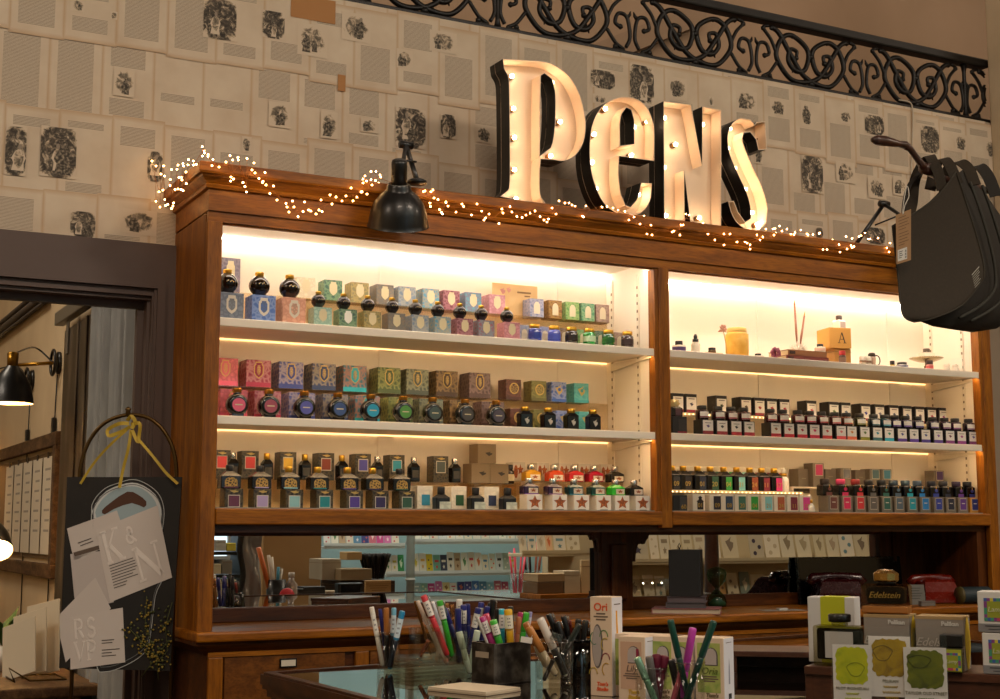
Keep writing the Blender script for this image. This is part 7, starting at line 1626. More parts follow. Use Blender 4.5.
# ---------------- things on the cabinet ledge
LZ = 1.0848
def lg_(px, py): return atZ(px, py, LZ)
b0 = lg_(690, 618)
BR = -.42
book_pts = [('pale pink covered book at the bottom of the ledge stack', .008, .215, .15, .0165, '#8f5a5a'), ('slim grey box-book in the middle of the ledge stack', .006, .125, .1, .0175, '#4f4a4c'), ('slim mauve grey book under the black box', .010, .122, .098, .0175, '#5a4f52')]
bo = Vector((b0.x, .07, 0)); bo.x = X_at(688, 600, .07); z = LZ
for lab, dx, w, d, hh, c in book_pts:
    book(lab, bo.x + dx - .012, .07, z, w, d, hh, mat(c, .6), BR - .25, '#b8a890' if c == '#8f5a5a' else c); z += hh + .0004
t = thing('black_box', 'plain matt black box standing on the ledge books', 'box', (bo.x - .006, .07, z), BR - .30); hb = .146
m = MB(); m.bbox((-.05, -.047, 0), (.05, .047, hb), .002); m.build('box_body', mat('#0d0e0f', .55), t); m = MB(); m.box((-.0503, -.0473, hb * .8), (.0503, .0473, hb * .803)); m.build('lid_seam', mat('#050505', .6), t)
m = MB(); m.tube([(-.02, .0, hb), (-.024, 0, hb + .012), (-.02, 0, hb + .02), (-.016, 0, hb + .012), (-.02, 0, hb)], .0015, 5); m.build('ribbon_loop', BLACKM, t)
hx = X_at(717, 600, .235); t = thing('hourglass', 'green glass hourglass behind the black box', 'hourglass', (hx, .235, LZ))
GG = clear('#bcd8c2', .06, .05)
m = MB(); m.lathe([(.006, .002), (.03, .006), (.033, .02), (.027, .04), (.012, .056), (.005, .064), (.012, .072), (.028, .09), (.034, .112), (.03, .128), (.01, .136), (.002, .137)], 24); m.build('glass_bulbs', GG, t)
m = MB(); m.lathe([(.004, .004), (.028, .008), (.029, .018), (.012, .032), (.002, .036)], 18); m.build('sand', mat('#2f4a38', .8), t)
def phone(label, x, y, colr, rz, s=1.0):
    t = thing('desk_telephone', label, 'telephone', (x, y, LZ), rz); M_ = mat(colr, .25, 0, .4)
    m = MB(); W_, D_2 = .095 * s, .1 * s; lo = [(-W_, -D_2), (W_, -D_2), (W_, D_2), (-W_, D_2)]; lv = [(1, .004, 0), (1, .02, 0), (.86, .05, .012), (.72, .092, .024), (.62, .1, .028)]
    vs = []; fs = []
    for k_, z_, sh in lv: vs += [(a * k_, b * k_ + sh * s, z_ * s) for a, b in lo]
    for i in range(len(lv) - 1):
        for k in range(4): fs.append((i * 4 + k, i * 4 + (k + 1) % 4, i * 4 + 4 + (k + 1) % 4, i * 4 + 4 + k))
    fs += [(3, 2, 1, 0), (16, 17, 18, 19)]; m.add(vs, fs, 0, False); m.build('phone_body', M_, t)
    m = MB(); m.lathe([(.034 * s, 0), (.036 * s, .004), (.03 * s, .008)], 24, 0, TR(0, -.045 * s, .055 * s) @ RX(.62)); dl = m.build('dial', M_, t)
    m = MB()
    for k in range(10): a = k * .55; m.lathe([(.0055 * s, 0), (.0055 * s, .0012)], 8, 0, TR(0, -.045 * s, .055 * s) @ RX(.62) @ TR(.024 * s * math.cos(a), .024 * s * math.sin(a), .0075 * s))
    m.build('finger_holes', mat('#b8a890', .5), dl)
    m = MB(); m.tube([(-.1 * s, .03 * s, .082 * s), (-.085 * s, .03 * s, .102 * s), (-.03 * s, .03 * s, .110 * s), (.03 * s, .03 * s, .110 * s), (.085 * s, .03 * s, .102 * s), (.1 * s, .03 * s, .082 * s)], [.022 * s, .021 * s, .014 * s, .014 * s, .021 * s, .022 * s], 12); m.build('handset', M_, t)
    return t
phone('dark maroon rotary telephone on the ledge before the mirror', X_at(838, 600, .14), .14, '#2a0608', -.5, .92)
phone('orange red telephone at the dark right end of the ledge', X_at(937, 600, .14), .15, '#661204', -.3, .82)
t = thing('flat_panel', 'flat black panel leaning on the wood behind the maroon telephone', 'panel', (X_at(853, 575, .268), .268, LZ)); wv = X_at(905, 575, .255) - X_at(801, 575, .255)
m = MB(); m.bbox((-wv / 2, 0, 0), (wv / 2, .012, .165), .002, 0, RX(-.10)); m.build('panel_body', mat('#0a0a0b', .25, 0, .2), t); m = MB(); m.box((-wv / 2 + .008, -.0006, .008), (wv / 2 - .008, .0002, .157), 0, RX(-.10)); m.build('dark_screen', mat('#060607', .12), t)
t = thing('canister', 'dark teal canister lying beside the orange red telephone', 'canister', (X_at(975, 595, .02), .03, LZ + .030), -.25); m = MB(); m.lathe([(.028, -.055), (.03, -.052), (.03, .06), (.028, .063)], 24, 0, RY(PI / 2)); m.build('canister_body', mat('#16262c', .6), t); m = MB(); m.lathe([(.0305, -.057), (.0305, -.047)], 24, 0, RY(PI / 2)); m.build('olive_end', mat('#4a4018', .6), t)
t = thing('notice_card', 'grey printed card propped left of the orange red telephone', 'card', (X_at(918, 600, .08), .08, LZ), -.3); m = MB(); m.bbox((-.03, 0, 0), (.03, .002, .07), .0006, 0, RX(-.15)); m.build('card', mat('#6a6862', .7), t); m = MB(); [m.box((-.022, -.001, .02 + k * .009), (.01 + (k % 3) * .005, .0005, .0225 + k * .009), 0, RX(-.15)) for k in range(5)]; m.build('small_print', mat('#3a3834', .7), t)
t = thing('stone_block', 'small pale grey block on the ledge under the printed card', 'block', (X_at(928, 605, -.01), -.005, LZ), -.2); m = MB(); m.bbox((-.028, -.01, 0), (.028, .01, .018), .002); m.build('block', mat('#6e6862', .7), t); m = MB(); m.box((-.028, -.0106, .013), (.028, -.0098, .0145)); m.build('groove', mat('#4a4642', .7), t)
t = thing('paper_sheet', 'white paper sheet lying on the ledge left of the maroon telephone', 'paper', (X_at(782, 612, .03), .03, LZ + .0004), -.2); m = MB(); m.box((-.075, -.03, 0), (.075, .03, .0008)); m.build('sheet', mat('#9a948c', .7), t); m = MB(); m.bbox((-.014, -.01, .001), (.016, .012, .007), .001); m.build('clip', mat('#b8b4ac', .4), t)
t = thing('white_carton', 'little white carton on the ledge behind the lime banded box', 'box', (X_at(817, 600, .0), .0, LZ), -.3); m = MB(); m.bbox((-.018, -.012, 0), (.018, .012, .03), .001); m.build('carton_body', mat('#9a9890', .6), t); m = MB(); m.box((.012, -.0125, .012), (.0185, .0125, .022)); m.build('dark_label', mat('#1a1a1a', .6), t)
# ================================================================== THE SHOP BEHIND THE CAMERA (seen in the mirrors)
MPL = BK - .006
def vr(x, y, Yv):
    """real position of what the mirror shows at pixel x, y at apparent depth Yv"""
    p = atY(x, y, Yv); return Vector((p.x, 2 * MPL - p.y, p.z))
YW = 6.2             # apparent depth of the blue wall's shelves
SHELFM = mat('#c9cfcc', .5)
def wall_shelf(label, x0, x1, px, py, Yv, depth=.16, mt=None):
    p = vr(px, py, Yv); t = thing('wall_shelf', label, 'shelf', ((x0 + x1) / 2, p.y, p.z)); w = (x1 - x0) / 2
    m = MB(); m.bbox((-w, -depth, -.02), (w, .0, 0), .002); m.build('shelf_board', mt or SHELFM, t); m = MB(); m.box((-w, -.002, -.001), (w, .004, .022)); m.build('front_lip', mt or SHELFM, t)
    return p
def gcard(label, group, x, y, z, w, h, colr, ink, lean=.16, name='greeting_card'):
    t = thing(name, label, 'card', (x, y, z + .0005), rnd.uniform(-.12, .12), group)
    T = RX(lean)     # faces +Y (towards the cabinet), leaning back
    m = MB(); m.bbox((-w / 2, -.003, 0), (w / 2, 0, h), .0006, 0, T); m.build('card', mat(colr, .6), t)
    m = MB(); k = rnd.randrange(3)
    if k == 0: m.prism(shape_loop('leaf', w * .5, h * .5), .0012, 0, T @ TR(0, .0002, h * .55))
    elif k == 1:
        for j in range(3): m.prism(shape_loop('disc', w * .24, w * .24), .0012, 0, T @ TR(w * (.2 if j % 2 else -.15), .0002, h * (.25 + .22 * j)))
    else: m.box((-w * .3, -.0002, h * .6), (w * .3, .0012, h * .72), 0, T); m.prism(shape_loop('star', w * .4, h * .25), .0012, 0, T @ TR(0, .0002, h * .35))
    m.build('picture', mat(ink, .6), t)
    return t
PAL = [('#e2ddd0', '#c8b84a', 'cream'), ('#dcd8c8', '#d8a850', 'ivory'), ('#d8c02a', '#4a4a3a', 'yellow'), ('#6aa08c', '#b83a3a', 'teal'), ('#3c4258', '#d8d0c0', 'dark blue'), ('#dcd6c8', '#3a3a3a', 'dotted white'), ('#b8a080', '#7a5a3a', 'kraft'), ('#e0dccc', '#5a8a5a', 'white'), ('#d8d0bc', '#c05050', 'off-white'), ('#dedacc', '#d07a48', 'pale'), ('#e2d8c0', '#4a7aa0', 'straw'), ('#d0d2c4', '#d85a30', 'light green'), ('#ccd0d0', '#2a2a2a', 'pale grey'), ('#a8b4a4', '#e0dccc', 'sage')]
PAL2 = [('#9ab0b0', '#e0e0d8', 'pale blue'), ('#8ab4a4', '#e0d8b0', 'mint'), ('#c8488a', '#e8c8d8', 'bright pink'), ('#d070a8', '#f0d8e0', 'rose'), ('#d8c890', '#8a6a3a', 'sand'), ('#dcd8d0', '#c05050', 'white'), ('#3a3f7a', '#c86a5a', 'indigo'), ('#4a4a8a', '#c8b8d0', 'violet'), ('#4a78b8', '#d8d8e0', 'blue'), ('#5a88a8', '#e0e0e0', 'steel blue'), ('#8ab8c8', '#e8e8e0', 'aqua'), ('#c86a7a', '#f0e0d8', 'coral'), ('#b8506a', '#e8d8d0', 'cerise')]
xw0, xw1 = vr(330, 560, YW).x, vr(560, 560, YW).x
def shelf_row(nm, py, x_from, x_to, pal, h, wpx, grp, px_mid, gap=0):
    p = wall_shelf(f'pale shelf on the blue wall, {nm}', vr(x_from, py, YW).x, vr(x_to, py, YW).x, px_mid, py, YW)
    x = x_from + 2; i = 0
    while x < x_to - 3:
        a, b = vr(x, py, YW).x, vr(x + wpx, py, YW).x; c = pal[i % len(pal)]
        gcard(f'{c[2]} greeting card in the mirror, {ORD[i+1]} on the {nm}', grp, (a + b) / 2, p.y - .05, p.z, (b - a) * .92, h * rnd.uniform(.9, 1.08), c[0], c[1]); x += wpx; i += 1
S_M = vr(460, 560, YW); mpx = 1 / ((S_M - vr(460, 561, YW)).length)
shelf_row('middle shelf right of the column', 573.2, 413.5, 522, PAL, 20 / mpx, 7.0, 'greeting cards on the blue wall', 460)
shelf_row('top shelf right of the column', 541.5, 413.5, 527, [PAL[i] for i in (7, 1, 8, 12, 9, 0, 10, 5, 8, 11)], 18 / mpx, 8.6, 'greeting cards on the blue wall', 460)
shelf_row('lowest shelf right of the column', 593.5, 414, 513, PAL2, 11.5 / mpx, 7.4, 'greeting cards on the blue wall', 460)
shelf_row('top shelf left of the column', 546, 324, 405, [PAL2[5], PAL[7], PAL[6], PAL[8], PAL2[9], PAL2[6], PAL2[11], PAL2[2], PAL2[3], PAL[8], PAL2[12]], 19 / mpx, 7.6, 'greeting cards on the blue wall', 370)
shelf_row('middle shelf left of the column', 574.2, 386, 405.5, [PAL[7], PAL[0], ('#2f8a4a', '#c8e0c0', 'green')], 19 / mpx, 6.4, 'greeting cards on the blue wall', 395)
# column
pc = vr(410.5, 560, 5.9); m = MB(); m.lathe([(.032, 0), (.032, 5.2)], 24); o = m.build('column', mat('#b4b6ae', .4), None, (pc.x, pc.y, 0)); struct(o)
m = MB(); m.lathe([(.034, 0), (.04, .01), (.034, .02)], 24, 0, TR(0, 0, vr(410, 581, 5.9).z)); m.build('collar', mat('#a4a69e', .4), o)
# glass-topped counter below the blue wall
ga, gb = vr(380, 597, 5.2), vr(552, 596, 5.2)
t = thing('shop_counter', 'pale counter with glass edge in front of the blue wall, in the mirror', 'counter', ((ga.x + gb.x) / 2, ga.y, 0)); wv = (gb.x - ga.x) / 2
m = MB(); m.bbox((-wv, -.5, ga.z - .03), (wv, .45, ga.z), .004); m.build('countertop', mat('#a9b8b6', .15, 0, .3), t); m = MB(); m.box((-wv + .03, -.48, 0), (wv - .03, .42, ga.z - .031)); m.build('counter_body', OAK_H, t)
# pen jar with pink pens, kraft boxes on it
def jar_pens(label, px, py, Yv, n, cols, hh):
    p = vr(px, py, Yv); t = thing('pen_jar', label, 'pen jar', (p.x, p.y, p.z)); s = hh
    m = MB(); m.lathe([(.04 * s, 0), (.042 * s, .11 * s), (.040 * s, .11 * s), (.038 * s, .006)], 18, 0, None, True, False); m.build('glass_wall', CL, t)
    for k in range(n):
        a = k * 2.4; r0, r1 = .018 * s, .045 * s; m = MB(); m.tube([(r0 * math.cos(a), r0 * math.sin(a), .008), (r1 * math.cos(a), r1 * math.sin(a), .2 * s + .02 * s * (k % 3))], .0055 * s, 7); m.build('pen', mat(cols[k % len(cols)], .4), t)
    return t
jar_pens('jar of pink pens on the pale counter seen in the mirror', 517.5, 594, 4.9, 6, ['#d03a50', '#d84a5a'], 1.3)
jar_pens('jar of copper and black pens beside the pink pens in the mirror', 532.5, 594, 4.9, 6, ['#8a4a30', '#1a1614', '#a0583a'], 1.5)
def simple_box(label, px0, px1, py0, py1, Yv, d, colr, name='kraft_box', cat='box', detail='#7a5c3a'):
    a, b = vr(px0, py1, Yv), vr(px1, py1, Yv); h = vr(px0, py0, Yv).z - a.z; w = b.x - a.x; t = thing(name, label, cat, ((a.x + b.x) / 2, a.y - d / 2, a.z))
    m = MB(); m.bbox((-w / 2, -d / 2, 0), (w / 2, d / 2, h), .003); m.build('box_body', mat(colr, .7), t); m = MB(); m.box((-w / 2 - .0006, -d / 2 - .0006, h * .8), (w / 2 + .0006, d / 2 + .0006, h * .815)); m.build('lid_seam', mat(detail, .7), t); return t
simple_box('open kraft box below a tilted tray right of the pen jars, in the mirror', 537.5, 563.5, 582.5, 594, 4.3, .2, '#6a4e2e')
simple_box('tan tray tilted on the kraft box right of the pen jars, in the mirror', 538, 565, 574, 582, 4.3, .2, '#a58a64')
simple_box('upright tan card panel at the right end of the left mirror', 581.5, 591.5, 560, 594, 4.3, .02, '#c8ac80', 'tan_panel', 'panel')
simple_box('cream envelope stack standing left of the upright tan panel', 564.5, 580, 571, 594, 4.3, .15, '#b8a88c', 'envelope_stack', 'box')
pa_, pb_ = vr(536, 594, 4.3), vr(593, 594, 4.3)
t = thing('display_table', 'oak table of kraft boxes before the cream wall, seen in the mirror', 'table', ((pa_.x + pb_.x) / 2, pa_.y, 0)); wv = (pb_.x - pa_.x) / 2; m = MB(); m.bbox((-wv, -.22, pa_.z - .035), (wv, .06, pa_.z - .001), .003); m.build('tabletop', OAK_H, t)
for x in (-wv, wv - .05):
    for y in (-.22, .01): m = MB(); m.bbox((x, y, 0), (x + .05, y + .05, pa_.z - .0355), .003); m.build('leg', OAK_V, t)
# --- cream wall section with packets of paper goods
YC = 4.55
CRW = noisy('cream_shop_wall', [(.3, '#bfae8a'), (.7, '#ccba96')], 2, .85)
xa, xb_ = vr(548, 560, YC + .2).x, vr(905, 560, YC + .2).x; yc = vr(700, 560, YC + .2).y
m = MB(); m.box((xa, yc - .08, 0), (xb_, yc, 5.2)); struct(m.build('wall_display', CRW))
def crow(nm, py, x_from, x_to, edges, h_px, cols):
    p = wall_shelf(f'cream shelf on the display wall, {nm}', vr(x_from, py, YC).x, vr(x_to, py, YC).x, (x_from + x_to) / 2, py, YC, .2, mat('#c4b490', .6))
    k2 = 1 / ((vr(750, 560, YC) - vr(750, 561, YC)).length)
    for i, (e0, e1) in enumerate(edges):
        a, b = vr(e0, py, YC).x, vr(e1, py, YC).x; c = cols[i % len(cols)]
        gcard(f'{c[2]} paper packet in the mirror, {ORD[i+1]} on the {nm}', 'paper packets on the display wall', (a + b) / 2, p.y - .06, p.z, (b - a) * .94, h_px / k2 * rnd.uniform(.95, 1.1), c[0], c[1], .2, 'paper_packet')
CC = [('#b0a48c', '#3a3040', 'patterned'), ('#d4c8b0', '#b8a88c', 'cream'), ('#cabfa6', '#8a7a60', 'ivory'), ('#d0c4a8', '#a89878', 'beige'), ('#ccbf9f', '#98886a', 'straw'), ('#c8bca0', '#a8947a', 'sand'), ('#d6ccb8', '#6a8a90', 'white'), ('#c4b698', '#7a6a58', 'tan')]
crow('upper shelf', 560.5, 632, 884, [(633, 655), (656, 665), (666, 676), (677, 688), (689, 700), (701, 713), (715, 727), (728, 746), (756, 771), (771.5, 787), (787.5, 802), (803, 819), (821, 833), (834, 846), (847, 861), (862, 876)], 30, CC)
crow('lower shelf', 601, 632, 790, [(633, 648), (650, 661), (662, 672), (697, 710), (722, 733), (734, 746), (747, 757), (758, 773)], 26, [CC[7], CC[1], CC[6], CC[3], ('#a8804a', '#6a4a2a', 'kraft'), CC[7], ('#7a8478', '#c8c0a8', 'grey green'), CC[3]])
crow('shelf by the blue wall', 553.5, 522, 590, [(524, 532), (533, 541), (542, 550), (551, 558), (559, 571), (572, 585)], 19, [CC[1], CC[6], CC[1], ('#d8b088', '#c86a3a', 'orange trimmed'), CC[6], CC[3]])
p = vr(650, 603, 3.9); t = thing('display_table', 'plain oak table under the glass case, seen in the mirror', 'table', (p.x, p.y, 0)); m = MB(); m.bbox((-.3, -.2, p.z - .05), (.3, .2, p.z - .0205), .003); m.build('tabletop', OAK_H, t)
for x in (-.28, .24):
    for y in (-.18, .14): m = MB(); m.bbox((x, y, 0), (x + .04, y + .04, p.z - .0505), .003); m.build('leg', OAK_V, t)
t = thing('glass_case', 'small glass case with a row of lights, seen in the right mirror', 'glass case', (p.x, p.y, p.z - .02))
m = MB()
for a, b in (((-.16, .118, 0), (.16, .12, .17)), ((-.16, -.12, .168), (.16, .12, .17)), ((-.16, -.12, 0), (-.158, .12, .17)), ((.158, -.12, 0), (.16, .12, .17))): m.box(a, b)
m.build('glass_panes', CL, t); m = MB(); m.box((-.16, -.12, 0), (.16, .12, .004)); m.build('case_floor', mat('#7a6648', .6), t)
for k in range(3): m = MB(); m.ico((-.11 + .07 * k, .09, .15), .006, 0, 1); m.build('lamp_dot', emit('#fff4dc', 8), t)
# --- cash desk reflected at the left: buff pillar, desk and its clutter
m = MB(); a, b = vr(263, 560, 4.55), vr(321, 560, 4.55); m.box((a.x, a.y - .35, 0), (b.x, a.y, 5.2)); struct(m.build('wall_pier', noisy('buff_plaster', [(.3, '#b08c5c'), (.7, '#bd9a68')], 3, .85)))
YD = 3.3
da, db = vr(205, 604.5, YD), vr(445, 600, YD)
dz = vr(340, 603, YD).z
t = thing('cash_desk', 'dark wooden cash desk reflected in the left mirror', 'desk', ((da.x + db.x) / 2, da.y, 0)); wv = (db.x - da.x) / 2
m = MB(); m.bbox((-wv, -1.0, dz - .035), (wv, .12, dz), .006); m.build('desktop', DARKW, t); m = MB(); m.box((-wv + .03, -.95, 0), (wv - .03, .08, dz - .036)); m.build('desk_body', DARKW, t)
def dsk(px, dy=0.0): p = vr(px, 600, YD + dy); return Vector((p.x, p.y, dz + .0004))
p = dsk(276, .05); t = thing('pen_cup', 'black cup of pens on the reflected cash desk', 'cup', p); m = MB(); m.lathe([(.05, 0), (.05, .125), (.046, .125), (.046, .01)], 20, 0, None, True, False); m.build('cup_wall', BLACK, t)
for k, (c, dx, dh, r) in enumerate((('#d8d0c0', -.03, .06, .006), ('#2a7a90', -.01, .07, .009), ('#e0d8c8', .03, .12, .010), ('#d8d0c0', .045, .13, .009), ('#d06a28', .10, .17, .013))):
    m = MB(); m.tube([(-dx * .2, 0, .02), (-dx, .0, .12 + dh)], r, 8); m.build('pen', mat(c, .4), t)
p = dsk(285.5, 0); t = thing('red_disc', 'round red disc leaning on the black pen cup in the mirror', 'disc', p); m = MB(); m.lathe([(.04, -.006), (.042, 0), (.04, .006)], 24, 0, TR(0, .02, .042) @ RX(PI / 2)); m.build('disc_body', mat('#b82030', .4), t)
p = dsk(291, .05); t = thing('spray_bottle', 'translucent bottle beside the red disc in the mirror', 'bottle', p); m = MB(); m.lathe([(.03, 0), (.032, .01), (.032, .1), (.014, .12), (.014, .135)], 18); m.build('bottle_body', mat('#9a9088', .2), t); m = MB(); m.lathe([(.016, .135), (.016, .16)], 14); m.build('cap', mat('#c8c0b4', .4), t)
for k, (px, w, h, c, n) in enumerate(((301, .05, .075, '#14120f', 'left'), (311, .06, .085, '#1a1714', 'right'))):
    p = dsk(px, .1); t = thing('black_box', f'small black box, {n} of two on the reflected cash desk', 'box', p); m = MB(); m.bbox((-w, -.05, 0), (w, .05, h), .003); m.build('box_body', mat(c, .4), t); m = MB(); m.box((-w - .0005, -.0505, h * .7), (w + .0005, .0505, h * .72)); m.build('lid_seam', mat('#3a342c', .5), t)
p = dsk(312, -.12); t = thing('paper_stack', 'papers on the reflected cash desk', 'paper', p); m = MB(); m.bbox((-.14, -.09, 0), (.14, .09, .014), .001); m.build('sheets', mat('#b8ac98', .7), t); m = MB(); m.tube([(-.1, .06, .016), (0, .03, .03), (.12, .08, .016)], .003, 6); m.build('cable', BLACKM, t)
p = dsk(352, -.1); t = thing('ledger', 'open pale ledger under the computer mouse in the mirror', 'book', p); m = MB(); m.bbox((-.2, -.1, 0), (.2, .1, .018), .003); m.build('pages', mat('#b8a488', .7), t); m = MB(); m.box((-.2, .1005, .002), (.2, .102, .014)); m.build('edge', mat('#8a785c', .7), t)
p = dsk(337, -.08) + Vector((0, 0, .0184)); t = thing('computer_mouse', 'black computer mouse on the pale ledger', 'mouse', p); m = MB(); m.lathe([(.05, 0), (.055, .01), (.045, .026), (.02, .036), (.001, .037)], 20); m.build('shell', BLACK, t); m = MB(); m.tube([(.05, 0, .01), (.08, .02, .006), (.1, .0, .004)], .0025, 6); m.build('cable', BLACKM, t)
p = dsk(352, .08); t = thing('card_reader', 'black card reader in front of kraft sign in the mirror', 'card reader', p); m = MB(); m.bbox((-.09, -.03, 0), (.05, .03, .1), .006); m.build('reader_body', BLACK, t); m = MB(); m.box((-.075, .0295, .05), (.035, .0306, .09)); m.build('screen', mat('#14181c', .15), t)
t = simple_box('kraft card sign with fine print on the reflected cash desk', 365.5, 391, 581, 599.5, YD + .3, .02, '#b8955e', 'kraft_sign', 'sign'); t.location.z = dz + .0004
m = MB(); [m.box((-.06 + .01 * k, .0102, .07 - .012 * k), (.06 - .01 * k, .0112, .073 - .012 * k)) for k in range(3)]; m.build('print', mat('#7a5c34', .7), t)
# brush pens bundle on stacked boxes
t = simple_box('pale box rack under the black brush pens in the mirror', 341, 372, 569, 580.5, YD + .6, .25, '#8a7a5c'); 
zb = vr(360, 574, YD + .6).z
tz1 = simple_box('dark wooden crate under the box rack in the mirror', 339, 395, 581.5, 601, YD + .65, .3, '#3a281a', 'crate', 'crate')
p = vr(375, 581.5, YD + .72); p.z = vr(339, 581.5, YD + .65).z + .0004; t = thing('brush_jar', 'jars of upright black brush pens in the mirror', 'brush jar', p); m = MB(); m.lathe([(.058, 0), (.062, .09), (.059, .09), (.054, .006)], 18, 0, None, True, False); m.build('jar_wall', CL, t)
for k in range(26):
    a = k * 2.4; r = .05 * math.sqrt((k + .5) / 26); m = MB(); q = Vector((r * math.cos(a), r * math.sin(a), .01)); m.tube([q, Vector((q.x * 1.7, q.y * 1.5, .125)), Vector((q.x * 1.9, q.y * 1.6, .155))], [.007, .010, .014], 6); m.build('brush_pen', mat('#100e0d', .5), t)
simple_box('tall pale box rack of clear packets left of the brush pens, in the mirror', 322, 341, 559, 580, YD + .7, .22, '#a8a08c', 'packet_rack', 'rack')
simple_box('row of small packets along the crate in the mirror', 327, 358, 582, 590, YD + .4, .1, '#9a8c70', 'packet_row', 'packets').location.z = dz + .0004
simple_box('folded kraft box on the pale box rack in the mirror', 347, 362, 552, 560, YD + .7, .12, '#b89c6c')
# left edge of the mirror: sleeve, lamp, bright window and piles
YL2 = 3.9
p0, p1 = vr(240, 606, YL2), vr(260, 606, YL2); t = thing('plastic_sleeve', 'long shiny clear sleeve hanging at the left of the mirror', 'sleeve', ((p0.x + p1.x) / 2, p0.y, p0.z)); w = (p1.x - p0.x) / 2; h = vr(250, 520, YL2).z - p0.z
m = MB(); vs = []; fs = []
for k in range(13):
    for j in range(9): vs.append((-w + 2 * w * j / 8, .018 * math.sin(k * .9 + j * .7) + .012 * math.sin(j * 1.9 + k * .3), h * k / 12))
for k in range(12):
    for j in range(8): fs.append((k * 9 + j, k * 9 + j + 1, (k + 1) * 9 + j + 1, (k + 1) * 9 + j))
m.add(vs, fs, 0, True); m.build('film', mat('#9a9894', .12, .3), t); m = MB(); m.tube([(0, 0, h), (0, 0, h + 2)], .004, 6); m.build('hanging_cord', mat('#6a645a', .6), t)
p = dsk(229, .0); t = thing('desk_lamp', 'black desk lamp foot reflected at the far left of the mirror', 'lamp', p); m = MB(); m.lathe([(.13, 0), (.13, .012), (.06, .02)], 24); m.build('base', BLACK, t); m = MB(); m.tube(spline([(.04, 0, .02), (.07, 0, .15), (.05, 0, .3), (.09, 0, .5)], 5), .016, 8); m.build('stem', BLACK, t); m = MB(); m.lathe([(.02, .1), (.07, 0)], 20, 0, TR(.09, 0, .5), True, False); m.build('lamp_shade', BLACK, t)
a, b = vr(205, 580, 5.4), vr(238, 580, 5.4); 
t = thing('shelf_unit', 'black shelf unit of boxes and papers seen at the left of the mirror', 'shelf unit', ((a.x + b.x) / 2, a.y, 0)); w = (b.x - a.x) / 2 + .05; z1 = vr(220, 530, 5.4).z
for s in (-1, 1): m = MB(); m.box((s * w - .015, -.3, 0), (s * w + .015, 0, z1 + .8)); m.build('side_panel', BLACKM, t)
for z in (.5, vr(220, 600, 5.4).z, vr(220, 575, 5.4).z, vr(220, 552, 5.4).z): m = MB(); m.box((-w + .016, -.3, z - .02), (w - .016, 0, z)); m.build('shelf_board', BLACKM, t)
for k, (px0, px1, py0, py1, c, n) in enumerate(((212, 221, 564, 574, '#c8bc9c', 'cream'), (222, 232, 560, 574, '#7a7468', 'grey'), (216, 226, 540, 551, '#b8b8b0', 'white'), (227, 236, 543, 551, '#c8b840', 'yellow'), (214, 236, 580, 599, '#c0b494', 'pale tan'))):
    tb = simple_box(f'{n} box on the black shelf unit at the left of the mirror', px0, px1, py0, py1, 5.35, .2, c, 'storage_box', 'box')
# a tall shop window far left, bright with daylight
a, b = vr(196, 545, 6.35), vr(226, 545, 6.35); zz = vr(215, 556, 6.35).z
m = MB(); m.box((a.x - .3, a.y, zz), (b.x, a.y + .02, zz + 2.2)); wn = m.build('window_1', emit('#cfe2ee', 2.2)); struct(wn)
m = MB(); m.box((a.x - .3, a.y + .02, zz + .9), (b.x, a.y + .05, zz + .96)); m.box((b.x, a.y - .01, zz - .05), (b.x + .06, a.y + .05, zz + 2.25)); m.box((a.x - .3, a.y, zz - .06), (b.x, a.y + .08, zz)); m.build('window_frame', mat('#8a8a84', .5), wn)
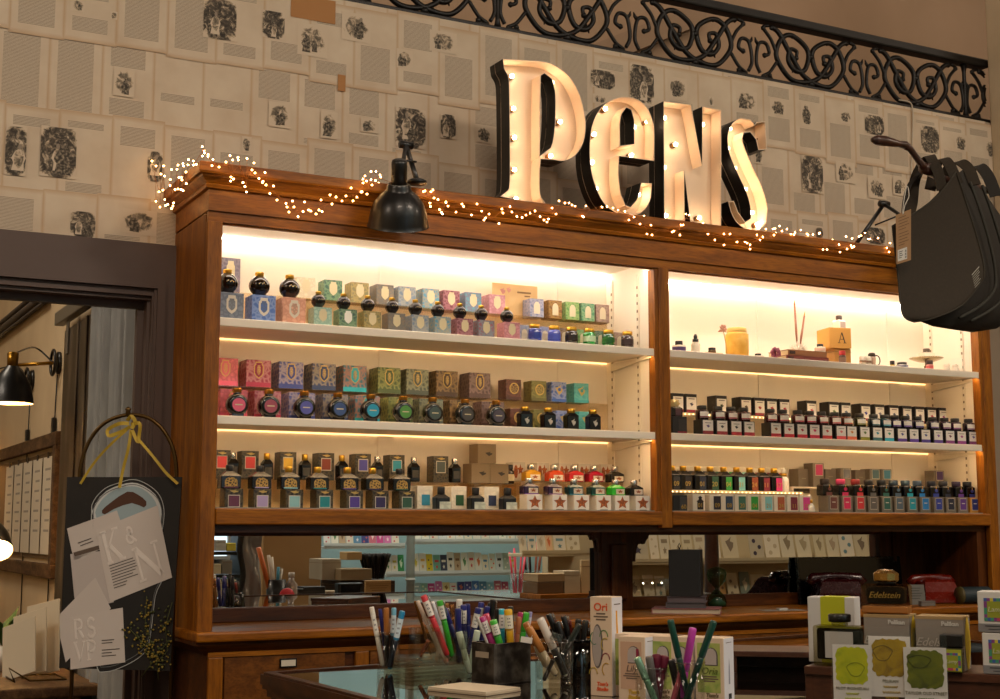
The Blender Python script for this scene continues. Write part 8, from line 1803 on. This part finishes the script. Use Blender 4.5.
# ================================================================== LIGHT
def area(name, loc, rot, sx, sy, e, c):
    d = bpy.data.lights.new(name, 'AREA'); d.shape = 'RECTANGLE'; d.size = sx; d.size_y = sy; d.energy = e; d.color = c
    o = bpy.data.objects.new(name, d); COL.objects.link(o); o.location = loc; o.rotation_euler = rot; return o
def point(name, loc, e, c, r=.05):
    d = bpy.data.lights.new(name, 'POINT'); d.energy = e; d.color = c; d.shadow_soft_size = r; o = bpy.data.objects.new(name, d); COL.objects.link(o); o.location = loc; return o
W3 = (1.0, .81, .64)
for i, (x, y, e) in enumerate(((.2, -4.2, SHOP_E), (3.4, -3.8, SHOP_E), (6.6, -3.2, SHOP_E * .6))):
    area('unseen_lamp', (x, y, 4.3), (.6, 0, 0), 1.2, .5, e, W3)  # unseen shop lights, tilted to the cabinet so upright faces catch more
for i, (x, y) in enumerate(((3.2, -4.9), (5.0, -4.9))):
    area('unseen_lamp', (x, y, 4.4), (-.35, 0, 0), 1.4, .3, BACK_E, (1.0, .95, .88))
area('unseen_lamp', (6.6, -2.6, 4.0), (-.5, 0, 0), 1.4, .3, BACK_E * .6, (1.0, .86, .66))
area('unseen_lamp', (-1.7, -1.6, 3.4), (.35, -.6, 0), .8, .8, LEFT_E, W3)  # added unseen on the left to brighten the cabinet's side panel
# workroom
area('unseen_lamp', (-.6, 2.4, 4.6), (0, 0, 0), 1, 1, 60, (1.0, .86, .68))
area('unseen_lamp', (-.5, 1.3, 2.8), (0, -.5, 0), .5, .8, 15, (1.0, .86, .7))  # added unseen below the mezzanine floor to brighten the curtain
# mezzanine, dim: unseen light tilted to brighten the far wall
area('unseen_lamp', (3.4, .5, 5.0), (.6, 0, 0), 6, .6, MEZ_E, (1.0, .78, .6))
w = bpy.data.worlds.new('world'); scn.world = w; w.use_nodes = True; w.node_tree.nodes['Background'].inputs[0].default_value = (.5, .4, .3, 1); w.node_tree.nodes['Background'].inputs[1].default_value = .05
vs_ = scn.view_settings; vs_.view_transform = 'Standard'; vs_.look = 'None'; vs_.gamma = 1; vs_.use_curve_mapping = False; vs_.exposure = EXPO
scn.display_settings.display_device = 'sRGB'
try:
    scn.cycles.use_denoising = True; scn.cycles.max_bounces = 8; scn.cycles.transparent_max_bounces = 24; scn.cycles.sample_clamp_indirect = 6
except Exception: pass
